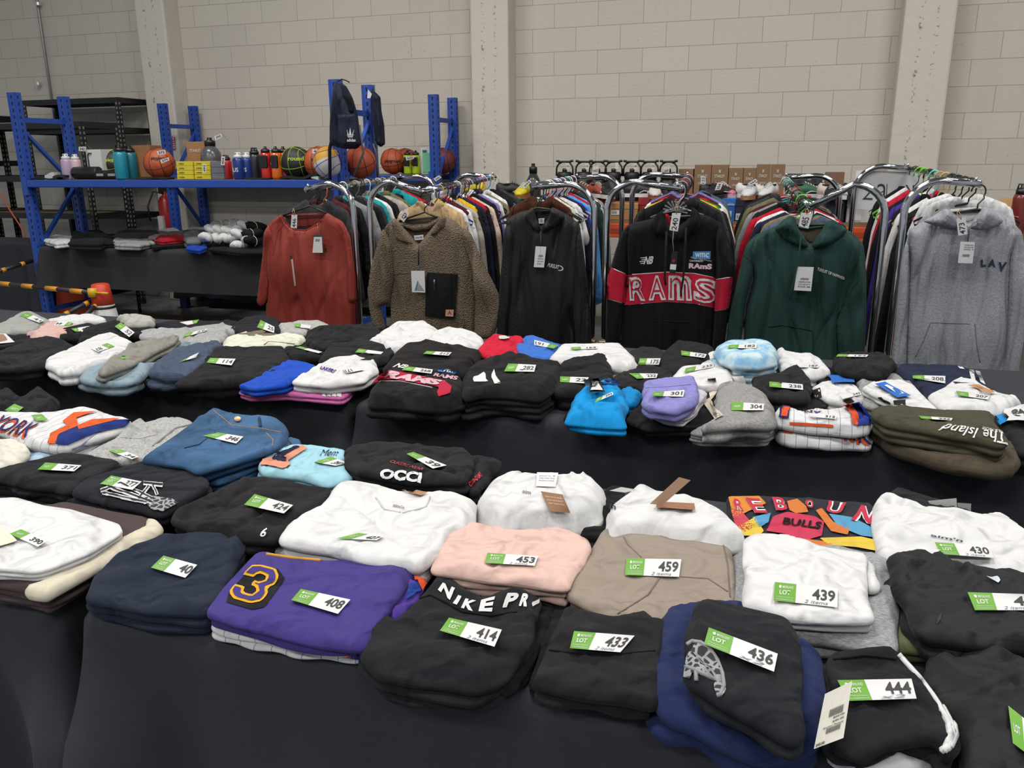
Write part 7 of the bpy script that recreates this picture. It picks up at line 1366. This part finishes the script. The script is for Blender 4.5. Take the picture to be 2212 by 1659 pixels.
q = [(1889, 834), (1912, 829), (1967, 860), (1938, 864)]; t_ = decal('swing_tag', grid2d(4, 3), q, [G['s58'], G['s57']], mat('1f6fc8', .5), .008, zf=.83); decal('white_label', grid2d(2, 2), inner(q, .35, .85, .15, .8), [G['s58'], G['s57']], WHITE, .0095, parent=t_, zf=.832)
decal('black_print', poly2d([(0, .6), (.3, 1), (.5, .6), (.8, .5), (1, .2), (.5, 0), (.3, .4)], .3), [(1892, 855), (1925, 862), (1926, 875), (1900, 868)], [G['s58'], G['s57']], fab('1c1c1e'), .002); decal('black_print', grid2d(2, 2), [(1930, 866), (1956, 864), (1956, 878), (1932, 874)], G['s58'], fab('2a2628'), .002)
decal('brown_tag', grid2d(4, 2), [(2090, 836), (2112, 835), (2152, 852), (2140, 854)], G['s59'], mat('c08a5c', .7), .008)
decal('black_panel', grid2d(3, 2), [(1752, 845), (1772, 838), (1776, 858), (1762, 862)], G['s55'], fab('2a2728'), .002); decal('black_panel', grid2d(3, 2), [(1820, 866), (1838, 861), (1846, 868), (1832, 874)], G['s55'], fab('2a2728'), .002)
decal('blue_tag', grid2d(2, 2), [(1786, 816), (1845, 816), (1845, 832), (1800, 830)], [G['s54'], G['s55']], mat('1f6fc8'), .01, zf=.80)
for pts, c, k in (([(1838, 872), (1856, 868), (1882, 900), (1879, 917), (1852, 920), (1852, 898)], '22358f', .002), ([(1821, 875), (1838, 872), (1852, 898), (1852, 920), (1840, 919), (1838, 898)], 'e0562c', .003), ([(1686, 880), (1690, 877), (1706, 880), (1704, 905), (1684, 902)], '26306e', .002), ([(1690, 881), (1704, 882), (1701, 902), (1688, 900)], 'e0562c', .003)): P_('s64', 'cuff_trim', pts, c, k, .15)
decal('red_trim', grid2d(5, 1), [(1706, 912), (1800, 918), (1800, 924), (1706, 918)], [G['s64'], G['s63']], fab('e0562c'), .002)
for t, q in (('E', [(1693, 922), (1715, 925), (1711, 938), (1690, 935)]), ('W', [(1724, 922), (1742, 923), (1740, 934), (1728, 934)]), ('Y', [(1772, 924), (1790, 925), (1786, 940), (1776, 940)]), ('O', [(1797, 930), (1814, 930), (1815, 948), (1800, 948)]), ('R', [(1823, 926), (1843, 930), (1846, 957), (1822, 952)]), ('K', [(1852, 928), (1872, 936), (1878, 964), (1850, 960)])):
    decal('jersey_lettering', text2d(t, .05, 0, .3), q, G['s63'], fab('d8582a'), .002); decal('jersey_lettering', text2d(t, .01, 0, .3), [(x+4, y-3) for x, y in q], G['s63'], fab('26306e'), .003)
decal('jersey_lettering', text2d('NY', .03, 0, .3), [(1735, 884), (1776, 890), (1772, 897), (1738, 890)], G['s64'], fab('5a3a70'), .002)
decal('script_lettering', text2d('The Island', .01, .3, .12), [(2176, 962), (2026, 930), (2040, 915), (2166, 935)], G['s62'], WHITE, .003); decal('script_lettering', text2d('BRA NOIR', .01, 0, .2), [(2170, 938), (2118, 928), (2122, 921), (2164, 930)], G['s62'], WHITE, .002)
cordp = [PZ(2088, 958, .80), PZ(2090, 990, .77)]; MB().tube([Vector(p) for p in cordp], .004, 6).mk('drawcord', fab('1d1d1f'), G['s61'], True)
decal('blue_roll', grid2d(4, 2), [(2146, 905), (2166, 900), (2180, 914), (2166, 924)], [G['s60'], G['s62'], TABLES[2]], fab('1e8fd6'), .01)
# ---- lot tickets
T1 = [('371', [(81, 1014), (98, 999), (176, 1005), (160, 1018)], 'b371', 'black sweatshirt at left', 0), ('377', [(216, 1045), (240, 1027), (306, 1040), (286, 1058)], 'b377', 'black tee with the white brush print', 1), ('390', [(20, 1153), (45, 1143), (103, 1167), (82, 1181)], 'w390', 'white tee at lower left', 0),
 ('40', [(326, 1226), (353, 1200), (426, 1220), (400, 1248)], 'shorts', 'navy gym shorts', 1), ('346', [(438, 941), (470, 934), (526, 943), (510, 958)], 'jean', 'blue jeans', 0), ('397', [(678, 998), (715, 986), (752, 1000), (725, 1006)], 'jl', 'pale blue jersey', 0), ('39', [(878, 980), (893, 976), (965, 1005), (935, 1012)], 'cci', 'black CCI hoodie', 0),
 ('424', [(527, 1090), (550, 1067), (633, 1091), (613, 1109)], 'b424', 'black top with figure 6', 1), ('427', [(726, 1163), (775, 1151), (830, 1158), (813, 1167)], 'w427', 'large white sweatshirt', 0), ('453', [(1053, 1194), (1047, 1216), (1155, 1222), (1163, 1201)], 'w453', 'pale pink sweatshirt', 2),
 ('459', [(1353, 1206), (1350, 1242), (1467, 1246), (1472, 1208)], 't459', 'taupe leggings', 2), ('439', [(1674, 1257), (1671, 1297), (1809, 1312), (1810, 1271)], 'w439', 'crisp white tee', 2), ('430', [(2019, 1171), (2032, 1197), (2147, 1205), (2136, 1179)], 'w430', 'white crinkled top', 2), ('45', [(2090, 1279), (2106, 1318), (2240, 1318), (2236, 1284)], 'b45', 'black tracksuit jacket', 2),
 ('408', [(650, 1272), (629, 1296), (730, 1326), (757, 1295)], 'p408', 'purple number 3 jersey', 1), ('414', [(970, 1334), (950, 1362), (1068, 1397), (1084, 1360)], 'b414', 'black leggings with the lettered waistband', 2), ('433', [(1240, 1363), (1231, 1400), (1340, 1409), (1371, 1373)], 'b433', 'plain black leggings', 2), ('436', [(1531, 1355), (1521, 1391), (1672, 1451), (1680, 1412)], 'b436', 'black tee with the grey half circle', 3),
 ('444', [(1809, 1469), (1831, 1514), (1980, 1509), (1969, 1466)], 'b444', 'black shorts with the curved white stripe', 4)]
for num, q, key, where, bg in T1:
    if bg >= 2: q = [q[0], q[3], q[2], q[1]]
    elif num in ('408',): q = [q[0], q[3], q[2], q[1]]
    else: q = [q[1], q[2], q[3], q[0]]
    ticket(num, q, G[key], where, .36 if num not in ('439', '459') else .34, 1 if bg else 0, {2: '2 items', 3: 'x2', 4: 'x2'}.get(bg), numbox=None if num not in ('40', '45') else (.66, .98, .28, .86))

def flipq(l, r): return l
T2 = [('41', [(59, 674), (95, 692), (85, 697), (42, 682)], 's1', 'grey tee at the far left back'), ('44', [(150, 704), (115, 703), (125, 694), (160, 695)], 's3', 'pale pink tee'), ('52', [(261, 696), (291, 718), (279, 728), (248, 705)], 's5', 'black tee at the back left'), ('25', [(563, 691), (593, 706), (592, 719), (555, 707)], 's18', 'black tee beside the grey one'), ('29', [(402, 720), (448, 710), (442, 716), (394, 729)], 's8', 'light grey tee'), ('42', [(154, 710), (193, 704), (186, 717), (162, 716)], 's4', 'black tee beside the pink one'),
 ('87', [(248, 748), (212, 760), (196, 753), (232, 741)], 's13', 'white folded garment'), ('114', [(454, 773), (509, 775), (500, 789), (446, 783)], 's24', 'black trousers'), ('', [(398, 776), (430, 761), (423, 772), (388, 782)], 's16', ''), ('', [(266, 768), (280, 771), (262, 777), (256, 773)], 's15', ''), ('', [(425, 698), (405, 702), (388, 696), (430, 690)], 's7', ''), ('', [(638, 698), (672, 703), (670, 710), (637, 706)], 's21', ''), ('', [(649, 748), (696, 760), (688, 763), (637, 750)], 's23', ''), ('', [(775, 753), (828, 760), (823, 765), (767, 761)], 's25', ''),
 ('212', [(922, 758), (976, 761), (969, 768), (914, 764)], 's31', 'black sweatshirt behind the red banded one'), ('268', [(878, 791), (935, 798), (932, 807), (868, 799)], 's32', 'folded hoodie with a red band'), ('282', [(1098, 785), (1158, 788), (1154, 803), (1089, 802)], 's33', 'black hoodie pile with a white print'), ('161', [(1196, 753), (1154, 745), (1154, 734), (1207, 746)], 's35', 'mid blue tee'), ('164', [(1234, 750), (1290, 747), (1290, 753), (1236, 755)], 's36', 'white tee at the back'), ('22', [(1210, 813), (1272, 815), (1265, 828), (1210, 825)], 's37', 'black trousers behind the bright blue top'),
 ('175', [(1382, 774), (1427, 774), (1423, 788), (1378, 788)], 's40', 'small black tee'), ('172', [(1471, 757), (1527, 765), (1522, 773), (1472, 767)], 's41', 'black folded trousers'), ('232', [(1358, 806), (1421, 807), (1418, 816), (1376, 818)], 's42', 'black tee right of the bright blue top'), ('235', [(1482, 795), (1543, 784), (1541, 793), (1478, 805)], 's43', 'white tee beside the sky blue pile'), ('182', [(1575, 745), (1635, 742), (1634, 752), (1572, 752)], 's49', 'sky blue pile'), ('301', [(1410, 847), (1479, 842), (1476, 857), (1408, 855)], 's46', 'lilac shorts'),
 ('292', [(1290, 860), (1323, 846), (1325, 852), (1284, 870)], 's39', 'bright blue top'), ('304', [(1581, 868), (1651, 872), (1649, 886), (1580, 886)], 's48', 'grey marl sweatpants'), ('238', [(1662, 824), (1734, 830), (1735, 842), (1662, 835)], 's52', 'black hoodie with the hood up'), ('187', [(1720, 786), (1770, 787), (1768, 794), (1718, 793)], 's50', 'white tee right of the sky blue pile'), ('194', [(1810, 765), (1876, 766), (1872, 771), (1806, 770)], 's53', 'black trousers at the back edge'), ('208', [(1971, 810), (2042, 812), (2042, 828), (1972, 817)], 's56', 'navy track pants'), ('245', [(1815, 853), (1859, 845), (1861, 852), (1820, 862)], 's55', 'white and black tee'),
 ('207', [(2065, 844), (2140, 854), (2134, 863), (2070, 854)], 's59', 'white tee with the curled brown tag'), ('226', [(1985, 898), (2058, 903), (2055, 908), (1990, 904)], 's62', 'olive lettered hoodie'), ('312', [(1750, 892), (1808, 897), (1806, 905), (1748, 900)], 's64', 'upper pinstriped jersey'), ('171', [(786, 799), (748, 806), (740, 797), (778, 790)], 's28', 'white tee with purple lettering'), ('', [(67, 897), (90, 894), (104, 907), (79, 909)], 'ny1', ''), ('', [(31, 872), (51, 880), (31, 895), (10, 886)], 'cap', ''), ('34', [(259, 970), (300, 986), (285, 992), (233, 973)], 'gs', 'light grey sweatshirt'), ('407', [(1379, 1129), (1490, 1133), (1489, 1148), (1379, 1143)], 'bu2', 'black leggings under the white bundle'), ('47', [(2178, 1524), (2260, 1590), (2260, 1660), (2188, 1605)], 'knit', 'black ribbed jumper')]
for num, q, key, where in T2:
    own = G[key]['label']
    G0 = {'187': 0, '245': 0, '312': 0, '171': 0, '182': .36}.get(num, .36)
    if not num: G0 = 1.0 if key in ('ny1', 'cap', 's15') else .36
    ticket(num, q, G[key], where, G0, 0, lab=None if num else 'unreadable lot ticket on the ' + ' '.join(own.split()[:9]), curl=.08 if num in ('25', '52', '41', '232') else 0)
q = [(2170, 898), (2212, 886), (2236, 925), (2180, 922)]; T_ = decal('lot_ticket', grid2d(4, 4), q, [G['s60'], TABLES[2]], mat('efeff0', .65), .02, parent=None, zf=.83); props(T_, 'white ticket 48 standing up at the right edge of the second row', 'ticket', 'paper lot tickets'); decal('lot_number', text2d('84', .02), inner(q, .3, .8, .3, .75), [G['s60'], TABLES[2]], INK, .0215, parent=T_, zf=.831)
